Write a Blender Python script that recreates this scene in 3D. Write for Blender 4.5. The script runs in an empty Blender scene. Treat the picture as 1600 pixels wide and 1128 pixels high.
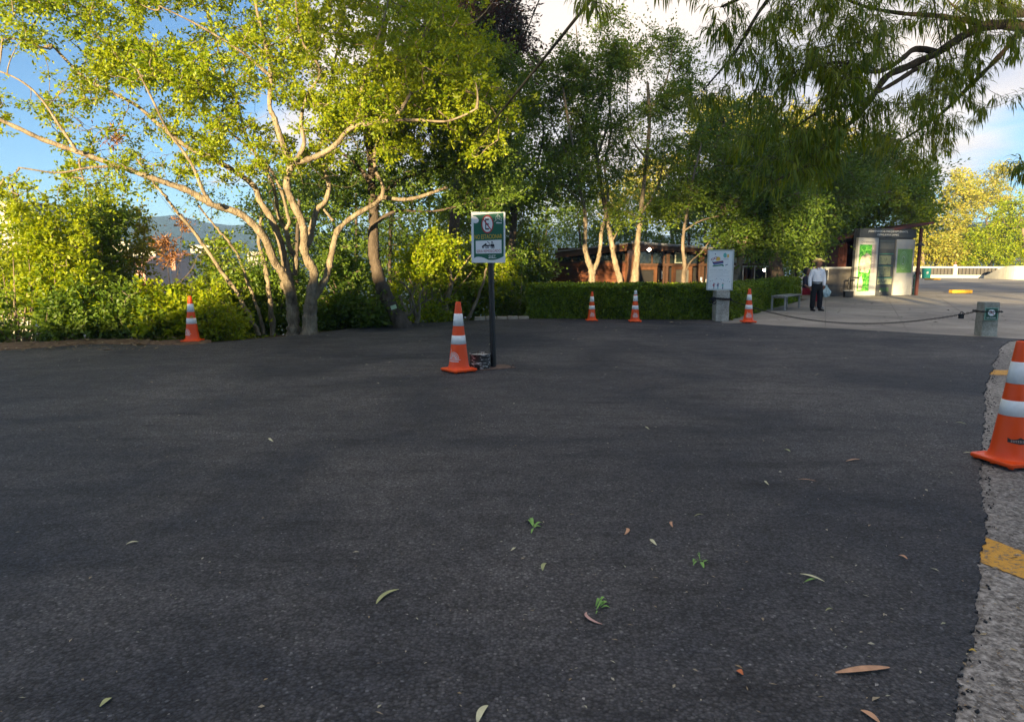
import bpy, bmesh, math, random
import numpy as np
from mathutils import Vector, Matrix
from math import radians as R, sin, cos, tan, pi, atan

rng = np.random.default_rng(7)
random.seed(7)
scene = bpy.context.scene
COL = scene.collection

# ------------------------------------------------------------------ camera
PITCH = R(8.2)
CAM_H = 1.5
FPX = 1067.0
cam_data = bpy.data.cameras.new("camera")
cam_data.lens = 24.0
cam_data.sensor_width = 36.0
cam_data.clip_start = 0.05
cam_data.clip_end = 6000
cam = bpy.data.objects.new("camera", cam_data)
cam.location = (0, 0, CAM_H)
cam.rotation_euler = (pi / 2 - PITCH, 0, 0)
COL.objects.link(cam)
scene.camera = cam

# ------------------------------------------------------------------ light
SUN_EL = R(6.5)
SUN_AZ = R(18)            # light travels towards (sin, cos): from behind, a little from the left
SUN_DIR = Vector((sin(SUN_AZ) * cos(SUN_EL), cos(SUN_AZ) * cos(SUN_EL), -sin(SUN_EL)))
sun = bpy.data.lights.new("sun", 'SUN')
sun.energy = 5.0
sun.angle = R(0.5)
sun.color = (1.0, 0.77, 0.42)
sun_o = bpy.data.objects.new("sun", sun)
sun_o.rotation_euler = SUN_DIR.to_track_quat('-Z', 'Y').to_euler()
sun_o.location = (-30, -60, 40)
COL.objects.link(sun_o)

scene.view_settings.view_transform = 'Standard'
scene.view_settings.look = 'None'
scene.view_settings.gamma = 1.0
scene.view_settings.exposure = 2.4
scene.view_settings.use_curve_mapping = False
scene.cycles.max_bounces = 8
scene.cycles.diffuse_bounces = 4
scene.cycles.transmission_bounces = 4
scene.cycles.caustics_reflective = False
scene.cycles.caustics_refractive = False

world = bpy.data.worlds.new("World")
scene.world = world
world.use_nodes = True
wn, wl = world.node_tree.nodes, world.node_tree.links
wn.clear()
w_out = wn.new('ShaderNodeOutputWorld')
w_bg = wn.new('ShaderNodeBackground')
w_bg.inputs['Strength'].default_value = 0.050
w_sky = wn.new('ShaderNodeTexSky')
w_sky.sky_type = 'NISHITA'
w_sky.sun_disc = False
w_sky.sun_elevation = SUN_EL
w_sky.sun_rotation = SUN_AZ + pi
w_sky.altitude = 1000
w_sky.air_density = 0.85
w_sky.dust_density = 0.25
w_sky.ozone_density = 2.6
SKY_GAIN = 1.0
w_tc = wn.new('ShaderNodeTexCoord')
# cloud layer: direction projected on a high plane, so clouds flatten to the horizon
w_sep = wn.new('ShaderNodeSeparateXYZ'); wl.new(w_tc.outputs['Generated'], w_sep.inputs[0])
def wmath(op, a, b=None, clamp=False):
    n = wn.new('ShaderNodeMath'); n.operation = op; n.use_clamp = clamp
    for i, v in enumerate((a, b)):
        if v is None: continue
        if isinstance(v, (int, float)): n.inputs[i].default_value = v
        else: wl.new(v, n.inputs[i])
    return n.outputs[0]
zz = wmath('ADD', wmath('MAXIMUM', w_sep.outputs['Z'], 0.0), 0.16)
cx_ = wmath('DIVIDE', w_sep.outputs['X'], zz)
cy_ = wmath('DIVIDE', w_sep.outputs['Y'], zz)
w_cmb = wn.new('ShaderNodeCombineXYZ')
wl.new(cx_, w_cmb.inputs[0]); wl.new(cy_, w_cmb.inputs[1])
w_map = wn.new('ShaderNodeMapping'); w_map.inputs['Location'].default_value = (3.1, 1.7, 0.0)
w_map.inputs['Scale'].default_value = (1.0, 0.8, 1)
wl.new(w_cmb.outputs[0], w_map.inputs[0])
w_n = wn.new('ShaderNodeTexNoise'); w_n.inputs['Scale'].default_value = 0.75
w_n.inputs['Detail'].default_value = 7; w_n.inputs['Roughness'].default_value = 0.55
w_n.inputs['Distortion'].default_value = 0.4
wl.new(w_map.outputs[0], w_n.inputs['Vector'])
# one large bank of cloud ahead and to the right (azimuth about 12 degrees)
dotn = wn.new('ShaderNodeVectorMath'); dotn.operation = 'DOT_PRODUCT'
az, el = R(9), R(22)
dotn.inputs[1].default_value = (sin(az) * cos(el), cos(az) * cos(el), sin(el))
wl.new(w_tc.outputs['Generated'], dotn.inputs[0])
bank = wn.new('ShaderNodeMapRange'); bank.interpolation_type = 'SMOOTHSTEP'
bank.inputs['From Min'].default_value = 0.84; bank.inputs['From Max'].default_value = 0.97
bank.inputs['To Min'].default_value = -0.10; bank.inputs['To Max'].default_value = 0.30
wl.new(dotn.outputs['Value'], bank.inputs['Value'])
# unseen cloud sheet added overhead for brighter, more neutral skylight
over = wn.new('ShaderNodeMapRange'); over.interpolation_type = 'SMOOTHSTEP'
over.inputs['From Min'].default_value = 0.35; over.inputs['From Max'].default_value = 0.85
over.inputs['To Min'].default_value = 0.0; over.inputs['To Max'].default_value = 0.26
wl.new(w_sep.outputs['Z'], over.inputs['Value'])
# a lower bar of cloud to the right
dot2 = wn.new('ShaderNodeVectorMath'); dot2.operation = 'DOT_PRODUCT'
dot2.inputs[1].default_value = (sin(R(39)) * cos(R(7)), cos(R(39)) * cos(R(7)), sin(R(7)))
wl.new(w_tc.outputs['Generated'], dot2.inputs[0])
bar = wn.new('ShaderNodeMapRange'); bar.interpolation_type = 'SMOOTHSTEP'
bar.inputs['From Min'].default_value = 0.975; bar.inputs['From Max'].default_value = 0.998
bar.inputs['To Min'].default_value = 0.0; bar.inputs['To Max'].default_value = 0.13
wl.new(dot2.outputs['Value'], bar.inputs['Value'])
cl = wmath('ADD', wmath('ADD', wmath('ADD', w_n.outputs['Fac'], bank.outputs[0]), over.outputs[0]), bar.outputs[0])
w_cr = wn.new('ShaderNodeMapRange'); w_cr.interpolation_type = 'SMOOTHSTEP'
w_cr.inputs['From Min'].default_value = 0.50; w_cr.inputs['From Max'].default_value = 0.68
wl.new(cl, w_cr.inputs['Value'])
w_n2 = wn.new('ShaderNodeTexNoise'); w_n2.inputs['Scale'].default_value = 1.6
w_n2.inputs['Detail'].default_value = 5
wl.new(w_map.outputs[0], w_n2.inputs['Vector'])
w_ccol = wn.new('ShaderNodeValToRGB')
w_ccol.color_ramp.elements[0].position = 0.35; w_ccol.color_ramp.elements[0].color = (0.60, 0.60, 0.66, 1)
w_ccol.color_ramp.elements[1].position = 0.62; w_ccol.color_ramp.elements[1].color = (1.0, 0.85, 0.72, 1)
wl.new(w_n2.outputs['Fac'], w_ccol.inputs[0])
w_cs = wn.new('ShaderNodeVectorMath'); w_cs.operation = 'SCALE'; w_cs.inputs["Scale"].default_value = 5.3
wl.new(w_ccol.outputs[0], w_cs.inputs[0])
w_sg = wn.new('ShaderNodeVectorMath'); w_sg.operation = 'SCALE'; w_sg.inputs['Scale'].default_value = SKY_GAIN
wl.new(w_sky.outputs[0], w_sg.inputs[0])
w_mix = wn.new('ShaderNodeMix'); w_mix.data_type = 'RGBA'
wl.new(wmath('MULTIPLY', wmath('MULTIPLY', w_cr.outputs[0], 0.92), wmath('MULTIPLY', w_sep.outputs['Z'], 14.0, True), True), w_mix.inputs['Factor'])
wl.new(w_sg.outputs[0], w_mix.inputs['A']); wl.new(w_cs.outputs[0], w_mix.inputs['B'])
wl.new(w_mix.outputs['Result'], w_bg.inputs['Color'])
wl.new(w_bg.outputs[0], w_out.inputs['Surface'])

# ------------------------------------------------------------------ projection helpers (measuring the photograph)
CP, SP = cos(PITCH), sin(PITCH)
def at(px, py, d):
    """world point on the sight line of photo pixel (px,py) at forward distance d"""
    xc = (px - 800.0) / FPX; yc = -(py - 564.0) / FPX
    dx, dy, dz = xc, CP + SP * yc, -SP + CP * yc
    t = d / dy
    return Vector((dx * t, d, CAM_H + dz * t))
def G(px, py, z=0.0):
    """world point where the sight line of a pixel meets height z"""
    xc = (px - 800.0) / FPX; yc = -(py - 564.0) / FPX
    dx, dy, dz = xc, CP + SP * yc, -SP + CP * yc
    t = (z - CAM_H) / dz
    return Vector((dx * t, dy * t, z))
def at_np(px, py, d):
    xc = (px - 800.0) / FPX; yc = -(py - 564.0) / FPX
    dx, dy, dz = xc, CP + SP * yc, -SP + CP * yc
    t = d / dy
    return np.stack([dx * t, d + 0 * px, CAM_H + dz * t], -1)

# ------------------------------------------------------------------ materials
def new_mat(name):
    m = bpy.data.materials.new(name); m.use_nodes = True
    nt = m.node_tree
    return m, nt.nodes, nt.links, nt.nodes['Principled BSDF']
def mat(name, col, rough=0.6, var=0.15, scale=8.0, metal=0.0, bump=0.0, bscale=None, spec=0.4, stretch=None):
    m, n, l, b = new_mat(name)
    b.inputs['Roughness'].default_value = rough
    b.inputs['Metallic'].default_value = metal
    b.inputs['Specular IOR Level'].default_value = spec
    tc = n.new('ShaderNodeTexCoord'); mp = n.new('ShaderNodeMapping')
    l.new(tc.outputs['Object'], mp.inputs[0])
    if stretch: mp.inputs['Scale'].default_value = stretch
    nz = n.new('ShaderNodeTexNoise'); nz.inputs['Scale'].default_value = scale; nz.inputs['Detail'].default_value = 5
    l.new(mp.outputs[0], nz.inputs['Vector'])
    r = n.new('ShaderNodeValToRGB')
    r.color_ramp.elements[0].position = 0.3; r.color_ramp.elements[1].position = 0.7
    r.color_ramp.elements[0].color = tuple(c * (1 - var) for c in col) + (1,)
    r.color_ramp.elements[1].color = tuple(min(1, c * (1 + var)) for c in col) + (1,)
    l.new(nz.outputs['Fac'], r.inputs[0]); l.new(r.outputs[0], b.inputs['Base Color'])
    if bump > 0:
        nb = n.new('ShaderNodeTexNoise'); nb.inputs['Scale'].default_value = bscale or scale * 4; nb.inputs['Detail'].default_value = 6
        l.new(mp.outputs[0], nb.inputs['Vector'])
        bp = n.new('ShaderNodeBump'); bp.inputs['Strength'].default_value = bump; bp.inputs['Distance'].default_value = 0.02
        l.new(nb.outputs['Fac'], bp.inputs['Height']); l.new(bp.outputs[0], b.inputs['Normal'])
    return m
def leaf_mat(name, cols, trans=0.4, rough=0.45, patch=0.35):
    """cols: list of base colours; each leaf takes its own, clumps lean one way"""
    m, n, l, b = new_mat(name)
    b.inputs['Roughness'].default_value = rough
    b.inputs['Specular IOR Level'].default_value = 0.35
    geo = n.new('ShaderNodeNewGeometry'); tc = n.new('ShaderNodeTexCoord')
    nz = n.new('ShaderNodeTexNoise'); nz.inputs['Scale'].default_value = 0.9; nz.inputs['Detail'].default_value = 2
    l.new(tc.outputs['Object'], nz.inputs['Vector'])
    mx = n.new('ShaderNodeMix'); mx.data_type = 'FLOAT'; mx.inputs['Factor'].default_value = patch
    mr = n.new('ShaderNodeMapRange'); mr.inputs['From Min'].default_value = 0.3; mr.inputs['From Max'].default_value = 0.7
    l.new(nz.outputs['Fac'], mr.inputs['Value'])
    l.new(geo.outputs['Random Per Island'], mx.inputs['A']); l.new(mr.outputs[0], mx.inputs['B'])
    r = n.new('ShaderNodeValToRGB')
    els = r.color_ramp.elements
    while len(els) < len(cols): els.new(0.5)
    for i, c in enumerate(cols):
        els[i].position = i / (len(cols) - 1) if len(cols) > 1 else 0
        els[i].color = tuple(c) + (1,)
    l.new(mx.outputs['Result'], r.inputs[0]); l.new(r.outputs[0], b.inputs['Base Color'])
    tr = n.new('ShaderNodeBsdfTranslucent')
    hs = n.new('ShaderNodeHueSaturation'); hs.inputs['Saturation'].default_value = 1.15; hs.inputs['Value'].default_value = 1.5
    hs.inputs['Hue'].default_value = 0.488
    l.new(r.outputs[0], hs.inputs['Color']); l.new(hs.outputs[0], tr.inputs['Color'])
    ms = n.new('ShaderNodeMixShader'); ms.inputs[0].default_value = trans
    l.new(b.outputs[0], ms.inputs[1]); l.new(tr.outputs[0], ms.inputs[2])
    l.new(ms.outputs[0], n['Material Output'].inputs['Surface'])
    return m
def glow_mat(name, col, strength):
    m, n, l, b = new_mat(name)
    b.inputs['Emission Color'].default_value = tuple(col) + (1,); b.inputs['Emission Strength'].default_value = strength
    return m

# ------------------------------------------------------------------ objects
def tag(o, label=None, cat=None, group=None, kind=None):
    if label: o['label'] = label
    if cat: o['category'] = cat
    if group: o['group'] = group
    if kind: o['kind'] = kind
    return o
def empty(name, loc, rz=0.0, label=None, cat=None, group=None):
    o = bpy.data.objects.new(name, None); o.empty_display_size = 0.2
    o.location = loc; o.rotation_euler = (0, 0, rz); COL.objects.link(o)
    return tag(o, label, cat, group)
def link(name, me, parent=None, m=None):
    if m is not None:
        for mm in (m if isinstance(m, (list, tuple)) else [m]): me.materials.append(mm)
    o = bpy.data.objects.new(name, me); COL.objects.link(o)
    if parent is not None: o.parent = parent
    return o
def np_mesh(name, V, F, smooth=False):
    V = np.asarray(V, dtype=np.float32).reshape(-1, 3)
    F = np.asarray(F, dtype=np.int32)
    k = F.shape[1]
    me = bpy.data.meshes.new(name)
    me.vertices.add(len(V)); me.vertices.foreach_set('co', V.ravel())
    me.loops.add(F.size); me.loops.foreach_set('vertex_index', F.ravel())
    me.polygons.add(len(F))
    me.polygons.foreach_set('loop_start', np.arange(0, F.size, k, dtype=np.int32))
    if smooth: me.polygons.foreach_set('use_smooth', np.ones(len(F), dtype=bool))
    me.update(calc_edges=True)
    return me
class MB:
    """small mesh builder in the local space of its thing"""
    def __init__(self): self.v = []; self.f = []; self.sm = []
    def add(self, vs, fs, smooth=False):
        o = len(self.v); self.v += [tuple(v) for v in vs]
        for f in fs: self.f.append([i + o for i in f]); self.sm.append(smooth)
        return self
    def box(self, x0, y0, z0, x1, y1, z1, rot=None, c=None):
        vs = [Vector(p) for p in ((x0,y0,z0),(x1,y0,z0),(x1,y1,z0),(x0,y1,z0),(x0,y0,z1),(x1,y0,z1),(x1,y1,z1),(x0,y1,z1))]
        if rot is not None:
            c = c or Vector(((x0+x1)/2, (y0+y1)/2, (z0+z1)/2)); vs = [rot @ (v - c) + c for v in vs]
        return self.add(vs, [(0,3,2,1),(4,5,6,7),(0,1,5,4),(1,2,6,5),(2,3,7,6),(3,0,4,7)])
    def tube(self, pts, rs, n=8, cap=True):
        pts = [Vector(p) for p in pts]
        if not isinstance(rs, (list, tuple)): rs = [rs] * len(pts)
        rings = []
        prev = None
        for i, p in enumerate(pts):
            t = (pts[min(i+1, len(pts)-1)] - pts[max(i-1, 0)]).normalized()
            if prev is None:
                ref = Vector((0, 0, 1)) if abs(t.z) < 0.9 else Vector((0, 1, 0))
                u = t.cross(ref).normalized()
            else: u = (prev - t * prev.dot(t)).normalized()
            prev = u; w = t.cross(u)
            rings.append([p + (u * cos(2*pi*k/n) + w * sin(2*pi*k/n)) * rs[i] for k in range(n)])
        o = []
        for r_ in rings: o += r_
        fs = [(i*n+k, i*n+(k+1) % n, (i+1)*n+(k+1) % n, (i+1)*n+k) for i in range(len(rings)-1) for k in range(n)]
        self.add(o, fs, True)
        if cap:
            self.add(rings[0], [tuple(range(n))[::-1]]); self.add(rings[-1], [tuple(range(n))])
        return self
    def lathe(self, prof, n=32, c=(0, 0), cap=True, a0=0.0):
        vs = [(c[0] + r*cos(a0+2*pi*k/n), c[1] + r*sin(a0+2*pi*k/n), z) for r, z in prof for k in range(n)]
        fs = [(i*n+k, i*n+(k+1) % n, (i+1)*n+(k+1) % n, (i+1)*n+k) for i in range(len(prof)-1) for k in range(n)]
        self.add(vs, fs, True)
        return self
    def build(self, name, m, parent=None, bevel=0.0):
        me = bpy.data.meshes.new(name); me.from_pydata(self.v, [], self.f)
        me.polygons.foreach_set('use_smooth', self.sm)
        if bevel > 0:
            bm = bmesh.new(); bm.from_mesh(me)
            bmesh.ops.bevel(bm, geom=list(bm.edges), offset=bevel, segments=1, affect='EDGES', profile=0.5)
            bm.to_mesh(me); bm.free()
        me.update()
        return link(name, me, parent, m)
def box_obj(name, x0, y0, z0, x1, y1, z1, m, parent=None, bevel=0.0):
    return MB().box(x0, y0, z0, x1, y1, z1).build(name, m, parent, bevel)
def copy_tree(o, parent=None):
    c = o.copy(); COL.objects.link(c)
    c.parent = parent
    for ch in list(o.children): copy_tree(ch, c)
    return c
def text_mesh(s, w, h):
    """mesh of a word fitted into w x h, lying in XZ, origin at its centre, facing -Y"""
    cu = bpy.data.curves.new("lettering", 'FONT'); cu.body = s; cu.resolution_u = 3
    o = bpy.data.objects.new("lettering_src", cu); COL.objects.link(o)
    bpy.context.view_layer.update()
    me = bpy.data.meshes.new_from_object(o.evaluated_get(bpy.context.evaluated_depsgraph_get()))
    bpy.data.objects.remove(o); bpy.data.curves.remove(cu)
    co = np.zeros(len(me.vertices) * 3); me.vertices.foreach_get('co', co); co = co.reshape(-1, 3)
    mn, mxx = co.min(0), co.max(0)
    s_ = np.maximum(mxx - mn, 1e-6)
    out = np.zeros_like(co)
    out[:, 0] = ((co[:, 0] - mn[0]) / s_[0] - 0.5) * w
    out[:, 2] = ((co[:, 1] - mn[1]) / s_[1] - 0.5) * h
    me.vertices.foreach_set('co', out.ravel()); me.update(); me.materials.clear()
    return me
def text_obj(s, w, h, loc, m, parent, name='lettering'):
    o = link(name, text_mesh(s, w, h), parent, m); o.location = loc
    return o
def flat_poly(pts, y, name, m, parent, thick=0.0008):
    """thin raised print in a vertical panel: pts are (x,z) counter-clockwise seen from -Y"""
    n = len(pts)
    v = [(x, y, z) for x, z in pts] + [(x, y + thick, z) for x, z in pts]
    f = [tuple(range(n))] + [(i, n + i, n + (i+1) % n, (i+1) % n) for i in range(n)]
    me = bpy.data.meshes.new(name); me.from_pydata(v, [], f); me.update()
    return link(name, me, parent, m)
def disc_pts(cx, cz, rx, rz, n=28, a0=0, a1=2*pi):
    return [(cx + rx*cos(a0+(a1-a0)*k/n), cz + rz*sin(a0+(a1-a0)*k/n)) for k in range(n)]
# ================================================================== THE SETTING
def smooth(a, b, x):
    t = np.clip((x - a) / (b - a), 0, 1); return t * t * (3 - 2 * t)
# far/left edge of the asphalt, measured
EDGE_PX = [(-500, 590), (-250, 567), (0, 548), (150, 537), (290, 538), (440, 526), (600, 508), (700, 503), (790, 497.5), (850, 497), (1120, 499)]
EDGE = [G(*p) for p in EDGE_PX]
EX = np.array([p.x for p in EDGE]); EY = np.array([p.y for p in EDGE])
PLZ_A = G(1130, 501); PLZ_B = G(1262, 467)     # left edge of the plaza, running away from us
def edge_y(x): return np.interp(x, EX, EY, left=EY[0] - 1, right=EY[-1])
def plaza_x(y): return PLZ_A.x + (PLZ_B.x - PLZ_A.x) * (y - PLZ_A.y) / (PLZ_B.y - PLZ_A.y)
def hnoise(x, y, s, seed):
    """cheap smooth value noise"""
    r = np.random.default_rng(seed); out = 0
    for k in range(7):
        a = r.uniform(0, 2*pi); f = s * r.uniform(0.6, 1.7); ph = r.uniform(0, 2*pi)
        out = out + np.sin((x*cos(a) + y*sin(a)) * f + ph)
    return out / 7
TE = tan(SUN_EL)
def terrain_z(x, y):
    x = np.asarray(x, float); y = np.asarray(y, float)
    s = y - edge_y(x)
    # left: bank that falls into the valley ; centre: shallow dip behind the hedge ; right: level plaza
    left = -np.clip((s - 1.2) * 0.22, 0, 7) - np.clip((s - 30) * 0.12, 0, 30)
    dip = -0.8 * smooth(1.3, 5.0, s) - np.clip((s - 60) * 0.1, 0, 40)
    z = left + (dip - left) * smooth(-2.0, 3.5, x - (y - 18) * 0.05)
    inpl = smooth(-0.6, 0.2, x - plaza_x(y)) * smooth(1.0, 0.0, (s * 0 + (y > 85) * (y - 85) / 20))
    z = z * (1 - inpl)
    z = z + 0.12 * hnoise(x, y, 0.9, 3) * smooth(1.5, 4, s) * (1 - inpl)
    # behind the viewer: unseen bank, its height shaped to shade the car park
    u = x * sin(SUN_AZ) + y * cos(SUN_AZ); l = x * cos(SUN_AZ) - y * sin(SUN_AZ)
    H = 4.7 + 2.0 * smooth(-12.5, -6, l) + 0.2 * smooth(0, 3, l) - 0.15 * smooth(4.8, 6.2, l) + 0.18 * hnoise(l, u, 0.6, 8)
    H = H * (1 - 0.9 * smooth(16, 24, l)) * smooth(-42, -30, l)
    z = z + H * smooth(-13, -30, u) * (1 - smooth(-60, -120, u) * 0.6)
    # far ridge across the valley
    rr = np.hypot(x, y); azm = np.degrees(np.arctan2(x, y))
    ridge = 48 + 6 * np.sin(azm * 0.21 + 1) + 4 * np.sin(azm * 0.9) + 1.2 * np.sin(azm * 3.1)
    z = z + (ridge + 34) * smooth(480, 900, rr) * smooth(95, 60, np.abs(azm))
    return z - 0.06
# non-uniform grid: fine near, coarse far
def axis(n, near, far):
    t = np.linspace(-1, 1, n); return np.sign(t) * (near * np.abs(t) + far * np.abs(t) ** 5)
gx = axis(261, 60, 1240); gy = axis(261, 60, 1240)
XX, YY = np.meshgrid(gx, gy, indexing='ij'); ZZ = terrain_z(XX, YY)
nx, ny = XX.shape
idx = np.arange(nx * ny).reshape(nx, ny)
Fq = np.stack([idx[:-1, :-1], idx[1:, :-1], idx[1:, 1:], idx[:-1, 1:]], -1).reshape(-1, 4)

m, n, l, b = new_mat('forest_soil'); b.inputs['Roughness'].default_value = 0.95; b.inputs['Specular IOR Level'].default_value = 0.1
tc = n.new('ShaderNodeTexCoord')
n1 = n.new('ShaderNodeTexNoise'); n1.inputs['Scale'].default_value = 0.35; n1.inputs['Detail'].default_value = 8; n1.inputs['Roughness'].default_value = 0.7
n2 = n.new('ShaderNodeTexNoise'); n2.inputs['Scale'].default_value = 9; n2.inputs['Detail'].default_value = 6
l.new(tc.outputs['Object'], n1.inputs['Vector']); l.new(tc.outputs['Object'], n2.inputs['Vector'])
r1 = n.new('ShaderNodeValToRGB'); r1.color_ramp.elements[0].position = .4; r1.color_ramp.elements[1].position = .62
r1.color_ramp.elements[0].color = (0.085, 0.06, 0.04, 1); r1.color_ramp.elements[1].color = (0.05, 0.065, 0.025, 1)
woods = n.new('ShaderNodeVectorMath'); woods.operation = 'LENGTH'; l.new(tc.outputs['Object'], woods.inputs[0])
wm_ = n.new('ShaderNodeMapRange'); wm_.inputs['From Min'].default_value = 350; wm_.inputs['From Max'].default_value = 600; l.new(woods.outputs['Value'], wm_.inputs['Value'])
wc = n.new('ShaderNodeMix'); wc.data_type = 'RGBA'; wc.inputs['B'].default_value = (.022, .04, .03, 1)
l.new(wm_.outputs[0], wc.inputs['Factor']); l.new(r1.outputs[0], wc.inputs['A'])
r2 = n.new('ShaderNodeValToRGB'); r2.color_ramp.elements[0].color = (0.5, 0.5, 0.5, 1); r2.color_ramp.elements[1].color = (1.6, 1.5, 1.4, 1)
l.new(n1.outputs['Fac'], r1.inputs[0]); l.new(n2.outputs['Fac'], r2.inputs[0])
mx = n.new('ShaderNodeMix'); mx.data_type = 'RGBA'; mx.blend_type = 'MULTIPLY'; mx.inputs['Factor'].default_value = 1
l.new(wc.outputs['Result'], mx.inputs['A']); l.new(r2.outputs[0], mx.inputs['B']); l.new(mx.outputs['Result'], b.inputs['Base Color'])
bp = n.new('ShaderNodeBump'); bp.inputs['Strength'].default_value = .8; bp.inputs['Distance'].default_value = .05
l.new(n2.outputs['Fac'], bp.inputs['Height']); l.new(bp.outputs[0], b.inputs['Normal'])
M_SOIL = m
terrain = link('terrain', np_mesh('terrain', np.stack([XX, YY, ZZ], -1), Fq, True), None, M_SOIL); tag(terrain, kind='structure')

# ---- asphalt sheet
def asphalt_material():
    m, n, l, b = new_mat('fresh_asphalt')
    tc = n.new('ShaderNodeTexCoord')
    v = n.new('ShaderNodeTexVoronoi'); v.inputs['Scale'].default_value = 78; v.feature = 'F1'
    v2 = n.new('ShaderNodeTexVoronoi'); v2.inputs['Scale'].default_value = 230
    big = n.new('ShaderNodeTexNoise'); big.inputs['Scale'].default_value = 0.42; big.inputs['Detail'].default_value = 5; big.inputs['Roughness'].default_value = 0.6; big.inputs['Distortion'].default_value = .6
    mid = n.new('ShaderNodeTexNoise'); mid.inputs['Scale'].default_value = 5; mid.inputs['Detail'].default_value = 6; mid.inputs['Roughness'].default_value = .7
    fine = n.new('ShaderNodeTexNoise'); fine.inputs['Scale'].default_value = 60; fine.inputs['Detail'].default_value = 4
    for t in (v, v2, big, mid, fine): l.new(tc.outputs['Object'], t.inputs['Vector'])
    rb = n.new('ShaderNodeValToRGB'); rb.color_ramp.elements[0].position = .36; rb.color_ramp.elements[1].position = .66
    rb.color_ramp.elements[0].color = (0.031, 0.035, 0.046, 1); rb.color_ramp.elements[1].color = (0.116, 0.109, 0.107, 1)
    l.new(big.outputs['Fac'], rb.inputs[0])
    rm = n.new('ShaderNodeValToRGB'); rm.color_ramp.elements[0].position = .3; rm.color_ramp.elements[1].position = .75
    rm.color_ramp.elements[0].color = (.72, .72, .72, 1); rm.color_ramp.elements[1].color = (1.3, 1.3, 1.3, 1)
    l.new(mid.outputs['Fac'], rm.inputs[0])
    m1 = n.new('ShaderNodeMix'); m1.data_type = 'RGBA'; m1.blend_type = 'MULTIPLY'; m1.inputs['Factor'].default_value = 1
    l.new(rb.outputs[0], m1.inputs['A']); l.new(rm.outputs[0], m1.inputs['B'])
    # stones: each cell its own grey, joints darker
    sc = n.new('ShaderNodeSeparateColor'); l.new(v.outputs['Color'], sc.inputs[0])
    rs = n.new('ShaderNodeValToRGB'); e = rs.color_ramp.elements
    e[0].position = 0; e[0].color = (.42, .42, .43, 1); e[1].position = .9; e[1].color = (1.45, 1.45, 1.45, 1)
    e2 = e.new(.975); e2.color = (1.6, 1.6, 1.55, 1); e3 = e.new(.9985); e3.color = (3.0, 3.0, 2.8, 1)
    l.new(sc.outputs[0], rs.inputs[0])
    m2 = n.new('ShaderNodeMix'); m2.data_type = 'RGBA'; m2.blend_type = 'MULTIPLY'; m2.inputs['Factor'].default_value = .85
    l.new(m1.outputs['Result'], m2.inputs['A']); l.new(rs.outputs[0], m2.inputs['B'])
    rd = n.new('ShaderNodeMapRange'); rd.inputs['From Min'].default_value = .25; rd.inputs['From Max'].default_value = .75
    rd.inputs['To Min'].default_value = 1.1; rd.inputs['To Max'].default_value = .55
    l.new(v.outputs['Distance'], rd.inputs['Value'])
    m3 = n.new('ShaderNodeVectorMath'); m3.operation = 'SCALE'
    l.new(m2.outputs['Result'], m3.inputs[0]); l.new(rd.outputs[0], m3.inputs['Scale'])
    # long scuffs and rolled patches left by the paver
    mps = n.new('ShaderNodeMapping'); mps.inputs['Scale'].default_value = (.55, 2.6, 1); mps.inputs['Rotation'].default_value = (0, 0, .12); l.new(tc.outputs['Object'], mps.inputs[0])
    sn = n.new('ShaderNodeTexNoise'); sn.inputs['Scale'].default_value = 1.5; sn.inputs['Detail'].default_value = 7; sn.inputs['Roughness'].default_value = .68; l.new(mps.outputs[0], sn.inputs['Vector'])
    rsn = n.new('ShaderNodeValToRGB'); q = rsn.color_ramp.elements; q[0].position = .30; q[0].color = (.50, .50, .52, 1); q[1].position = .44; q[1].color = (1, 1, 1, 1); q2 = q.new(.68); q2.color = (1.28, 1.27, 1.25, 1)
    l.new(sn.outputs['Fac'], rsn.inputs[0])
    m4 = n.new('ShaderNodeMix'); m4.data_type = 'RGBA'; m4.blend_type = 'MULTIPLY'; m4.inputs['Factor'].default_value = 1
    l.new(m3.outputs[0], m4.inputs['A']); l.new(rsn.outputs[0], m4.inputs['B']); l.new(m4.outputs['Result'], b.inputs['Base Color'])
    b.inputs['Roughness'].default_value = .72; b.inputs['Specular IOR Level'].default_value = .35
    a1 = n.new('ShaderNodeMath'); a1.operation = 'MULTIPLY'; a1.inputs[1].default_value = -1.0; l.new(v.outputs['Distance'], a1.inputs[0])
    a2 = n.new('ShaderNodeMath'); a2.operation = 'MULTIPLY_ADD'; a2.inputs[1].default_value = -.4; l.new(v2.outputs['Distance'], a2.inputs[0]); l.new(a1.outputs[0], a2.inputs[2])
    a3 = n.new('ShaderNodeMath'); a3.operation = 'MULTIPLY_ADD'; a3.inputs[1].default_value = 1.2; l.new(sc.outputs[1], a3.inputs[0]); l.new(a2.outputs[0], a3.inputs[2])
    a4 = n.new('ShaderNodeMath'); a4.operation = 'MULTIPLY_ADD'; a4.inputs[1].default_value = 2.0; l.new(fine.outputs['Fac'], a4.inputs[0]); l.new(a3.outputs[0], a4.inputs[2])
    bp = n.new('ShaderNodeBump'); bp.inputs['Strength'].default_value = .9; bp.inputs['Distance'].default_value = .007
    l.new(a4.outputs[0], bp.inputs['Height'])
    bp2 = n.new('ShaderNodeBump'); bp2.inputs['Strength'].default_value = .5; bp2.inputs['Distance'].default_value = .05
    l.new(mid.outputs['Fac'], bp2.inputs['Height']); l.new(bp.outputs[0], bp2.inputs['Normal'])
    l.new(bp2.outputs[0], b.inputs['Normal'])
    return m
M_ASPH = asphalt_material()
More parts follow.
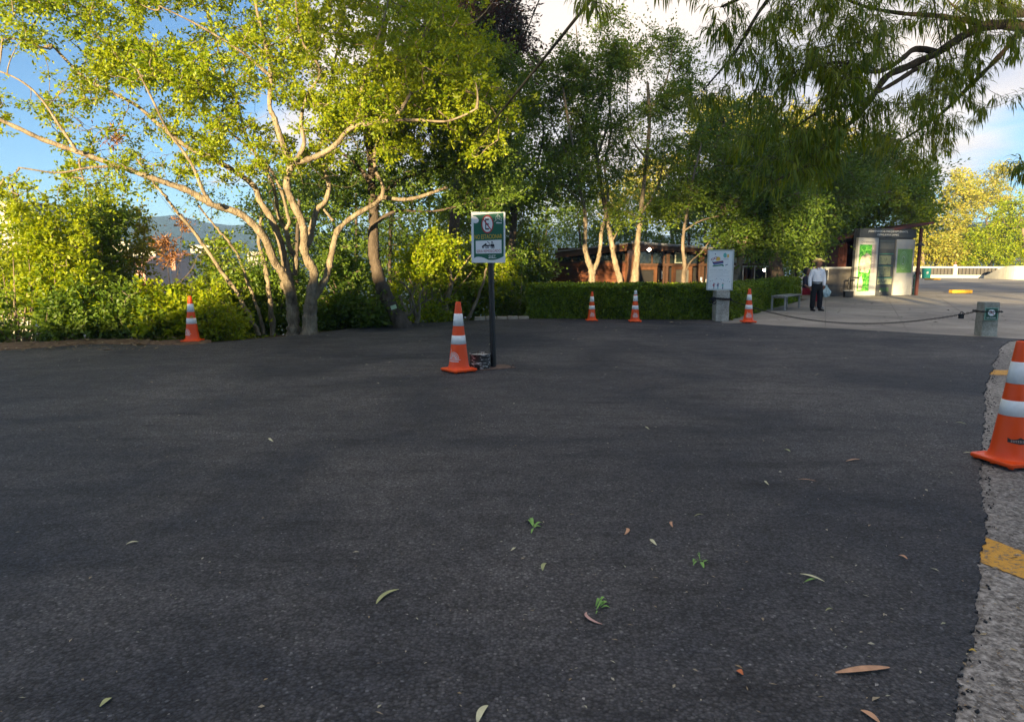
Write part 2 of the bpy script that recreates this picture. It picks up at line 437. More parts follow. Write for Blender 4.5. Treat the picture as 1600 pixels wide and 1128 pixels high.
def ragged(pts, amp, step=0.06, seed=1):
    """resample a polyline and roughen it"""
    r = np.random.default_rng(seed); out = []
    for a, b_ in zip(pts[:-1], pts[1:]):
        d = (b_ - a); L = d.length; k = max(1, int(L / step)); nrm = Vector((-d.y, d.x, 0)).normalized()
        for i in range(k):
            out.append((a + d * (i / k), nrm))
    res = []; w1 = 0; w2 = 0
    for p, nrm in out:
        w1 = w1 * .93 + r.normal() * .37; w2 = r.normal()
        res.append(p + nrm * amp * (w1 * .9 + w2 * .35))
    res.append(pts[-1]); return res
def sheet(name, outline, z, m, thick=0.0):
    from mathutils.geometry import tessellate_polygon
    P = [Vector((p.x, p.y, 0)) for p in outline]
    tris = tessellate_polygon([P])
    v = [(p.x, p.y, z) for p in P]; f = [tuple(t) for t in tris]
    # upward normals
    ff = []
    for t in f:
        a, b_, c = (Vector(v[i]) for i in t)
        ff.append(t if (b_ - a).cross(c - a).z > 0 else t[::-1])
    n_ = len(v)
    if thick:
        v += [(p.x, p.y, z - thick) for p in P]
        ff += [(i, (i+1) % n_, n_ + (i+1) % n_, n_ + i) for i in range(n_)]
    me = bpy.data.meshes.new(name); me.from_pydata(v, [], ff); me.update()
    return link(name, me, None, m)
RIGHT_PX = [(1530, 526), (1562, 545), (1556, 560), (1540, 600), (1538, 650), (1528, 740), (1533, 790), (1536, 850), (1527, 930), (1522, 1000), (1503, 1060), (1497, 1128), (1478, 1300)]
right_edge = [G(*p) for p in RIGHT_PX]
right_edge = [G(1700, 529), G(1600, 530), G(1575, 533)] + right_edge[1:] + [Vector((right_edge[-1].x - .1, 0, 0)), Vector((right_edge[-1].x - .4, -14, 0))]
far_edge = [G(*p) for p in [(-500, 590), (-250, 567), (0, 548), (150, 537), (290, 539), (440, 526), (600, 508), (700, 503), (790, 498.5), (850, 497.5), (1120, 500), (1124, 505), (1165, 505), (1200, 508), (1325, 514), (1530, 526), (1600, 530), (1700, 529)]]
outline = ragged(far_edge, .03, .15, 3)[:-1] + ragged(right_edge, .013, .020, 5) + [Vector((-24, -14, 0)), Vector((-24, 4, 0))]
asphalt = sheet('car_park_asphalt', outline, 0.0, M_ASPH, .05); tag(asphalt, kind='structure')

def concrete_material(name, lo, hi, scale=3.0, speck=0.0, crack=False):
    m, n, l, b = new_mat(name); b.inputs['Roughness'].default_value = .85; b.inputs['Specular IOR Level'].default_value = .25
    tc = n.new('ShaderNodeTexCoord')
    a = n.new('ShaderNodeTexNoise'); a.inputs['Scale'].default_value = scale; a.inputs['Detail'].default_value = 8; a.inputs['Roughness'].default_value = .65
    c = n.new('ShaderNodeTexNoise'); c.inputs['Scale'].default_value = 45; c.inputs['Detail'].default_value = 5; c.inputs['Roughness'].default_value = .7
    g = n.new('ShaderNodeTexNoise'); g.inputs['Scale'].default_value = .35; g.inputs['Detail'].default_value = 4
    for t in (a, c, g): l.new(tc.outputs['Object'], t.inputs['Vector'])
    r = n.new('ShaderNodeValToRGB'); r.color_ramp.elements[0].position = .32; r.color_ramp.elements[1].position = .68
    r.color_ramp.elements[0].color = tuple(lo) + (1,); r.color_ramp.elements[1].color = tuple(hi) + (1,)
    l.new(a.outputs['Fac'], r.inputs[0])
    r2 = n.new('ShaderNodeValToRGB'); r2.color_ramp.elements[0].position = .38; r2.color_ramp.elements[1].position = .62
    k = speck
    r2.color_ramp.elements[0].color = (1 - k,) * 3 + (1,); r2.color_ramp.elements[1].color = (1 + k,) * 3 + (1,)
    l.new(c.outputs['Fac'], r2.inputs[0])
    mx = n.new('ShaderNodeMix'); mx.data_type = 'RGBA'; mx.blend_type = 'MULTIPLY'; mx.inputs['Factor'].default_value = 1
    l.new(r.outputs[0], mx.inputs['A']); l.new(r2.outputs[0], mx.inputs['B'])
    r3 = n.new('ShaderNodeValToRGB'); r3.color_ramp.elements[0].position = .35; r3.color_ramp.elements[1].position = .6
    r3.color_ramp.elements[0].color = (.75, .75, .76, 1); r3.color_ramp.elements[1].color = (1.08, 1.07, 1.05, 1); l.new(g.outputs['Fac'], r3.inputs[0])
    mx2 = n.new('ShaderNodeMix'); mx2.data_type = 'RGBA'; mx2.blend_type = 'MULTIPLY'; mx2.inputs['Factor'].default_value = 1
    l.new(mx.outputs['Result'], mx2.inputs['A']); l.new(r3.outputs[0], mx2.inputs['B'])
    l.new(mx2.outputs['Result'], b.inputs['Base Color'])
    bp = n.new('ShaderNodeBump'); bp.inputs['Strength'].default_value = .25 + speck * .25; bp.inputs['Distance'].default_value = .006
    l.new(c.outputs['Fac'], bp.inputs['Height']); l.new(bp.outputs[0], b.inputs['Normal'])
    return m
M_PLAZA = concrete_material('plaza_concrete', (.27, .245, .205), (.40, .36, .31), 1.2, .12)
M_OLD = concrete_material('worn_pavement', (.13, .115, .10), (.40, .375, .34), 30, .55)
M_ROADGREY = concrete_material('far_road', (.17, .165, .16), (.23, .22, .21), .8, .1)

plz = [G(1124, 502), PLZ_A + Vector((0.0, .0, 0))]
plaza = sheet('plaza_paving', [G(1124, 506), G(1200, 509), G(1325, 516), G(1530, 528), G(1720, 532), Vector((60, 14, 0)), Vector((120, 78, 0)), Vector((16, 78, 0)),
                              Vector((plaza_x(60) - 6, 60, 0)), PLZ_B + Vector((0, 6, 0)), PLZ_B, PLZ_A], -0.014, M_PLAZA, .1)
tag(plaza, kind='structure')
# shallow expansion joints are built as separate bays in the part that we see close
M_JOINT = mat('joint_filler', (.22, .20, .17), .9, .2, 20)
jm = MB()
for (a, c) in [((1175, 500), (1600, 519)), ((1205, 488), (1600, 501)), ((1225, 479), (1600, 488)), ((1420, 519), (1385, 463)), ((1290, 512), (1290, 465)), ((1560, 526), (1462, 460))]:
    p, q = G(*a), G(*c); d = (q - p).normalized(); w = Vector((-d.y, d.x, 0)) * .012
    jm.add([(p - w)[:2] + (-.010,), (q - w)[:2] + (-.010,), (q + w)[:2] + (-.010,), (p + w)[:2] + (-.010,)], [(0, 1, 2, 3)])
jo = jm.build('paving_joints', M_JOINT); tag(jo, kind='structure')
road = sheet('far_road', [G(1428, 456), G(1640, 458), G(1900, 459), G(1900, 439), G(1600, 440), G(1510, 441), G(1428, 444)], -0.008, M_ROADGREY, .0)
tag(road, kind='structure')
old = sheet('old_pavement', [G(1540, 531), G(1720, 533), Vector((20, 13, 0)), Vector((20, -14, 0)), Vector((.9, -14, 0)), Vector((.9, 1.5, 0)), G(1440, 1128), G(1480, 900), G(1500, 700), G(1500, 600)], -0.014, M_OLD, .05)
tag(old, kind='structure')
# worn yellow stripes on the old pavement
def stripe_material():
    m, n, l, b = new_mat('worn_yellow_paint'); b.inputs['Roughness'].default_value = .8
    tc = n.new('ShaderNodeTexCoord'); a = n.new('ShaderNodeTexNoise'); a.inputs['Scale'].default_value = 38; a.inputs['Detail'].default_value = 8; a.inputs['Roughness'].default_value = .75
    l.new(tc.outputs['Object'], a.inputs['Vector'])
    r = n.new('ShaderNodeValToRGB'); e = r.color_ramp.elements
    e[0].position = .40; e[0].color = (.16, .14, .11, 1); e[1].position = .47; e[1].color = (.62, .31, .035, 1); q = e.new(.75); q.color = (.78, .42, .06, 1)
    l.new(a.outputs['Fac'], r.inputs[0]); l.new(r.outputs[0], b.inputs['Base Color'])
    bp = n.new('ShaderNodeBump'); bp.inputs['Strength'].default_value = .5; bp.inputs['Distance'].default_value = .004
    l.new(a.outputs['Fac'], bp.inputs['Height']); l.new(bp.outputs[0], b.inputs['Normal'])
    return m
M_STRIPE = stripe_material()
s1 = [G(x, y) for x, y in [(1480, 812), (1535, 833), (1600, 858), (1700, 893), (1700, 938), (1600, 900), (1540, 877), (1480, 850), (1480, 812)]]
tag(sheet('yellow_stripe', ragged(s1, .008, .02, 9)[:-1], -0.010, M_STRIPE), kind='structure')
s2 = [G(x, y) for x, y in [(1545, 577), (1575, 577), (1640, 580), (1640, 587), (1575, 585), (1545, 584), (1545, 577)]]
tag(sheet('yellow_stripe', ragged(s2, .01, .03, 10)[:-1], -0.010, M_STRIPE), kind='structure')

# dirt shoulder along the left edge
M_DIRT = mat('dirt_shoulder', (.15, .095, .055), .95, .55, 9, bump=.9, bscale=40)
sh_in = [G(*p) for p in [(-500, 592), (-250, 568), (0, 549), (150, 538), (290, 540), (330, 536)]]
sh_out = [G(*p) for p in [(330, 528), (290, 528), (150, 526), (0, 530), (-250, 541), (-500, 555)]]
verts = []; fac = []
shr = ragged(sh_in, .04, .15, 12); 
K = 60
def along(pl, t):
    L = [0]
    for a, c in zip(pl[:-1], pl[1:]): L.append(L[-1] + (c - a).length)
    s = t * L[-1]
    for i in range(len(pl) - 1):
        if s <= L[i + 1] + 1e-9: return pl[i].lerp(pl[i + 1], (s - L[i]) / max(1e-9, L[i + 1] - L[i]))
    return pl[-1]
so = sh_out[::-1]
J = 10
for i in range(K * 3 + 1):
    a, c = along(sh_in, i / (K * 3)), along(so, i / (K * 3))
    for j in range(J + 1):
        p = a.lerp(c, j / J)
        z = .008 + .03 * sin(pi * j / J) ** 1.0 * (1 + .8 * float(hnoise(p.x, p.y, 5, 4))) - (j / J) ** 3 * .12 + .02 * float(hnoise(p.x, p.y, 14, 5))
        if j == 0: z = -.02
        verts.append((p.x, p.y, z))
for i in range(K * 3):
    for j in range(J): 
        o = i * (J + 1) + j; fac.append((o, o + J + 1, o + J + 2, o + 1))
me = bpy.data.meshes.new('dirt_shoulder'); me.from_pydata(verts, [], fac); me.polygons.foreach_set('use_smooth', [True] * len(fac)); me.update()
if me.polygons[0].normal.z < 0: me.flip_normals()
tag(link('dirt_shoulder', me, None, M_DIRT), kind='structure')

# ================================================================== PLANTS
def unit(v): return v / np.maximum(np.linalg.norm(v, axis=-1, keepdims=True), 1e-9)
def batch_tubes(P, Rr, sides):
    """P (n,m,3) centre lines, Rr (n,m) radii -> V,F"""
    n_, m_, _ = P.shape
    T = np.empty_like(P); T[:, 1:-1] = P[:, 2:] - P[:, :-2]; T[:, 0] = P[:, 1] - P[:, 0]; T[:, -1] = P[:, -1] - P[:, -2]
    T = unit(T); mean = unit(T.mean(1))
    ref = np.where(np.abs(mean[:, 2:3]) < .75, np.array([[0, 0, 1.]]), np.array([[.9, .43, 0]]))
    U = unit(np.cross(T, ref[:, None, :])); W = np.cross(T, U)
    a = np.arange(sides) * 2 * pi / sides
    V = P[:, :, None, :] + Rr[:, :, None, None] * (U[:, :, None, :] * np.cos(a)[None, None, :, None] + W[:, :, None, :] * np.sin(a)[None, None, :, None])
    base = (np.arange(n_)[:, None, None] * m_ + np.arange(m_ - 1)[None, :, None]) * sides
    k = np.arange(sides)[None, None, :]; k2 = (k + 1) % sides
    F = np.stack([base + k, base + k2, base + sides + k2, base + sides + k], -1).reshape(-1, 4)
    return V.reshape(-1, 3), F
def catmull(P, k):
    P = [2 * P[0] - P[1]] + list(P) + [2 * P[-1] - P[-2]]; out = []
    for i in range(1, len(P) - 2):
        p0, p1, p2, p3 = P[i-1:i+3]
        for j in range(k):
            t = j / k
            out.append(.5 * ((2*p1) + (-p0+p2)*t + (2*p0-5*p1+4*p2-p3)*t*t + (-p0+3*p1-3*p2+p3)*t**3))
    out.append(P[-2]); return np.array(out)
def bark(name, lo, hi, bump=.8, scale=6, moss=None):
    m, n, l, b = new_mat(name); b.inputs['Roughness'].default_value = .9; b.inputs['Specular IOR Level'].default_value = .15
    tc = n.new('ShaderNodeTexCoord'); mp = n.new('ShaderNodeMapping'); mp.inputs['Scale'].default_value = (1, 1, .35); l.new(tc.outputs['Object'], mp.inputs[0])
    a = n.new('ShaderNodeTexNoise'); a.inputs['Scale'].default_value = scale; a.inputs['Detail'].default_value = 9; a.inputs['Roughness'].default_value = .7
    c = n.new('ShaderNodeTexNoise'); c.inputs['Scale'].default_value = scale * 6; c.inputs['Detail'].default_value = 6
    l.new(mp.outputs[0], a.inputs['Vector']); l.new(mp.outputs[0], c.inputs['Vector'])
    r = n.new('ShaderNodeValToRGB'); r.color_ramp.elements[0].position = .35; r.color_ramp.elements[1].position = .65
    r.color_ramp.elements[0].color = tuple(lo) + (1,); r.color_ramp.elements[1].color = tuple(hi) + (1,)
    l.new(a.outputs['Fac'], r.inputs[0]); l.new(r.outputs[0], b.inputs['Base Color'])
    ad = n.new('ShaderNodeMath'); ad.operation = 'ADD'; l.new(a.outputs['Fac'], ad.inputs[0]); l.new(c.outputs['Fac'], ad.inputs[1])
    bp = n.new('ShaderNodeBump'); bp.inputs['Strength'].default_value = bump; bp.inputs['Distance'].default_value = .03
    l.new(ad.outputs[0], bp.inputs['Height']); l.new(bp.outputs[0], b.inputs['Normal'])
    return m
M_BARK_PALE = bark('pale_bark', (.10, .075, .05), (.34, .275, .19), 1.0, 8)
M_BARK_DARK = bark('dark_bark', (.055, .042, .032), (.13, .10, .075))
M_BARK_MID = bark('grey_brown_bark', (.11, .085, .06), (.26, .2, .145))
M_TWIG = mat('twig_bark', (.10, .075, .05), .9, .35, 4)

L_BRIGHT = leaf_mat('bright_green_leaf', [(.09, .165, .008), (.20, .28, .008), (.32, .355, .010), (.07, .13, .010)], .45)
L_MID = leaf_mat('mid_green_leaf', [(.07, .14, .016), (.12, .20, .018), (.20, .25, .018), (.055, .11, .012)], .36)
L_DARK = leaf_mat('dark_green_leaf', [(.05, .105, .014), (.085, .15, .018), (.13, .19, .02), (.04, .08, .012)], .36)
L_RUST = leaf_mat('reddish_leaf', [(.03, .045, .025), (.09, .035, .028), (.05, .06, .03), (.045, .03, .025)], .25, patch=.6)
L_YELLOW = leaf_mat('yellow_green_leaf', [(.25, .25, .035), (.38, .33, .05), (.19, .23, .03), (.30, .27, .045)], .35)
L_HEDGE = leaf_mat('hedge_leaf', [(.13, .22, .016), (.24, .33, .02), (.05, .09, .012), (.42, .48, .03)], .3, .35)
L_DRY = leaf_mat('dry_leaf', [(.28, .12, .04), (.2, .09, .035), (.34, .2, .08)], .25)
L_FROND = leaf_mat('drooping_leaflet', [(.07, .12, .015), (.11, .17, .018), (.24, .27, .02), (.055, .09, .015)], .45)

def leaves(C, D, Nn, L, W, fold=.25):
    """rhombic folded leaves. C base points, D axis, Nn approx normal, L length, W half width"""
    D = unit(D); S = unit(np.cross(D, Nn)); N2 = np.cross(S, D)
    L = L[:, None]; W = W[:, None]
    v0 = C; v2 = C + D * L - N2 * L * .08
    m_ = C + D * L * .45
    v1 = m_ + S * W + N2 * W * fold; v3 = m_ - S * W + N2 * W * fold
    V = np.stack([v0, v1, v2, v3], 1).reshape(-1, 3)
    k = np.arange(len(C))[:, None] * 4
    F = np.concatenate([k + np.array([[0, 1, 2]]), k + np.array([[0, 2, 3]])], 1).reshape(-1, 3)
    return V, F
def strips(C, D, L, W, droop, seg=3):
    """narrow curved leaflets (seg quads) hanging by gravity"""
    D = unit(D); n_ = len(C); pts = [C]; d = D.copy(); step = (L / seg)[:, None]
    S = unit(np.cross(D, np.array([[0, 0, 1.]]) + .3 * rng.normal(size=D.shape)))
    for i in range(seg):
        d = unit(d + np.array([[0, 0, -1.]]) * droop[:, None]); pts.append(pts[-1] + d * step)
    ws = [.35, 1.0, .8, .12][:seg + 1] if seg == 3 else np.interp(np.linspace(0, 1, seg + 1), [0, .3, .7, 1], [.3, 1, .8, .1])
    V = np.stack([p + s * S * (W * w)[:, None] for p, w in zip(pts, ws) for s in (-1, 1)], 1).reshape(-1, 3)
    k = np.arange(n_)[:, None] * (2 * seg + 2)
    F = np.concatenate([k + np.array([[2*i, 2*i+1, 2*i+3, 2*i+2]]) for i in range(seg)], 1).reshape(-1, 4)
    return V, F

TRI_COUNT = 0
class Plant:
    def __init__(s, name, label, cat, base, bark_m, leaf_m, group=None, twig_m=None):
        s.base = Vector(base); s.o = empty(name, s.base, 0, label, cat, group)
        s.nodes = np.zeros((0, 3)); s.ncl = 0; s.bark = bark_m; s.leaf = leaf_m; s.twig_m = twig_m or M_TWIG
        s.C = np.zeros((0, 3)); s.Pd = np.zeros((0, 3)); s.leafV = []; s.leafF = []
    def limb(s, pts, r0, r1, name='limb', sides=10, k=6, wob=.0, add=True, flare=0):
        P = catmull([np.array(p) for p in pts], k)
        if wob: P[1:-1] += rng.normal(size=P[1:-1].shape) * wob
        t = np.linspace(0, 1, len(P)); Rr = r0 + (r1 - r0) * t ** .8
        Rr = Rr * (1 + .09 * rng.normal(size=len(P)))
        if flare: Rr = Rr * (1 + flare * np.exp(-t * 9))
        V, F = batch_tubes(P[None], Rr[None], sides)
        # end cap and lumpy bark outline
        V = V + rng.normal(size=V.shape) * (np.repeat(Rr, sides)[:, None] * .05)
        V = np.concatenate([V, P[-1:] + (P[-1:] - P[-2:-1]) * .3])
        last = (len(P) - 1) * sides
        F = np.concatenate([F, np.array([[last + i, last + (i+1) % sides, len(V) - 1, len(V) - 1] for i in range(sides)])])
        me = bpy.data.meshes.new(name)
        me.from_pydata((V - np.array(s.base)).tolist(), [], [tuple(f) if f[2] != f[3] else tuple(f[:3]) for f in F.tolist()])
        me.polygons.foreach_set('use_smooth', [True] * len(me.polygons)); me.update()
        o = link(name, me, s.o, s.bark)
        if add: s.nodes = np.concatenate([s.nodes, P[1:]])
        return P
    def clusters(s, C, rt=.006, bias=.0, bend=.18, m=6, name='twigs', sides=4, grow=.42):
        """join each foliage cluster to the nearest wood with a bent twig"""
        global TRI_COUNT
        base_n = len(s.nodes); root = s.nodes
        dist = np.full(len(C), 1e9)
        for i in range(0, len(C), 500):
            dist[i:i+500] = np.sqrt(((C[i:i+500, None] - root[None]) ** 2).sum(-1)).min(1)
        C = C[np.argsort(dist)]
        n_ = len(C); cap = base_n + n_ * (m - 1)
        N = np.zeros((cap, 3)); N[:base_n] = root; owner = np.full(cap, -1); cnt = base_n
        P = np.zeros((n_, m, 3)); par = np.zeros(n_, int)
        tt = np.linspace(0, 1, m)[:, None]
        for j in range(n_):
            d2 = ((N[:cnt] - C[j]) ** 2).sum(1); i = int(d2.argmin()); a = N[i]; L = math.sqrt(d2[i])
            mid = (a + C[j]) / 2 + rng.normal(size=3) * L * bend + np.array([0, 0, -L * bend * .4])
            P[j] = (1-tt)**2 * a + 2*tt*(1-tt) * mid + tt**2 * C[j]
            par[j] = owner[i]; N[cnt:cnt+m-1] = P[j, 1:]; owner[cnt:cnt+m-1] = j; cnt += m - 1
        c = np.ones(n_)
        for j in range(n_ - 1, -1, -1):
            if par[j] >= 0: c[par[j]] += c[j]
        Rr = rt * c[:, None] ** (grow * (1 - .6 * tt[:, 0])[None]) * (1 - .45 * tt[:, 0])[None]
        V, F = batch_tubes(P, Rr, sides)
        o = link(name, np_mesh(name, V - np.array(s.base), F, True), s.o, s.twig_m); tag(o, kind='stuff')
        TRI_COUNT += len(F) * 2
        s.C = np.concatenate([s.C, C]); s.Pd = np.concatenate([s.Pd, unit(P[:, -1] - P[:, -3])])
        s.P = P
        return C
    def foliage(s, per, rad, L, ratio=.3, up=.6, along=.5, sel=None):
        """rhombic leaves round every cluster and along the ends of its twig"""
        C = s.C if sel is None else s.C[sel]; Pd = s.Pd if sel is None else s.Pd[sel]
        n_ = len(C); t = n_ * per
        cs = np.exp(rng.normal(size=n_) * .35)
        # each cluster is a spray of short side shoots that carry the leaves
        K = 7
        sd = unit(rng.normal(size=(n_, K, 3)) * np.array([1, 1, .7]) + Pd[:, None] * .5)
        pick = rng.integers(0, K, size=t); ci = np.repeat(np.arange(n_), per)
        sdir = sd[ci, pick]; along_ = rng.uniform(.05, 1, size=(t, 1))
        off = sdir * along_ * rad * 2.3 * np.repeat(cs, per)[:, None] + rng.normal(size=(t, 3)) * rad * .16
        off[:, 2] -= (along_[:, 0] ** 2) * rad * .35
        pos = np.repeat(C, per, 0) + off - np.repeat(Pd, per, 0) * (np.abs(rng.normal(size=(t, 1))) * rad * along)
        D = sdir * .9 + rng.normal(size=(t, 3)) * .6
        Nn = rng.normal(size=(t, 3)) + np.array([[0, 0, up * 2]])
        Ls = L * np.exp(rng.normal(size=t) * .22)
        V, F = leaves(pos, D, Nn, Ls, Ls * ratio)
        s._addleaf(V, F)
    def _addleaf(s, V, F):
        off = sum(len(v) for v in s.leafV); s.leafV.append(V); s.leafF.append(F + off)
    def done(s, name='foliage', m=None):
        global TRI_COUNT
        if not s.leafV: return s.o
        V = np.concatenate(s.leafV); F = np.concatenate(s.leafF)
        TRI_COUNT += len(F) * (F.shape[1] - 2)
        o = link(name, np_mesh(name, V - np.array(s.base), F), s.o, m or s.leaf); tag(o, kind='stuff')
        s.leafV = []; s.leafF = []; return s.o
def ell(cx, cy, rx, ry, d0, d1, n_, gap=.0, edge=.0):
    """n points in a patch of crown seen at (cx,cy), real depth d0..d1 ; gap thins it into clumps"""
    out = []
    while len(out) < n_:
        a = rng.uniform(0, 2*pi); r = math.sqrt(rng.uniform(edge, 1)); x = cx + rx * r * cos(a); y = cy + ry * r * sin(a); d = rng.uniform(d0, d1)
        if gap and (sin(x * .045 + cy) + sin(y * .06 + x * .02 + cx) + sin(d * 2.1 + x * .03)) / 3 < gap - .6 + rng.uniform(-.2, .2): continue
        out.append(at(x, y, d))
    return np.array(out)
def ball(c, r, n_):
    v = unit(rng.normal(size=(n_, 3))) * (rng.uniform(.15, 1, (n_, 1)) ** (1/3)); return np.array(c)[None] + v * np.array(r)[None]
# ---- the pale branching tree at the left edge of the asphalt
def px(seq, d):
    """limb measured as pixels; d is one depth or a pair (start, end)"""
    if isinstance(d, (int, float)): d = (d, d)
    k = len(seq) - 1
    return [at(x, y, d[0] + (d[1] - d[0]) * i / k) for i, (x, y) in enumerate(seq)]
gA = G(473, 523)
TA = Plant('broadleaf_tree', 'wide pale-barked tree with bright yellow-green boughs, splitting low at the left asphalt edge', 'tree', gA, M_BARK_PALE, L_BRIGHT, None, M_BARK_PALE)
dA = gA.y + .1
TA.limb(px([(484, 526), (484, 500), (485, 480), (487, 462), (488, 450)], dA), .16, .125, 'trunk', 14, 6, flare=.35)
TA.limb(px([(459, 526), (458, 500), (456, 478), (454, 461), (445, 439)], dA + .15), .135, .115, 'trunk', 14, 6, flare=.35)
TA.limb(px([(486, 470), (496, 455), (508, 437), (513, 420), (519, 393), (524, 368), (536, 351), (559, 334), (584, 320), (598, 309), (627, 312), (655, 308), (698, 293)], (dA, dA + 1.3)), .095, .035)
TA.limb(px([(597, 309), (598, 290), (588, 270), (585, 240), (596, 200), (600, 150)], (dA + .7, dA + .4)), .05, .02)
TA.limb(px([(487, 455), (491, 427), (480, 406), (475, 388), (475, 362), (469, 340), (456, 314), (448, 290), (453, 266), (461, 255), (485, 248), (506, 239), (525, 226), (538, 210), (552, 199), (580, 193), (613, 186), (626, 172), (640, 150)], (dA, dA - 1.6)), .10, .03)
TA.limb(px([(613, 187), (640, 188), (655, 188), (693, 190), (719, 183), (745, 170)], (dA - 1.5, dA - 1.9)), .035, .014)
TA.limb(px([(453, 262), (449, 242), (440, 221), (429, 186), (421, 165), (423, 120), (415, 70), (400, 10), (395, -60)], (dA - .6, dA - 1.0)), .075, .02)
TA.limb(px([(476, 385), (484, 375), (486, 360), (491, 342), (496, 326), (508, 315), (514, 292), (509, 275), (500, 256), (493, 246), (505, 215), (515, 170), (520, 110), (535, 40), (540, -50)], (dA - .1, dA + .9)), .075, .02)
TA.limb(px([(456, 470), (452, 450), (440, 425), (428, 408), (417, 379), (405, 361), (378, 336), (350, 325), (332, 320), (293, 298), (240, 279), (186, 260), (120, 237), (66, 218), (21, 197), (-30, 175), (-90, 160)], (dA + .1, dA - 2.2)), .10, .03)
TA.limb(px([(455, 455), (450, 430), (443, 400), (437, 374), (425, 345), (417, 331), (405, 312), (398, 293), (372, 271), (340, 253), (312, 240), (287, 226), (247, 194), (213, 165), (173, 144), (130, 120), (80, 70)], (dA + .25, dA - .6)), .088, .022)
TA.limb(px([(460, 430), (462, 405), (452, 385), (447, 362), (436, 340), (432, 316), (425, 285), (405, 250), (385, 215), (370, 160), (350, 110), (330, 40), (300, -40)], (dA + .2, dA + 1.0)), .06, .018)
TA.limb(px([(447, 358), (452, 348), (449, 335), (440, 300), (420, 262), (400, 240), (345, 195), (320, 165), (310, 130)], (dA, dA - .5)), .04, .016)
TA.limb(px([(520, 345), (508, 330), (500, 318)], (dA + .3, dA + .3)), .03, .02)
TA.limb(px([(332, 320), (318, 300), (302, 262), (285, 235), (262, 205), (240, 160), (215, 110)], (dA - 1.3, dA - 1.6)), .04, .014)
TA.limb(px([(540, 208), (560, 180), (565, 140), (580, 90), (600, 30), (615, -40)], (dA - 1.2, dA - 1.0)), .045, .016)
TA.limb(px([(461, 253), (475, 225), (470, 190), (480, 150), (500, 110), (470, 60), (460, -20)], (dA - .7, dA - 1.4)), .045, .014)
TA.limb(px([(120, 237), (95, 200), (60, 150), (20, 120), (-40, 100)], (dA - 1.8, dA - 1.9)), .03, .01)
TA.limb(px([(186, 260), (140, 262), (90, 270), (30, 262)], (dA - 1.5, dA - 2.2)), .03, .01)
TA.limb(px([(423, 120), (395, 95), (360, 70), (310, 40), (250, 10)], (dA - .9, dA - 1.5)), .035, .012)
regA = [(560, 75, 190, 115, -1.8, 2.0, 330, .2), (330, 55, 170, 90, -1.5, 1.5, 155, .45), (620, 150, 130, 90, -1.8, 1.6, 200, .15), (470, 205, 110, 60, -1.4, .8, 34, .5),
        (235, 100, 95, 35, -1.6, -.6, 55, 0), (165, 95, 30, 30, -1.6, -.6, 14, 0), (300, 130, 45, 25, -1.6, -.6, 26, 0), (410, 240, 110, 45, -1, .8, 40, .4), (70, 25, 110, 50, -1.8, 0, 62, .3), (60, 160, 110, 60, -2, 1, 40, .5),
        (120, 290, 130, 45, -2, 1, 46, .5), (520, -85, 380, 110, -1.8, 1.6, 190, .1), (700, 105, 80, 85, -1.5, 1.2, 130, 0), (330, 180, 90, 50, -1, .5, 28, .4),
        (230, 200, 150, 90, -1.5, 1, 50, .5), (150, -60, 200, 80, -2, 1, 70, .3), (340, 265, 70, 35, -1, 1, 20, .3), (760, 190, 50, 60, -1, 1, 40, 0)]
CA = np.concatenate([ell(a, b_, c, d, dA + e, dA + f, n_, g) for a, b_, c, d, e, f, n_, g in regA])
TA.clusters(CA, .0075, bend=.22, m=6, grow=.40)
TA.foliage(88, .12, .068, .27, .5)
TA.done()

# bare fine twigs that hang about in this crown
tw = ell(370, 180, 300, 130, dA - 1.7, dA + 1, 520)
TB0 = TA
TA.clusters(tw, .0035, bend=.3, m=6, name='bare_twigs', sides=3, grow=.3)

def tree(name, label, base, trunks, regs, bark_m, leaf_m, per, rad, L, ratio=.3, rt=.006, group=None, up=.5, cat='tree', m=5, bend=.18, fol='foliage', thin=.82):
    T = Plant(name, label, cat, base, bark_m, leaf_m, group)
    for i, (seq, d, r0, r1) in enumerate(trunks):
        T.limb(px(seq, d), r0, r1, 'trunk' if i == 0 else 'limb', 10, 5, flare=.25 if i == 0 else 0)
    C = np.concatenate([ell(*r[:6], int(r[6] * thin), min(.62, r[7] + .18)) for r in regs])
    T.clusters(C, rt, bend=bend, m=m)
    T.foliage(per, rad, L, ratio, up)
    T.done(fol)
    return T
def zt(p): return Vector((p.x, p.y, float(terrain_z(p.x, p.y))))
def gb(x, y, d):
    """foot of a plant on the terrain below the sight line"""
    p = at(x, y, d); return zt(p)
def foot(x, d):
    """pixel row where the terrain lies at distance d, column x"""
    p = zt(at(x, 450, d)); a = math.atan2(CAM_H - p.z, d); return 564 + FPX * tan(a - PITCH)

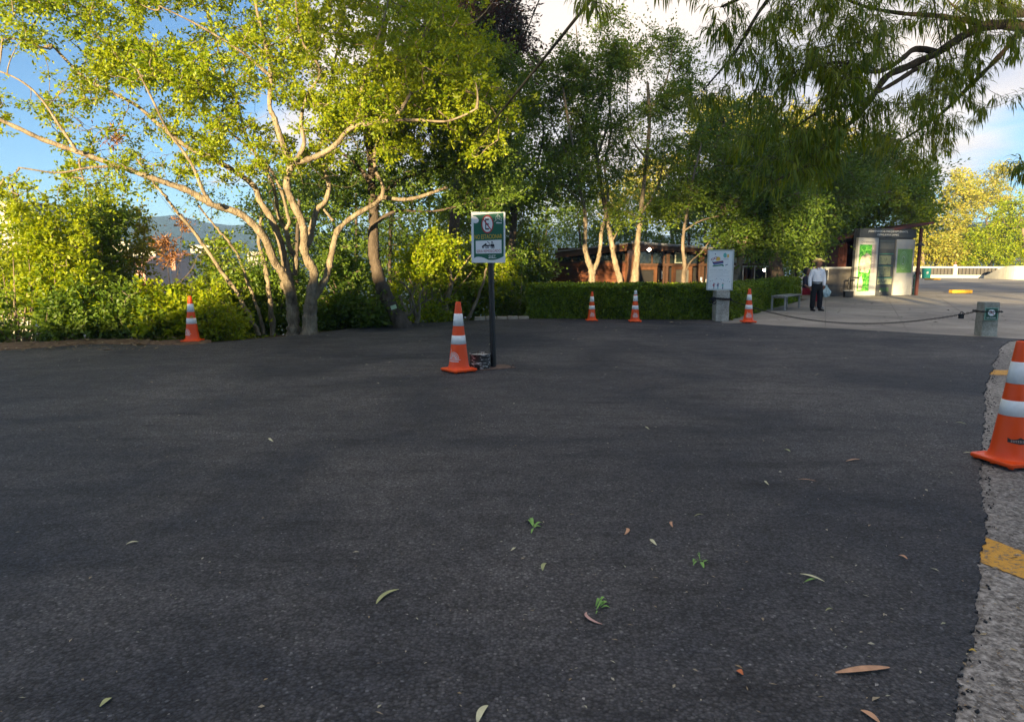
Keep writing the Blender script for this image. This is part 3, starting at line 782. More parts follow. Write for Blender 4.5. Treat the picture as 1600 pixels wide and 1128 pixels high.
# dark leaning tree right of it
d = 15.8
TBk = tree('dark_leaning_tree', 'dark-trunked tree leaning left behind the pale tree, small light tag on its trunk', G(627, 511) ,
     [([(640, 528), (630, 511), (620, 492), (610, 477), (601, 458), (593, 439), (587, 415), (584, 399), (583, 365), (584, 331), (581, 297), (580, 250), (575, 190), (590, 120), (600, 40)], (d, d + .6), .20, .07),
      ([(583, 330), (600, 300), (640, 275), (700, 258), (760, 250), (810, 240)], (d + .3, d + 1.5), .07, .02),
      ([(584, 350), (620, 330), (680, 330), (740, 315)], (d + .3, d + 1), .05, .016),
      ([(581, 290), (555, 255), (520, 230), (490, 200)], (d + .3, d + 1.5), .06, .02),
      ([(578, 210), (620, 160), (680, 120), (740, 90), (790, 60)], (d + .5, d + 2.0), .08, .02),
      ([(597, 120), (640, 60), (700, 10)], (d + .5, d + 2), .05, .02)],
     [(700, 215, 115, 55, d, d + 2.5, 230, .1), (650, 300, 130, 35, d, d + 2, 60, .5), (740, 120, 80, 70, d + .5, d + 2.5, 120, .1), (590, 200, 80, 60, d + .5, d + 2.5, 70, .2),
      (760, 280, 60, 50, d, d + 2.5, 70, .3), (520, 300, 60, 50, d + .5, d + 2.5, 40, .3), (660, 60, 100, 60, d + 1, d + 3, 80, .2)],
     M_BARK_DARK, L_DARK, 110, .17, .07, .3)
tagm = MB().box(-.065, -.004, -.045, .065, .004, .045, Matrix.Rotation(R(-18), 3, 'Y'))
tg = tagm.build('tree_tag', mat('tag_card', (.45, .55, .35), .7, .05, 20)); tg.location = at(615, 480, 15.57); tag(tg, 'small pale green card nailed to the dark leaning trunk', 'tag')

# reddish tree at the top centre, standing further back
d = 21
tree('reddish_tree', 'tall tree with drooping dark red and green leaves behind the pale tree at top centre', gb(700, 470, d),
     [([(700, foot(700, d)), (705, 400), (715, 300), (725, 200), (735, 100), (740, 0), (745, -80)], d, .2, .06), ([(730, 150), (770, 110), (800, 80)], d, .06, .02), ([(738, 50), (780, 20), (810, -10)], d, .06, .02), ([(735, 90), (700, 50), (660, 10)], d, .06, .02)],
     [(765, 40, 52, 55, d - 1, d + 2, 150, .1), (790, 80, 34, 28, d - 1, d + 1, 46, .1), (700, 20, 80, 60, d, d + 2, 100, .2), (745, -80, 90, 60, d - 1, d + 2, 120, 0), (690, -20, 30, 30, d - 1, d, 20, 0)],
     M_BARK_DARK, L_RUST, 90, .26, .13, .16, .008)
# broad tree filling behind between the two (x 700-860)
d = 24
tree('broadleaf_tree', 'bushy mid-green tree directly behind the no-parking sign', gb(800, 470, d),
     [([(800, foot(800, d)), (798, 420), (803, 330), (795, 250), (800, 160)], d, .17, .05), ([(800, 330), (760, 270), (740, 220)], d, .06, .02), ([(798, 300), (840, 250), (850, 200)], d, .06, .02)],
     [(780, 200, 75, 70, d - 1.5, d + 2, 170, .25), (830, 250, 50, 70, d - 1.5, d + 1, 90, .3), (740, 290, 90, 60, d - 1, d + 2, 110, .3), (840, 160, 40, 50, d - 1, d + 1, 50, .3), (790, 370, 40, 70, d - 1, d + 1.5, 80, .2), (740, 370, 70, 70, d, d + 2, 100, 0)],
     M_BARK_DARK, L_MID, 75, .27, .10, .3, .008)

# trees behind the hedge
d = 23.2
TC1 = tree('forked_tree', 'sunlit tree forking low into a Y behind the hedge, left of the pavilion doors', gb(925, 447, d),
     [([(925, foot(925, d)), (925, 447), (925, 421)], d, .125, .12),
      ([(925, 424), (918, 404), (914, 385), (915, 350), (912, 320), (905, 290), (900, 250), (890, 200), (880, 140)], (d, d - .6), .10, .03),
      ([(926, 424), (934, 408), (938, 385), (940, 362), (946, 338), (950, 300), (945, 260), (955, 200), (950, 130), (960, 60)], (d, d + .8), .085, .025),
      ([(912, 320), (880, 290), (850, 270)], d - .3, .04, .015), ([(903, 270), (870, 210), (850, 160)], d - .4, .04, .015)],
     [(885, 275, 58, 48, d - 1.5, d + .5, 85, .15), (860, 310, 40, 30, d - 1, d + 1, 26, .3), (880, 180, 60, 60, d - 1, d + 1.5, 80, .3), (870, 110, 45, 60, d - 1, d + 1.5, 50, .3)],
     M_BARK_PALE, L_MID, 75, .22, .10, .28, .008)
TC2 = tree('slim_tree', 'slim sunlit tree with two trunks meeting low behind the hedge, feathery top against the cloud', gb(970, 447, d + .3),
     [([(972, foot(972, d + .3)), (970, 447), (965, 425), (960, 405), (956, 382), (950, 350), (943, 310), (935, 270), (930, 220)], (d + .3, d + .7), .12, .06),
      ([(935, 270), (925, 220), (915, 150), (905, 90), (900, 40)], (d + .7, d + 1), .05, .015), ([(932, 250), (950, 190), (955, 120), (960, 60)], (d + .7, d + .5), .05, .015),
      ([(955, 380), (966, 360), (975, 345)], d + .5, .035, .014)],
     [(925, 95, 60, 60, d - .5, d + 2, 110, .35), (950, 180, 70, 60, d - .5, d + 2, 120, .3), (975, 60, 50, 45, d, d + 2, 60, .35), (930, 240, 60, 40, d - .5, d + 1.5, 60, .3), (950, 305, 40, 30, d - .5, d + 1, 26, .4)],
     M_BARK_PALE, L_MID, 70, .21, .09, .25, .007)
TC3 = tree('straight_tree', 'straight sunlit trunk behind the hedge in front of the pavilion corner', gb(991, 447, d),
     [([(990, foot(990, d)), (991, 447), (995, 407), (996, 382), (998, 362), (1001, 337), (1005, 300), (1010, 250), (1015, 190), (1012, 130)], (d, d + .5), .125, .05),
      ([(1000, 335), (1025, 300), (1035, 260), (1040, 220)], (d + .2, d + .8), .05, .015), ([(1010, 250), (985, 210), (980, 150), (985, 80)], (d + .3, d + .8), .04, .015), ([(1012, 180), (1040, 130), (1050, 80)], d + .5, .04, .015)],
     [(1020, 110, 70, 65, d - .5, d + 2.5, 130, .35), (1040, 200, 60, 55, d - .5, d + 2, 100, .3), (1065, 130, 50, 60, d, d + 2.5, 60, .35), (990, 260, 50, 35, d, d + 2, 46, .4), (985, 340, 30, 20, d - .5, d + .5, 16, .2), (1050, 280, 50, 45, d, d + 2, 56, .3)],
     M_BARK_PALE, L_MID, 70, .21, .09, .25, .007)
TC4 = tree('slender_tree', 'slender grey tree with one side branch in front of the pavilion doors', gb(1068, 446, d - .5),
     [([(1068, foot(1068, d - .5)), (1068, 440), (1070, 415), (1067, 390), (1068, 365), (1072, 340), (1078, 310), (1085, 270), (1095, 230)], d - .5, .085, .03),
      ([(1071, 425), (1080, 408), (1095, 395), (1110, 375)], d - .6, .03, .012), ([(1070, 360), (1095, 345), (1130, 335), (1160, 318)], d - .6, .03, .012), ([(1074, 330), (1050, 300), (1040, 270)], d - .4, .03, .012)],
     [(1080, 320, 60, 45, d - 1.5, d + 1, 80, .35), (1100, 250, 60, 50, d - 1, d + 1, 90, .2), (1050, 335, 30, 20, d - 1, d, 18, .3)],
     M_BARK_MID, L_MID, 70, .21, .09, .25, .006)
TC5 = tree('leaning_tree', 'leaning trunk half in sunlight behind the white sign board, pale card at its foot', gb(1147, 447, d - .6),
     [([(1138, foot(1138, d - .6)), (1146, 447), (1150, 430), (1156, 412), (1159, 395), (1166, 370), (1180, 335), (1195, 300), (1210, 260)], (d - .6, d), .14, .06),
      ([(1160, 390), (1140, 350), (1130, 310)], d - .5, .05, .02), ([(1178, 338), (1220, 310), (1260, 300)], (d - .3, d - 1), .05, .02)],
     [(1160, 300, 80, 55, d - 1.5, d + 1.5, 190, .1), (1230, 310, 60, 50, d - 2, d + 1, 110, .1), (1190, 235, 80, 45, d - 1, d + 2, 120, .15), (1150, 365, 55, 22, d - 1, d + 1, 50, .2), (1210, 370, 60, 30, d - 1, d + 1.5, 70, .2)],
     M_BARK_MID, L_DARK, 75, .24, .10, .26, .008)
card = MB().box(-.10, -.004, -.09, .10, .004, .09, Matrix.Rotation(R(-12), 3, 'Y')).build('tree_tag', mat('card_white', (.7, .62, .45), .7, .05, 20))
card.location = at(1147, 443, 22.35); tag(card, 'sunlit pale card at the foot of the leaning trunk behind the hedge', 'tag')

# dark mass to the right of the pavilion
d = 29
tree('spreading_tree', 'broad dark spreading tree between the pavilion and the information stand', gb(1215, 450, d),
     [([(1217, foot(1217, d)), (1216, 440), (1210, 400), (1215, 350), (1235, 300), (1250, 250)], d, .30, .12),
      ([(1212, 400), (1180, 350), (1140, 310)], d, .14, .04), ([(1217, 345), (1270, 320), (1330, 310), (1390, 300)], (d, d + 2), .14, .04), ([(1240, 290), (1300, 250), (1350, 230)], (d, d + 2), .1, .03), ([(1245, 270), (1200, 230), (1160, 210)], d, .1, .03)],
     [(1270, 295, 105, 55, d - 2, d + 3, 310, .1), (1200, 270, 100, 70, d - 1, d + 3, 240, .1), (1330, 240, 90, 40, d - 1, d + 3, 130, .3), (1235, 368, 72, 32, d - 1, d + 2, 140, 0), (1150, 210, 70, 50, d, d + 3, 110, .2)],
     M_BARK_DARK, L_DARK, 85, .34, .13, .26, .010)
d = 36
tree('spreading_tree', 'dark layered tree rising behind the information stand', gb(1350, 450, d),
     [([(1352, foot(1352, d)), (1350, 400), (1340, 350), (1335, 300)], d, .28, .1), ([(1345, 360), (1390, 320), (1430, 300)], d, .12, .04), ([(1340, 340), (1300, 300), (1280, 280)], d, .12, .04), ([(1336, 305), (1370, 265), (1400, 250)], d, .1, .03)],
     [(1370, 320, 85, 38, d - 3, d + 2, 210, .1), (1400, 275, 60, 32, d - 2, d + 2, 90, .25), (1300, 330, 70, 50, d - 2, d + 2, 120, .1), (1340, 280, 60, 40, d - 2, d + 2, 90, .2), (1290, 405, 45, 22, d, d + 2, 50, .0), (1420, 325, 34, 24, d - 2, d + 2, 40, .2)],
     M_BARK_DARK, L_MID, 80, .42, .16, .26, .012)

# yellow sunlit trees further off
far = [('sunlit tall yellow-green tree seen between the trunks above the pavilion', 1050, 60, [(1060, 290, 80, 45, 56, 64, 150, .2), (1110, 190, 45, 45, 56, 64, 90, .25), (975, 300, 40, 35, 56, 64, 60, .3)], L_YELLOW),
       ('sunlit yellow tree whose top shows above the dark spreading tree', 1240, 58, [(1240, 215, 90, 45, 56, 62, 130, .2), (1320, 240, 60, 30, 56, 62, 70, .3), (1180, 190, 50, 40, 56, 62, 60, .2)], L_YELLOW),
       ('tall feathery yellow tree standing just right of the information stand beyond the low wall', 1460, 82, [(1470, 370, 46, 42, 80, 86, 150, 0), (1480, 310, 52, 48, 80, 88, 150, .3), (1515, 400, 30, 20, 78, 82, 60, 0)], L_YELLOW),
       ('airy yellow tree with the highest top above the far low wall', 1545, 92, [(1530, 310, 48, 36, 88, 96, 100, .35), (1565, 290, 46, 30, 88, 96, 80, .35), (1500, 380, 42, 34, 88, 96, 100, .1), (1550, 350, 45, 35, 88, 96, 80, .3)], L_YELLOW),
       ('bright green bushy tree at the right edge beyond the far low wall', 1600, 76, [(1590, 340, 40, 30, 74, 79, 90, .1), (1560, 380, 50, 28, 74, 79, 110, .1), (1600, 395, 60, 20, 73, 78, 90, 0), (1530, 402, 30, 14, 74, 78, 40, 0), (1660, 340, 50, 60, 74, 80, 80, 0)], L_BRIGHT),
       ('rounded yellow bush-like tree behind the far green bin', 1440, 76, [(1440, 395, 34, 22, 74, 78, 80, 0), (1478, 392, 26, 22, 74, 77, 80, 0)], L_YELLOW)]
for lab, x, d, regs, lm in far:
    f = 433
    tree('distant_tree', lab, at(x, f, d), [([(x, f), (x + 3, f - 40), (x - 4, f - 90)] if regs[0][1] < 360 else [(x, f), (x + 2, f - 30), (x - 3, f - 50)], d, .28, .1)], [(a_, b__, c_, d_, e_, f_, int(g_ * .8), h_ + .15) for a_, b__, c_, d_, e_, f_, g_, h_ in regs], M_BARK_MID, lm, 70, .45, .25, .28, .02, 'sunlit trees beyond the plaza', m=4)
def distant_row(label, x0, x1, y0, y1, d0, d1, n_, lm, L, rad, per, base_y=440):
    xm = (x0 + x1) / 2
    p = gb(xm, 440, (d0 + d1) / 2)
    T = Plant('woodland', label, 'trees', p, M_BARK_DARK, lm)
    for i in range(max(3, int((x1 - x0) / 45))):
        x = x0 + (x1 - x0) * (i + .5) / max(3, int((x1 - x0) / 45)) + rng.uniform(-8, 8); dd = rng.uniform(d0, d1); q = gb(x, 440, dd)
        top = at(x + rng.uniform(-12, 12), y0 + (y1 - y0) * .2, dd)
        T.limb([q - Vector((0, 0, .2)), q.lerp(top, .5) + Vector((rng.uniform(-.3, .3), 0, 0)), top], .16, .05, 'trunk', 7, 4)
    C = ell((x0 + x1) / 2, (y0 + y1) / 2, (x1 - x0) / 2, (y1 - y0) / 2, d0, d1, n_, .1)
    # square patch rather than ellipse
    X = rng.uniform(x0, x1, n_); Y = rng.uniform(y0, y1, n_) + 14 * np.sin(X * .05) ; D_ = rng.uniform(d0, d1, n_)
    C = at_np(X, Y, D_)
    T.clusters(C, .012, m=4); T.foliage(per, rad, L, .28); T.done(); tag(T.o, kind='stuff'); return T
distant_row('dark wood filling the slope behind the pale tree, between it and the hedge', 400, 815, 255, 500, 26, 34, 700, L_DARK, .15, .42, 75)
distant_row('dark trees behind the pavilion roof', 840, 1330, 300, 440, 44, 54, 520, L_DARK, .22, .6, 70)
distant_row('lower wooded slope behind the left bushes', -80, 400, 480, 560, 22, 30, 110, L_DARK, .15, .45, 60)

# ---- bushes and saplings along the left bank
def bush(label, x, d, regs, lm, per=58, rad=.15, L=.088, stems=8, name='bush', bm=M_BARK_MID, ratio=.3, r0=.03, up=.5, rt=.005):
    p = gb(x, 500, d)
    T = Plant(name, label, 'bush', p, bm, lm, None, M_BARK_PALE)
    C = np.concatenate([ell(r[0], r[1], r[2] * 1.08, r[3] * 1.15, r[4], r[5], int(r[6] * .8), r[7] + .32) for r in regs])
    for i in range(stems):
        c = Vector(C[rng.integers(len(C))]); b0 = p + Vector((rng.uniform(-.2, .2), rng.uniform(-.15, .15), -.1))
        T.limb([b0, b0.lerp(c, .4) + Vector((rng.uniform(-.12, .12), 0, .1)), c], r0, .008, 'stem', 6, 4)
    T.clusters(C, rt, bend=.25, m=5); T.foliage(per, rad, L, ratio, up); T.done(); return T
bush('sunlit yellow-green sapling at the far left edge', 30, 14.5, [(40, 420, 70, 55, 13.6, 15.4, 90, .2), (25, 370, 55, 40, 13.6, 15, 36, .3)], L_BRIGHT)
bush('bright yellow-green bush below the pale apartment block at left', 100, 14.2, [(95, 380, 42, 38, 13.6, 15, 70, .1), (100, 440, 50, 36, 13.4, 15, 60, .2)], L_BRIGHT)
bush('dark-leaved small tree left of the view of the blue ridge', 150, 16.5, [(155, 345, 48, 32, 16, 17.4, 100, .1), (150, 395, 32, 40, 16, 17, 60, .2), (160, 440, 55, 30, 16, 17, 60, .1)], L_DARK, stems=5)
bush('dim green bush at the lower left corner of the bank', 40, 13.6, [(45, 500, 90, 38, 13, 14.2, 120, .15)], L_DARK)
bush('leafy green bush with gaps below the dark small tree', 170, 13.9, [(165, 485, 70, 36, 13.4, 14.6, 100, .2), (205, 505, 50, 26, 13.4, 14.2, 60, .1)], L_DARK)
bush('pale yellow-green sapling in front of the distant ridge', 205, 17.5, [(205, 375, 30, 40, 17, 18.4, 50, .2), (190, 410, 40, 25, 17, 18, 40, .2)], L_YELLOW)
bush('yellow-green bush with round leaves just left of the left cone', 255, 14.1, [(250, 470, 38, 40, 13.6, 14.8, 90, .1), (262, 515, 38, 22, 13.4, 14.2, 60, .1)], L_BRIGHT, L=.095, ratio=.42)
bush('fern-like bright bush right behind the left cone', 330, 14.2, [(325, 480, 40, 28, 13.7, 14.9, 70, .1), (340, 510, 40, 20, 13.6, 14.4, 60, .1)], L_BRIGHT, L=.09, ratio=.2)
bush('dim bush behind the thin leaning trunks', 360, 16.5, [(345, 420, 55, 40, 16, 17.5, 80, .2), (380, 470, 50, 40, 16, 17.5, 90, .1)], L_MID)
bush('dark bush between the thin trunks and the pale tree', 420, 16.4, [(425, 470, 45, 50, 16, 17.5, 100, .0)], L_DARK)
bush('dark bush right of the pale tree foot', 535, 16.6, [(535, 450, 45, 60, 16, 17.6, 130, .0), (560, 490, 50, 22, 15.6, 16.6, 70, .0)], L_DARK)
bush('leggy bush with sunlit yellow-green leaves between the leaning tree and the sign', 660, 18.4, [(655, 385, 45, 28, 17.5, 19, 70, .45), (705, 405, 60, 40, 17.5, 20, 80, .5), (640, 425, 30, 22, 17.5, 18.6, 24, .4), (755, 430, 40, 30, 18.5, 20, 30, .5)], L_BRIGHT, L=.085)
bush('sunlit bush low beside the foot of the leaning tree', 570, 17.2, [(565, 490, 34, 18, 16.6, 17.6, 40, .1), (600, 470, 20, 25, 17, 18, 26, .2), (680, 490, 30, 14, 17.6, 18.4, 26, .1)], L_BRIGHT)
bush('mid-green bush behind the orange cone at the sign', 710, 20, [(715, 460, 60, 38, 19, 21, 130, .0), (765, 440, 42, 45, 19.5, 22, 110, .0)], L_MID, L=.09)
bush('dark bush between the sign post and the hedge', 800, 20.5, [(800, 480, 30, 22, 19.5, 21, 60, .0), (790, 420, 40, 40, 20, 22, 70, .1)], L_DARK, L=.09)
bush('green bush at the far left edge filling below the pale apartment block', 0, 17, [(0, 440, 60, 50, 16.4, 18, 120, -.2), (-50, 400, 50, 50, 16.4, 18, 60, -.1), (60, 455, 50, 28, 17, 18.4, 60, -.1)], L_MID)
bush('dense dark bush closing the gap between the hedge end and the pavilion', 825, 27, [(822, 415, 34, 40, 26, 28, 110, -.3), (800, 440, 30, 30, 26, 28, 60, -.3)], L_DARK, L=.12, rad=.22)
bush('low dark undergrowth closing the ground right behind the pale tree foot', 470, 16.8, [(450, 500, 60, 20, 16, 17.6, 110, -.3), (520, 505, 50, 16, 16.4, 17.6, 70, -.3), (380, 505, 40, 18, 16, 17.4, 60, -.3)], L_DARK)
# dry rust-coloured seed heads beside the blue ridge
DR = Plant('dry_shrub', 'thin shrub with rust-orange dead leaves left of the leaning trunks', 'bush', gb(265, 500, 15.5), M_TWIG, L_DRY)
for q in ([(268, 470), (262, 420), (258, 375)], [(270, 470), (280, 410), (284, 350)], [(266, 470), (250, 440), (225, 435)], [(272, 460), (300, 420), (312, 390)]):
    DR.limb(px([(266, foot(266, 15.5))] + q, 15.5), .012, .005, 'stem', 5, 4)
DR.clusters(np.concatenate([ell(259, 378, 8, 8, 15.3, 15.7, 10), ell(284, 350, 8, 8, 15.3, 15.7, 6), ell(270, 400, 18, 12, 15.3, 15.7, 12), ell(228, 450, 14, 10, 15, 15.6, 10), ell(175, 212, 12, 12, 13.4, 13.8, 6)]), .003, m=4)
DR.foliage(34, .09, .09, .14); DR.done()

# thin leaning trunks
for lab, seq, d, r0, r1 in [('long thin sunlit trunk leaning left from right of the left cone up to the sky', [(404, 524), (398, 508), (372, 461), (346, 424), (314, 378), (285, 341), (262, 312), (239, 285), (215, 250)], 14.7, .055, .02),
                            ('second thin sunlit trunk beside the long leaning one, shorter', [(412, 522), (405, 490), (392, 455), (372, 400), (352, 372), (335, 354), (310, 320)], 15.4, .045, .018),
                            ('upright dim thin trunk close left of the pale tree', [(427, 524), (424, 490), (419, 450), (414, 415), (405, 380), (408, 340)], 15.2, .07, .03),
                            ('low broken branch leaning left at the foot of the thin trunks', [(378, 524), (366, 500), (345, 470), (322, 452)], 14.6, .03, .012)]:
    b0 = at(seq[0][0], seq[0][1], d); T = Plant('thin_tree' if 'branch' not in lab else 'fallen_branch', lab, 'tree' if 'branch' not in lab else 'branch', b0, M_BARK_PALE, L_MID)
    T.limb(px(seq, d), r0, r1, 'trunk' if 'branch' not in lab else 'stem', 8, 5, wob=.01)
    e = seq[-1]; T.clusters(np.concatenate([ell(e[0], e[1], 45, 30, d - .5, d + .5, 16), ell(seq[len(seq)//2][0], seq[len(seq)//2][1], 40, 50, d - .4, d + .4, 14)]), .004, bend=.3)
    if 'dim' in lab or 'second' in lab: T.foliage(30, .12, .06); T.done()
# sunlit bare stumps and sticks right of the leaning tree
st = Plant('bare_shrub', 'sunlit bare twisted stems right of the leaning tree trunk', 'bush', gb(652, 505, 17), M_BARK_PALE, L_BRIGHT)
for q, r0 in [([(652, 508), (648, 484), (643, 465), (636, 448), (625, 440)], .05), ([(652, 508), (656, 484), (655, 466), (662, 450)], .045), ([(638, 494), (630, 476), (624, 462)], .06), ([(640, 492), (652, 478), (675, 466)], .03), ([(650, 495), (640, 470), (648, 455), (640, 436)], .035), ([(612, 508), (598, 480), (586, 468), (585, 458)], .035), ([(612, 508), (600, 492), (572, 492)], .03)]:
    st.limb(px(q, 17), r0, r0 * .45, 'stem', 8, 4, wob=.012)
st.clusters(ell(650, 450, 50, 30, 16.6, 17.4, 30), .004, bend=.35)
st2 = Plant('bare_shrub', 'pale split stump and sticks just left of the orange cone top', 'bush', gb(696, 502, 18.5), M_BARK_PALE, L_BRIGHT)
for q, r0 in [([(694, 504), (697, 485), (698, 468)], .085), ([(706, 504), (692, 482), (688, 458), (690, 440)], .02), ([(698, 470), (705, 440), (698, 410), (690, 380)], .07), ([(702, 450), (720, 420), (735, 400)], .03), ([(730, 500), (745, 470), (755, 440), (760, 420)], .05)]:
    st2.limb(px(q, 18.5), r0, r0 * .5, 'stem', 8, 4, wob=.012)

# ---- near tree on the right whose drooping boughs hang over the view
tb = Vector((9.2, 6.4, -.03))
TF = Plant('overhanging_tree', 'near tree at top right, long boughs of drooping narrow leaflets hanging over the plaza', 'tree', tb, M_BARK_DARK, L_FROND)
TF.limb([tb, tb + Vector((-.1, 0, 1.2)), tb + Vector((.05, .1, 2.4)), tb + Vector((-.3, .2, 3.6)), tb + Vector((-.6, .3, 5.0)), tb + Vector((-.6, .6, 6.6))], .3, .12, 'trunk', 14, 6, flare=.4)
def fl(seq, d, r0, r1, start=None):
    P = px(seq, d)
    if start: P = [Vector(start)] + P
    TF.limb(P, r0, r1, 'limb', 8, 5)
fl([(1680, 60), (1600, 42), (1546, 40), (1506, 56), (1466, 82), (1426, 101), (1386, 120), (1360, 157), (1333, 189), (1306, 207), (1288, 226), (1266, 255), (1213, 282)], (6.6, 5.6), .055, .008, tb + Vector((-.2, .2, 3.3)))
fl([(1468, 82), (1431, 77), (1410, 92), (1386, 108), (1360, 112), (1333, 101), (1301, 98), (1260, 108)], (6.3, 5.4), .028, .008)
fl([(1546, 40), (1493, 29), (1453, 24), (1407, 21), (1350, 10), (1280, -20)], (6.5, 6), .03, .01)
fl([(1431, 108), (1400, 128), (1370, 145), (1330, 165), (1290, 170), (1240, 200)], (6.2, 5.6), .022, .008)
fl([(1600, 42), (1560, 90), (1520, 130), (1480, 170), (1440, 200), (1400, 225)], (6.6, 7.2), .03, .008)
fl([(1640, 20), (1560, -20), (1450, -60), (1330, -60), (1220, -30), (1130, 10)], (6.4, 5.4), .05, .01, tb + Vector((-.4, .3, 4.4)))
fl([(1640, -60), (1450, -130), (1250, -140), (1050, -90), (930, -40)], (6.2, 5.2), .05, .01, tb + Vector((-.5, .3, 5.0)))
fl([(1300, -100), (1200, 0), (1150, 80), (1100, 140)], (5.8, 5.6), .025, .007)
fl([(1700, 200), (1640, 240), (1590, 260)], (6.2, 6.0), .02, .006, tb + Vector((-.2, .2, 3.0)))
fl([(1538, 43), (1515, 28), (1495, 14), (1470, -10)], (6.3, 6.2), .012, .006)
fl([(1458, -20), (1462, 20), (1466, 45), (1471, 75)], 6.0, .008, .005)
regF = [(1250, 90, 120, 90, 5.0, 6.6, 130, .2), (1230, 240, 90, 60, 5.0, 5.9, 70, .2), (1290, 60, 120, 75, 5.0, 6.6, 170, .3), (1390, 130, 110, 55, 5.2, 6.6, 120, .35), (1240, 130, 80, 70, 5.0, 6.0, 90, .25), (1250, 220, 70, 50, 5.0, 5.9, 70, .2), (1330, 180, 70, 40, 5.2, 6, 44, .3),
        (1480, 60, 120, 60, 5.6, 6.8, 100, .35), (1550, 110, 70, 60, 6, 7, 60, .4), (1430, 210, 70, 40, 6.4, 7.4, 60, .4), (1480, 170, 60, 40, 6.4, 7.2, 46, .4), (1140, 50, 40, 50, 5.2, 5.8, 26, .5),
        (1100, 150, 45, 22, 5.2, 5.8, 20, .3), (1300, -60, 220, 60, 5.2, 6.4, 150, 0), (1050, -50, 160, 45, 5, 5.8, 60, .2), (1595, 262, 25, 14, 5.6, 6, 14, 0), (1440, 0, 160, 40, 5.6, 6.6, 80, .3), (925, 0, 40, 12, 5.0, 5.4, 12, 0), (1410, 255, 45, 25, 6.6, 7.2, 20, .3), (1560, 30, 50, 50, 6, 7, 30, .3)]
C = np.concatenate([ell(*r) for r in regF])
TF.clusters(C, .0022, bend=.2, m=6, grow=.28)
n_ = len(TF.C); per = 21
# leaflets along the last part of each twig and fanning at its tip
Pp = TF.P[:, 2:]; k = rng.integers(0, Pp.shape[1] - 1, size=(n_, per)); t = rng.uniform(0, 1, size=(n_, per))
ii = np.arange(n_)[:, None]; pos = Pp[ii, k] * (1 - t[..., None]) + Pp[ii, k + 1] * t[..., None]
pos = pos.reshape(-1, 3); tw_d = np.repeat(TF.Pd, per, 0)
side = unit(rng.normal(size=pos.shape)); side -= tw_d * (side * tw_d).sum(1, keepdims=True)
D = unit(side) * .8 + tw_d * .8; D[:, 2] -= .25
far_off = rng.uniform(0, .07, size=(len(pos), 1)); pos = pos + unit(D) * far_off
Ls = .078 * np.exp(rng.normal(size=len(pos)) * .28)
V, F = strips(pos, D, Ls, Ls * .050, rng.uniform(.35, 1.0, len(pos)))
TF._addleaf(V, F); TF.done()

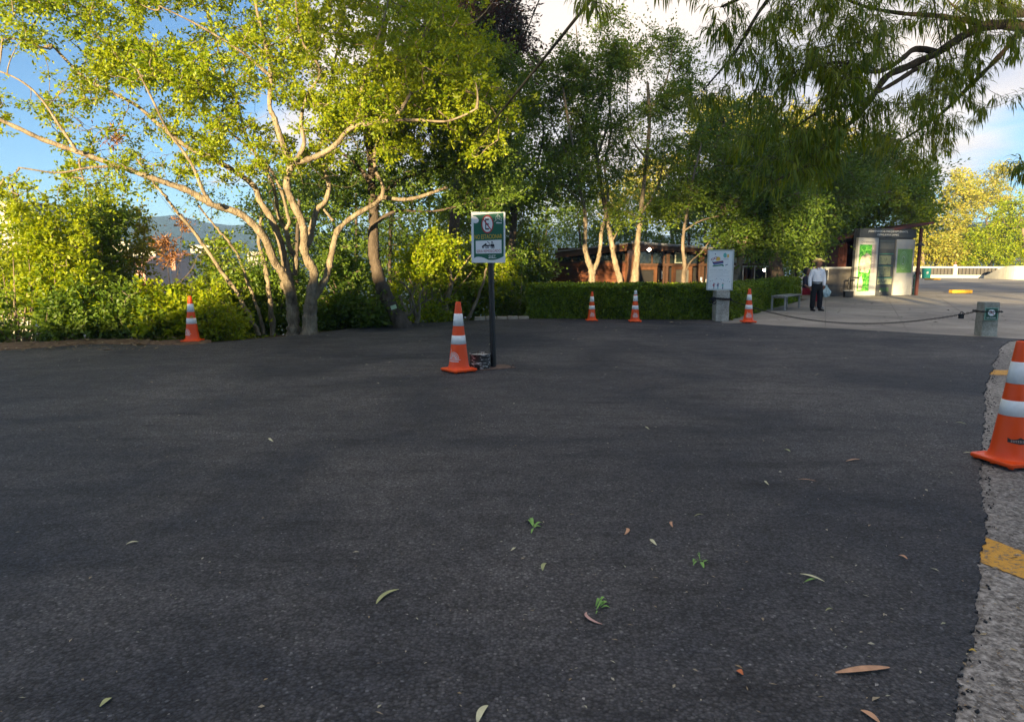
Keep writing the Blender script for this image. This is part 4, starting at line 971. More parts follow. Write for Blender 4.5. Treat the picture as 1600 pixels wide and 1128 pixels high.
# ---- clipped hedges
def hedge(label, A, B_, H, W, dens, L, lm=L_HEDGE, ends=True):
    """A,B: ends of the front foot line; W depth away from us"""
    A = Vector(A); B_ = Vector(B_); u = (B_ - A); Ln = u.length; u.normalize(); w = Vector((-u.y, u.x, 0))
    if w.y < 0: w = -w
    T = Plant('clipped_hedge', label, 'hedge', A, M_TWIG, lm)
    base_z = A.z
    # solid dark core put in for the shaded inside
    ms = MB()
    ins = .10
    o = A - T.base
    steps = max(2, int(Ln / .5)); vs = []
    for i in range(steps + 1):
        p = o + u * (ins + (Ln - 2*ins) * i / steps)
        for (a_, z_) in ((ins, .02), (ins, H - ins), (W - ins, H - ins), (W - ins, .02)):
            q = p + w * (a_ + rng.uniform(-.02, .02)); vs.append((q.x, q.y, z_ + (rng.uniform(-.03, .03) if z_ > .1 else 0)))
    fs = [(i*4+k, i*4+(k+1) % 4, (i+1)*4+(k+1) % 4, (i+1)*4+k) for i in range(steps) for k in range(3)]
    fs += [(0, 1, 2, 3), tuple(steps*4 + k for k in (3, 2, 1, 0))]
    ms.add(vs, fs); ms.build('branch_mass', M_HCORE, T.o)
    # skin
    faces = [('f', Ln * H), ('t', Ln * W), ('l', W * H), ('r', W * H)]
    P = []; Nn = []
    for f, ar in faces:
        k = int(ar * dens); a = rng.uniform(0, 1, k); b_ = rng.uniform(0, 1, k); dp = np.abs(rng.normal(size=k)) * .045 - .01
        au, aw = np.array(u), np.array(w); A0 = np.array(A)
        bulge = .11 * hnoise(a * Ln * (f in 'ft'), b_ * 2, 3.5, 6)
        dp = dp + bulge
        if f == 'f': p = A0 + au * (a * Ln)[:, None] + np.array([0, 0, 1]) * (b_ * H)[:, None] + aw * dp[:, None]; nn = -aw
        if f == 't': p = A0 + au * (a * Ln)[:, None] + aw * (b_ * W)[:, None] + np.array([0, 0, 1]) * (H - dp)[:, None]; nn = np.array([0, 0, 1.])
        if f == 'l': p = A0 + aw * (a * W)[:, None] + np.array([0, 0, 1]) * (b_ * H)[:, None] + au * dp[:, None]; nn = -au
        if f == 'r': p = A0 + au * (Ln - dp)[:, None] + aw * (a * W)[:, None] + np.array([0, 0, 1]) * (b_ * H)[:, None]; nn = au
        P.append(p); Nn.append(np.repeat(nn[None], k, 0))
    P = np.concatenate(P); Nn = np.concatenate(Nn)
    Nr = Nn * .8 + rng.normal(size=P.shape) * .6; D = rng.normal(size=P.shape) + Nn * .5 + np.array([[0, 0, .5]])
    Ls = L * np.exp(rng.normal(size=len(P)) * .25)
    V, F = leaves(P, D, Nr, Ls, Ls * .33); T._addleaf(V, F)
    # stray shoots standing proud of the clipped top and face
    ns = int(Ln * 16); a = rng.uniform(0, 1, ns); b_ = rng.uniform(0, 1, ns); hh = np.abs(rng.normal(size=ns)) * .05 + .03
    B0 = np.array(A) + np.array(u) * (a * Ln)[:, None] + np.array(w) * (b_ * W)[:, None] + np.array([0, 0, 1]) * H
    k_ = 7; tt_ = rng.uniform(0, 1, (ns, k_)); Pq = (B0[:, None] + np.array([0, 0, 1]) * (tt_ * hh[:, None])[..., None] + rng.normal(size=(ns, k_, 3)) * .012).reshape(-1, 3)
    V, F = leaves(Pq, rng.normal(size=Pq.shape) + np.array([[0, 0, .8]]), rng.normal(size=Pq.shape), np.full(len(Pq), L), np.full(len(Pq), L * .33)); T._addleaf(V, F)
    T.done(); return T
M_HCORE = mat('hedge_inside', (.03, .035, .015), .95, .4, 20)  # near-black colour stands for the shade inside the hedge
hedge('long clipped green hedge behind the two middle cones', G(824, 497.8) + Vector((0, 0, -.01)), G(1118, 499.0) + Vector((0, 0, -.01)), .87, 1.2, 6000, .052)
hedge('clipped hedge running back along the plaza behind the right-hand cone', G(1140, 499.5) + Vector((0, .0, -.02)), G(1250, 469) + Vector((0, 0, -.02)), .86, 1.0, 4600, .052)
hz = -.55
hA = at(880, 447, 24.8); hA.z = hz
hedge('second clipped hedge in front of the pavilion, its top catching light', hA, Vector((10.2, 25.2, hz)), 1.22, .9, 2500, .06)

# ---- unseen trees and scrub added on the bank behind the viewer for their shade
def bank_shade_tree(lab, l_, u_, h0, h1, rad_, n_):
    x = l_ * cos(SUN_AZ) + u_ * sin(SUN_AZ); y = -l_ * sin(SUN_AZ) + u_ * cos(SUN_AZ)
    b0 = Vector((x, y, float(terrain_z(x, y))))
    T = Plant('bank_tree', lab, 'tree', b0, M_BARK_MID, L_MID, 'trees on the bank behind the car park')
    T.limb([b0 - Vector((0, 0, .2)), b0 + Vector((.1, 0, h0)), b0 + Vector((-.1, .1, (h0 + h1) / 2)), b0 + Vector((0, 0, h1 * .9))], .2, .06, 'trunk', 8, 4)
    T.clusters(ball(b0 + Vector((0, 0, (h0 + h1) / 2)), (rad_, rad_, (h1 - h0) / 2), n_), .012, m=4); T.foliage(30, .5, .26, .32); T.done()
bl = ['bushy tree on the bank behind the viewer, ' + s for s in ('furthest left of the row', 'second from the left', 'third from the left', 'left of the middle', 'right of the middle', 'third from the right', 'second from the right', 'furthest right of the row')]
for i, (l_, u_, h0, h1, rd_, n_) in enumerate([(-5.8, -31, 2.9, 9, 1.7, 170), (-2.6, -32, 2.5, 11, 2.2, 260), (.8, -31, 2.3, 11, 2.4, 400), (4.2, -32, 2.3, 12, 2.4, 380), (7.6, -31, 1.5, 11, 2.2, 260), (11.0, -32, 1.5, 10, 2.2, 260), (14.5, -33, 1.2, 10, 2.4, 260), (-19, -34, 2, 8, 2.2, 120)]):
    bank_shade_tree(bl[(i + 1) % 8], l_, u_, h0, h1, rd_, n_)
def bank_shade_scrub(lab, l0, l1, h, n_):  # unseen crest scrub, added to shade the man and the board
    lc = (l0 + l1) / 2; u_ = -30.5; x = lc * cos(SUN_AZ) + u_ * sin(SUN_AZ); y = -lc * sin(SUN_AZ) + u_ * cos(SUN_AZ)
    b0 = Vector((x, y, float(terrain_z(x, y)))); T = Plant('bank_bush', lab, 'bush', b0, M_BARK_MID, L_MID, 'scrub on the bank behind the car park')
    for k in range(5):
        T.limb([b0 - Vector((0, 0, .1)), b0 + Vector((cos(SUN_AZ), -sin(SUN_AZ), 0)) * ((k - 2) * (l1 - l0) * .12) + Vector((0, 0, .4)), b0 + Vector((cos(SUN_AZ), -sin(SUN_AZ), 0)) * ((k - 2) * (l1 - l0) * .2) + Vector((0, 0, h * .8))], .05, .02, 'stem', 6, 3)
    q = rng.uniform(0, 1, (n_, 3)); C = np.array(b0)[None] + np.array([[cos(SUN_AZ), -sin(SUN_AZ), 0]]) * ((q[:, :1] - .5) * (l1 - l0)) + np.array([[0, 1, 0]]) * (q[:, 1:2] - .5) * 1.4 + np.array([[0, 0, 1]]) * (q[:, 2:] * h * .85)
    T.clusters(C, .008, m=4); T.foliage(36, .22, .16, .32); T.done()
bank_shade_scrub('low dense scrub along the crest of the bank behind the viewer', -1.2, 4.9, 1.35, 260)

# ================================================================== THINGS
M_ORANGE = mat('cone_orange_plastic', (.98, .085, .004), .42, .06, 3, spec=.45, bump=.05, bscale=12)
M_ORANGE2 = mat('cone_orange_scuffed', (.92, .10, .012), .55, .16, 7, spec=.4, bump=.08, bscale=14)
M_WHITEBAND = mat('reflective_white', (.92, .90, .87), .32, .05, 30, spec=.6)
M_WHITEPRINT = mat('white_print', (.8, .72, .68), .6, .05, 30)
M_BLACKPRINT = mat('black_print', (.03, .028, .028), .6, .1, 30)

def make_cone(H, loc, rz, label, logo='skyline', white_tip=False, scuffed=False, logo_ang=-90):
    M = M_ORANGE2 if scuffed else M_ORANGE
    c = empty('traffic_cone', loc, rz, label, 'traffic cone', 'orange traffic cones with two white bands')
    s = H; bw = .20 * s
    # base plate: rounded square with chamfered top and moulded rim
    b_ = MB(); n_ = 4
    def ring(h, z):
        pts = []; r_ = .035 * s
        for k in range(4):
            ax, ay = [(1, 1), (-1, 1), (-1, -1), (1, -1)][k]
            for j in range(4):
                a = pi/2 * k + pi/2 * j / 3
                pts.append((ax * (h - r_) + r_ * cos(a), ay * (h - r_) + r_ * sin(a), z))
        return pts
    rings = [ring(bw * .98, .016*s), ring(bw, .022*s), ring(bw, .040*s), ring(bw * .97, .047*s), ring(bw * .86, .050*s), ring(bw * .84, .046*s), ring(bw * .62, .050*s)]
    vs = [p for r_ in rings for p in r_]; N = 16
    fs = [(i*N+k, i*N+(k+1) % N, (i+1)*N+(k+1) % N, (i+1)*N+k) for i in range(len(rings)-1) for k in range(N)] + [tuple(range(N))[::-1], tuple((len(rings)-1)*N+k for k in range(N))]
    b_.add(vs, fs, False)
    b_.build('base', M, c)
    for ax, ay in ((.8, .8), (-.8, .8), (-.8, -.8), (.8, -.8), (.8, 0), (-.8, 0), (0, .8), (0, -.8)):
        f = MB(); f.lathe([(.001, .0), (.019*s, .0), (.021*s, .006*s), (.021*s, .020*s)], 10, (ax*bw, ay*bw)); f.build('foot', M, c)
    def rad(t): return s * (.155 + (.038 - .155) * t)          # t = height fraction
    prof = [(s*.178, .046*s), (s*.166, .054*s), (s*.157, .066*s)]
    for t in (.10, .2, .3, .4, .5, .6, .7, .8, .9, .985): prof.append((rad(t), t * s))
    prof += [(s*.036, s*.997), (s*.030, s), (s*.026, s*.994), (s*.027, s*.93)]
    bd = MB().lathe(prof, 40); bd.build('body', M, c)
    for t0, t1 in ((.40, .525), (.66, .835)):
        e = .0022
        MB().lathe([(rad(t0), t0*s), (rad(t0)+e, t0*s+.001), (rad(t1)+e, t1*s-.001), (rad(t1), t1*s)], 40).build('reflective_band', M_WHITEBAND, c)
    if white_tip:
        MB().lathe([(rad(.865), .865*s), (rad(.865)+.002, .866*s), (rad(.985)+.002, .985*s), (s*.038, s*1.0), (s*.030, s*1.003)], 30).build('tip_sleeve', M_WHITEBAND, c)
    # printed mark wrapped on the cone
    def wrap(u, z, lift=.0012):
        t = z / s; r_ = rad(t) + lift; a = R(logo_ang) + u / r_
        return (r_ * cos(a), r_ * sin(a), z)
    def bar(mb, p0, p1, w, k=6):
        for i in range(k):
            q = []
            for j in (i, i + 1):
                f = j / k; x = p0[0] + (p1[0]-p0[0])*f; z = p0[1] + (p1[1]-p0[1])*f
                dx, dz = p1[0]-p0[0], p1[1]-p0[1]; L = math.hypot(dx, dz); ox, oz = -dz/L*w/2, dx/L*w/2
                q.append((x+ox, z+oz)); q.append((x-ox, z-oz))
            mb.add([wrap(*q[0]), wrap(*q[1]), wrap(*q[3]), wrap(*q[2])], [(0, 1, 2, 3)])
    if logo == 'skyline':
        mb = MB(); z0 = .19 * s; k_ = s
        for r_ in (.085, .066, .045):
            for i in range(10):
                a0, a1 = pi * i / 10, pi * (i + 1) / 10
                bar(mb, (r_*k_*cos(a0), z0 + r_*1.15*k_*sin(a0)), (r_*k_*cos(a1), z0 + r_*1.15*k_*sin(a1)), .008*k_, 1)
        for x in (-.055, -.035, -.015, .01, .03, .052): bar(mb, (x*k_, z0), (x*k_*.8, z0 + (.05 + .03*cos(x*40))*k_), .008*k_, 2)
        bar(mb, (-.03*k_, z0+.05*k_), (-.05*k_, z0+.14*k_), .006*k_, 2)
        bar(mb, (-.10*k_, z0-.006*k_), (.11*k_, z0-.006*k_), .007*k_, 8)
        bar(mb, (-.085*k_, z0-.030*k_), (.085*k_, z0-.030*k_), .013*k_, 8)
        mb.build('printed_mark', M_WHITEPRINT, c)
    elif logo == 'plaque':
        mb = MB(); z0 = .205 * s; W_ = .088 * s
        xs = np.linspace(-1, 1, 17)
        top = [z0 + s * (.020 - .010 * abs(x) + (.012 if abs(x) < .3 else 0) * (1 - abs(x)/.3) + .016 * max(0, abs(x) - .75) * 4) for x in xs]
        bot = [z0 - s * (.022 - .012 * abs(x)) for x in xs]
        for i in range(16):
            mb.add([wrap(xs[i]*W_, bot[i]), wrap(xs[i+1]*W_, bot[i+1]), wrap(xs[i+1]*W_, top[i+1]), wrap(xs[i]*W_, top[i])], [(0, 1, 2, 3)])
        mb.build('printed_mark', M_BLACKPRINT, c)
        m2 = MB()
        for i in range(11):
            x = (-.74 + i * .135) * W_
            for w_, z_, h_ in ((.004, 0, .016), (.009, .006, .003), (.009, -.006, .003)):
                a = (x, z0 + (z_ - h_/2) * s); m2.add([wrap(a[0], a[1], .002), wrap(a[0] + w_*s*.7, a[1], .002), wrap(a[0] + w_*s*.7, a[1] + h_*s, .002), wrap(a[0], a[1] + h_*s, .002)], [(0, 1, 2, 3)])
        m2.build('printed_letters', mat('print_cream', (.65, .5, .42), .6, .05, 20), c)
    # thin white sleeve seam highlights stay out: light does that
    return c
make_cone(.925, G(1577, 722), R(12), 'large orange cone at the right edge with a black printed badge, nearest to the viewer', 'plaque', logo_ang=-112)
make_cone(.965, G(717, 580), R(38), 'orange cone standing beside the no-parking sign and the paint tin', 'skyline', logo_ang=-160)
make_cone(.87, G(301, 534), R(5), 'orange cone alone at the left edge of the asphalt before the bushes', 'skyline', logo_ang=-125)
make_cone(.753, G(924.5, 501.2), R(3), 'leftmost of the three cones in front of the hedge, with orange tip', 'skyline', scuffed=True)
make_cone(.798, G(992, 502.8), R(-4), 'cone in front of the hedge with a white sleeve on its tip', 'skyline', white_tip=True, scuffed=True)
make_cone(.842, G(1169, 503.6), R(2), 'cone between the stone pillar with the white board and the plaza', 'skyline', logo_ang=-105)

# ---------------- no-parking sign
M_BLACKMETAL = mat('black_painted_steel', (.018, .018, .02), .38, .3, 9, spec=.5)
M_SIGNWHITE = mat('sign_white', (.86, .87, .88), .35, .04, 3, spec=.5)
M_SIGNGREEN = mat('sign_green', (.012, .13, .075), .35, .08, 3, spec=.5)
M_SIGNRED = mat('sign_red', (.45, .02, .03), .4, .05, 9)
M_SIGNYELLOW = mat('sign_yellow', (.75, .50, .03), .4, .05, 9)
M_INK = mat('sign_ink', (.012, .014, .03), .4, .05, 9)
M_RUST = mat('rusty_plate', (.13, .085, .065), .8, .35, 14, bump=.4)
pb = G(771, 574)
sg = empty('no_parking_sign', pb, R(3), 'green and white NO ESTACIONAR sign on a black square post with a steel foot plate', 'sign')
top = at(763, 370, pb.y) - pb
lean = Vector((-.045, 0, 0))
MB().tube([(0, 0, .01), (lean.x, 0, 2.05)], .042, 4).build('post', M_BLACKMETAL, sg)
MB().box(-.27, -.17, 0, .27, .19, .010, Matrix.Rotation(R(24), 3, 'Z'), Vector((.08, .0, 0))).build('foot_plate', M_RUST, sg, .002)
for bx, by in ((-.1, -.12), (.24, -.05), (.27, .10), (-.06, .12)): MB().lathe([(.0, .024), (.012, .024), (.013, .010)], 6, (bx + .02, by)).build('bolt', M_RUST, sg)
W, Hh = .475, .70
pn = MB().box(-W/2, 0, -Hh/2, W/2, .012, Hh/2).build('sign_panel', M_SIGNWHITE, sg, .002)
pn.location = (-.065, -.05, 1.845); pn.rotation_euler = (R(1), R(0), 0)
def S(x, z): return ((x - .5) * W, (.5 - z) * Hh)     # photo fractions (x right, z down) of the panel
# crop-measured outline: panel spans 85..760 x 85..1040
def Q(x, y): return S((x - 90) / 665.0, (y - 88) / 950.0)
green = [Q(120, 150), Q(720, 100), Q(722, 915)] + [Q(722 - 20*k, 915 + 68*sin(min(1, k/11)*pi*.5)) for k in range(1, 16)] + [Q(400, 972), Q(340, 945), Q(280, 928), Q(220, 922), Q(170, 930), Q(140, 950), Q(135, 300)]
flat_poly([p for p in green][::-1], -.0012, 'green_field', M_SIGNGREEN, pn)
flat_poly([Q(122, 165), Q(170, 170), Q(215, 200), Q(238, 240), Q(225, 280), Q(180, 300), Q(135, 292), Q(124, 290)][::-1], -.0024, 'white_swirl', M_SIGNWHITE, pn)
def ringp(cx, cy, rx, ry, k, m, y, nm, n_=36):
    v = []; 
    for i in range(n_):
        a = 2*pi*i/n_
        for f in (1, k):
            x, z = Q(cx + rx*f*cos(a), cy + ry*f*sin(a)); v.append((x, y, z))
    f = [(2*i, 2*((i+1) % n_), 2*((i+1) % n_)+1, 2*i+1) for i in range(n_)]
    return MB().add(v, f).build(nm, m, pn)
flat_poly([Q(405 + 112*cos(a), 315 + 165*sin(a)) for a in np.linspace(0, 2*pi, 36, endpoint=False)][::-1], -.0024, 'prohibition_disc', M_SIGNWHITE, pn)
ringp(405, 315, 118, 172, .84, M_SIGNRED, -.0036, 'red_ring')
x, z = Q(398, 315); text_obj('E', .052, .150, (x, -.0032, z), M_INK, pn, 'letter_e')
xe = MB(); p0 = Q(320, 215); p1 = Q(480, 425)
d_ = Vector((p1[0]-p0[0], 0, p1[1]-p0[1])).normalized(); nn_ = Vector((-d_.z, 0, d_.x)) * .007
xe.add([(p0[0]+nn_.x, -.0046, p0[1]+nn_.z), (p0[0]-nn_.x, -.0046, p0[1]-nn_.z), (p1[0]-nn_.x, -.0046, p1[1]-nn_.z), (p1[0]+nn_.x, -.0046, p1[1]+nn_.z)], [(0, 1, 2, 3)]); xe.build('red_slash', M_SIGNRED, pn)
x, z = Q(422, 545); text_obj('NO ESTACIONAR', .385, .060, (x, -.0032, z), M_SIGNYELLOW, pn).rotation_euler = (0, R(-2), 0)
flat_poly([Q(172, 625), Q(680, 602), Q(682, 858), Q(175, 865)][::-1], -.0024, 'white_field', M_SIGNWHITE, pn)
x, z = Q(425, 808); text_obj('SERÁ REMOLCADO', .335, .047, (x, -.0036, z), M_SIGNRED, pn).rotation_euler = (0, R(-2), 0)
tk = MB()
def tp(pts): tk.add([(Q(a, b_)[0], -.0036, Q(a, b_)[1]) for a, b_ in pts][::-1], [tuple(range(len(pts)))])
tp([(290, 728), (372, 668), (392, 690), (372, 712), (330, 735), (300, 752)]); tp([(365, 705), (470, 700), (470, 722), (365, 722)]); tp([(465, 690), (520, 685), (538, 700), (540, 742), (470, 735)])
tp([(445, 700), (440, 660), (400, 632), (396, 640), (432, 668), (436, 700)]); tp([(470, 690), (478, 640), (496, 632), (512, 650), (518, 690), (506, 690), (498, 650), (484, 652), (482, 690)])
for cx in (318, 382, 414, 488, 520):
    k_ = 12 if cx < 350 else 14
    q = [(Q(cx + 22*cos(a)*f, 742 + 25*sin(a)*f)) for a in np.linspace(0, 2*pi, k_, endpoint=False) for f in (1, .55)]
    o_ = len(tk.v); tk.add([(a, -.0038, b_) for a, b_ in q], [(2*i, 2*((i+1) % k_), 2*((i+1) % k_)+1, 2*i+1) for i in range(k_)])
tk.build('tow_truck_pictogram', M_INK, pn)
x, z = Q(495, 918); text_obj('SVET', .10, .040, (x, -.0032, z), M_SIGNWHITE, pn); 
x, z = Q(500, 948); MB().box(-.055, -.0028, -.003, .055, -.0014, .003).build('underline', M_SIGNWHITE, pn).location = (x, 0, z)
lg = MB()
def lb(a, b_, w=5):
    p, q = Vector((*Q(*a), 0)), Vector((*Q(*b_), 0)); dd = (q - p).normalized(); nn2 = Vector((-dd.y, dd.x, 0)) * w * .00036
    lg.add([(p.x+nn2.x, -.0028, p.y+nn2.y), (p.x-nn2.x, -.0028, p.y-nn2.y), (q.x-nn2.x, -.0028, q.y-nn2.y), (q.x+nn2.x, -.0028, q.y+nn2.y)], [(0, 1, 2, 3)])
for a, b_ in [((608, 120), (608, 205)), ((608, 205), (535, 270)), ((608, 205), (690, 260)), ((585, 150), (565, 205)), ((565, 205), (570, 262)), ((585, 150), (632, 150)), ((632, 150), (668, 190)), ((668, 190), (688, 262)), ((632, 160), (640, 215)), ((590, 262), (625, 262))]: lb(a, b_)
lg.build('line_emblem', M_SIGNWHITE, pn)
x, z = Q(630, 290); MB().box(-.04, -.0028, -.007, .04, -.0014, .007).build('emblem_caption', M_SIGNWHITE, pn).location = (x, 0, z)
MB().lathe([(0, .004), (.008, .004), (.009, 0)], 8).build('screw', M_RUST, pn).location = (*Q(398, 100)[:1], -.003, Q(398, 100)[1]);
# bucket of set concrete holding the post
def tin_material():
    m, n, l, b = new_mat('paint_scuffed_tin'); b.inputs['Roughness'].default_value = .6
    tc = n.new('ShaderNodeTexCoord'); mp = n.new('ShaderNodeMapping'); mp.inputs['Scale'].default_value = (1, 1, 2.6); l.new(tc.outputs['Object'], mp.inputs[0])
    a = n.new('ShaderNodeTexNoise'); a.inputs['Scale'].default_value = 17; a.inputs['Detail'].default_value = 7; a.inputs['Roughness'].default_value = .6; l.new(mp.outputs[0], a.inputs['Vector'])
    r = n.new('ShaderNodeValToRGB'); e = r.color_ramp.elements; e[0].position = .54; e[0].color = (.035, .03, .028, 1); e[1].position = .60; e[1].color = (.55, .53, .5, 1)
    l.new(a.outputs['Fac'], r.inputs[0]); l.new(r.outputs[0], b.inputs['Base Color']); return m
bk = empty('paint_tin', G(750, 575.5) + Vector((0, 0, .002)), 0, 'short dark tin with scuffed white paint, between the cone and the sign post', 'tin')
MB().lathe([(0, 0), (.145, 0), (.150, .01), (.150, .06), (.153, .065), (.150, .07), (.150, .19), (.156, .20), (.156, .212), (.148, .214), (.143, .205)], 36).build('tin', tin_material(), bk)
MB().lathe([(.144, .195), (.1, .202), (.0, .205)], 30).build('concrete_fill', mat('set_concrete', (.42, .42, .40), .9, .2, 12, bump=.4), bk)
MB().tube([(-.03, .0, .19), (-.03, 0, .235), (-.015, .0, .26)], .006, 6).build('wire_hook', M_RUST, bk)
MB().tube([(.035, .02, .19), (.035, .02, .225)], .006, 6).build('wire_hook', M_RUST, bk)

# ---------------- stone pillars, chain, board
M_STONE = concrete_material('pillar_concrete', (.30, .28, .24), (.54, .52, .46), 5, .25)
M_STONE2 = concrete_material('pillar_concrete_mossy', (.26, .25, .20), (.52, .50, .43), 4, .25)  # mottled grey-tan, slightly darker than the other pillar
M_CHAIN = mat('dark_chain', (.03, .03, .032), .45, .3, 30, metal=.6)
def pillar(c, w, h, m, label):
    p = empty('stone_pillar', c, 0, label, 'pillar')
    mb = MB(); n_ = 10; vs = []
    for i in range(n_ + 1):
        z = h * i / n_
        for k, (ax, ay) in enumerate(((-1, -1), (1, -1), (1, 1), (-1, 1))):
            e = 1 + .012 * sin(z * 9 + k * 2)
            if i == n_: e *= .97
            vs.append((ax * w/2 * e, ay * w/2 * e, z - .01))
    fs = [(i*4+k, i*4+(k+1) % 4, (i+1)*4+(k+1) % 4, (i+1)*4+k) for i in range(n_) for k in range(4)] + [(n_*4, n_*4+1, n_*4+2, n_*4+3)]
    mb.add(vs, fs).build('shaft', m, p, .008); return p
pA = G(1129, 502) + Vector((0, .12, 0)); pA.y += .08
P1 = pillar(pA, .34, .79, M_STONE, 'grey concrete pillar with chain round its neck under the white board')
P2c = G(1545, 525) + Vector((0, .19, 0))
P2 = pillar(P2c + Vector((.06, 0, 0)), .30, .70, M_STONE2, 'mossy concrete pillar carrying a small green no-smoking plate at right')
P2.rotation_euler.z = R(-8)
def chain_links(name, pts, link_len=.052, wire=.0065, parent=None):
    """interlocked oval links along a path"""
    P = [Vector(p) for p in pts]; cum = [0]
    for a, b_ in zip(P[:-1], P[1:]): cum.append(cum[-1] + (b_ - a).length)
    n_ = int(cum[-1] / (link_len * .72)); mb = MB()
    j = 0
    for i in range(n_):
        s_ = cum[-1] * (i + .5) / n_
        while j < len(P) - 2 and cum[j + 1] < s_: j += 1
        t = (s_ - cum[j]) / (cum[j+1] - cum[j]); c = P[j].lerp(P[j+1], t); d_ = (P[j+1] - P[j]).normalized()
        side = d_.cross(Vector((0, 0, 1))).normalized()
        w_ = side if i % 2 == 0 else d_.cross(side)
        ring_ = []
        for k in range(8):
            a = 2*pi*k/8; ring_.append(c + d_ * cos(a) * link_len * .5 + w_ * sin(a) * link_len * .30)
        n3 = d_.cross(w_)
        vs = []
        for k, q in enumerate(ring_):
            o = (q - c).normalized()
            for m_ in range(4): b0 = 2*pi*m_/4; vs.append(q + (o * cos(b0) + n3 * sin(b0)) * wire)
        mb.add(vs, [(k*4+m_, ((k+1) % 8)*4+m_, ((k+1) % 8)*4+(m_+1) % 4, k*4+(m_+1) % 4) for k in range(8) for m_ in range(4)], True)
    return mb.build(name, M_CHAIN, parent)
ca = pA + Vector((.2, -.03, .55)); cb = P2c + Vector((-.19, -.05, .50))
lowz = 0.075
cpts = []
for i in range(41):
    t = i / 40; p = ca.lerp(cb, t); sag = (p.z - (1 - (2*t - 1.0)**2) * .42)
    cpts.append(Vector((p.x, p.y, sag)))
ch = empty('chain', ca, 0, 'dark sagging chain across the plaza entrance between the two pillars', 'chain')
co_ = chain_links('links', [p - ca for p in cpts], parent=ch); tag(co_, kind='stuff')
MB().box(-.045, -.02, -.06, .045, .03, .03).tube([(-.03, 0, .03), (-.03, 0, .07), (0, 0, .09), (.03, 0, .07), (.03, 0, .03)], .008, 6).build('padlock', M_CHAIN, ch, 0).location = Vector(cpts[38]) - ca + Vector((0, 0, -.03))
# coils round the first pillar neck
ringp_ = []
for i in range(45):
    a = 2*pi*i/44*2.0; e = .24; x = max(-.21, min(.21, e*1.25*cos(a))); y = max(-.21, min(.21, e*1.25*sin(a)))
    ringp_.append((x, y, .565 + .012*sin(a*2) + (.02 if i > 22 else 0)))
co2 = chain_links('neck_chain', ringp_, .05, .0085, P1); tag(co2, kind='stuff')
rc = []
for i in range(30):
    a = 2*pi*i/29*1.0; rc.append((max(-.2, min(.2, .26*cos(a))), max(-.2, min(.2, .26*sin(a))), .50))
tag(chain_links('neck_chain', rc, .05, .008, P2), kind='stuff')
for k, (dx, dz) in enumerate(((-.25, .02), (-.30, -.03), (-.22, -.06))):
    MB().tube([(dx + .05*cos(a), -.2 + .02*k, .55 + dz + .05*sin(a)) for a in np.linspace(0, 2*pi, 12)], .011, 6).build('chain_loop', M_CHAIN, P1)
# painted board on the pillar
M_FRAME = mat('pale_frame', (.52, .56, .56), .5, .08, 9)
M_PAPER = mat('board_white', (.78, .81, .82), .4, .03, 5)
bw_, bh_ = .66, 1.03
bo = empty('information_board', pA + Vector((-.06, -.02, .79)), R(-4), 'white framed board with a printed mask and books, standing on the concrete pillar', 'board')
MB().box(-.28, .0, -.02, -.24, .05, .1).box(.24, .0, -.02, .28, .05, .1).build('bracket', M_BLACKMETAL, bo)
fb = MB().box(-bw_/2, 0, 0, bw_/2, .06, bh_).build('backing', M_FRAME, bo, .004)
MB().box(-bw_/2+.035, -.006, .035, bw_/2-.035, .0, bh_-.035).build('printed_face', M_PAPER, bo)
for a in ((-bw_/2, -.016, .0, -bw_/2+.03, .0, bh_), (bw_/2-.03, -.016, .0, bw_/2, .0, bh_), (-bw_/2+.03, -.016, bh_-.03, bw_/2-.03, .0, bh_), (-bw_/2+.03, -.016, 0, bw_/2-.03, .0, .03)):
    MB().box(*a).build('frame', M_FRAME, bo)
def B(x, y): return ((x - 400) / 600.0 * bw_, bh_ * (1 - (y - 130) / 960.0))
def col_mat(nm, c): return mat(nm, c, .5, .05, 9)
C_NAVY = col_mat('ink_navy', (.03, .04, .16)); C_GRN = col_mat('ink_green', (.03, .20, .14)); C_YEL = col_mat('ink_yellow', (.8, .5, .08)); C_RED = col_mat('ink_red', (.35, .04, .08)); C_TEAL = col_mat('ink_teal', (.12, .45, .42)); C_GREY = col_mat('ink_grey', (.35, .38, .42)); C_BLUE = col_mat('ink_blue', (.12, .25, .5))
def bp_(pts, m, nm, y=-.0075): flat_poly([B(*p) for p in pts][::-1], y, nm, m, bo)
bp_([(200, 405), (240, 415), (450, 385), (465, 410), (460, 450), (240, 490), (225, 450)], C_NAVY, 'printed_book')
bp_([(245, 425), (450, 400), (452, 412), (246, 440)], C_RED, 'printed_book_stripe', -.009); bp_([(232, 458), (455, 425), (456, 437), (234, 472)], C_BLUE, 'printed_book_stripe', -.009)
bp_([(215, 500), (460, 468), (480, 520), (450, 525), (440, 505), (225, 530)], C_GRN, 'printed_book')
bp_([(285, 385), (300, 330), (320, 300), (355, 290), (385, 320), (390, 370), (360, 385)], C_YEL, 'printed_mask')
for cx, cy in ((215, 350), (280, 320)):
    v = []
    for i in range(16):
        a = 2*pi*i/16
        for f in (1, .6): X_, Z_ = B(cx + 40*f*cos(a) , cy + 26*f*sin(a) - 12*cos(a)); v.append((X_, -.0095, Z_))
    MB().add(v, [(2*i, 2*((i+1) % 16), 2*((i+1) % 16)+1, 2*i+1) for i in range(16)]).build('printed_spectacles', C_RED, bo)
bp_([(500, 495), (560, 465), (570, 478), (512, 505)], C_NAVY, 'printed_brush'); bp_([(262, 212), (282, 212), (282, 242), (262, 242)], C_NAVY, 'printed_dot')
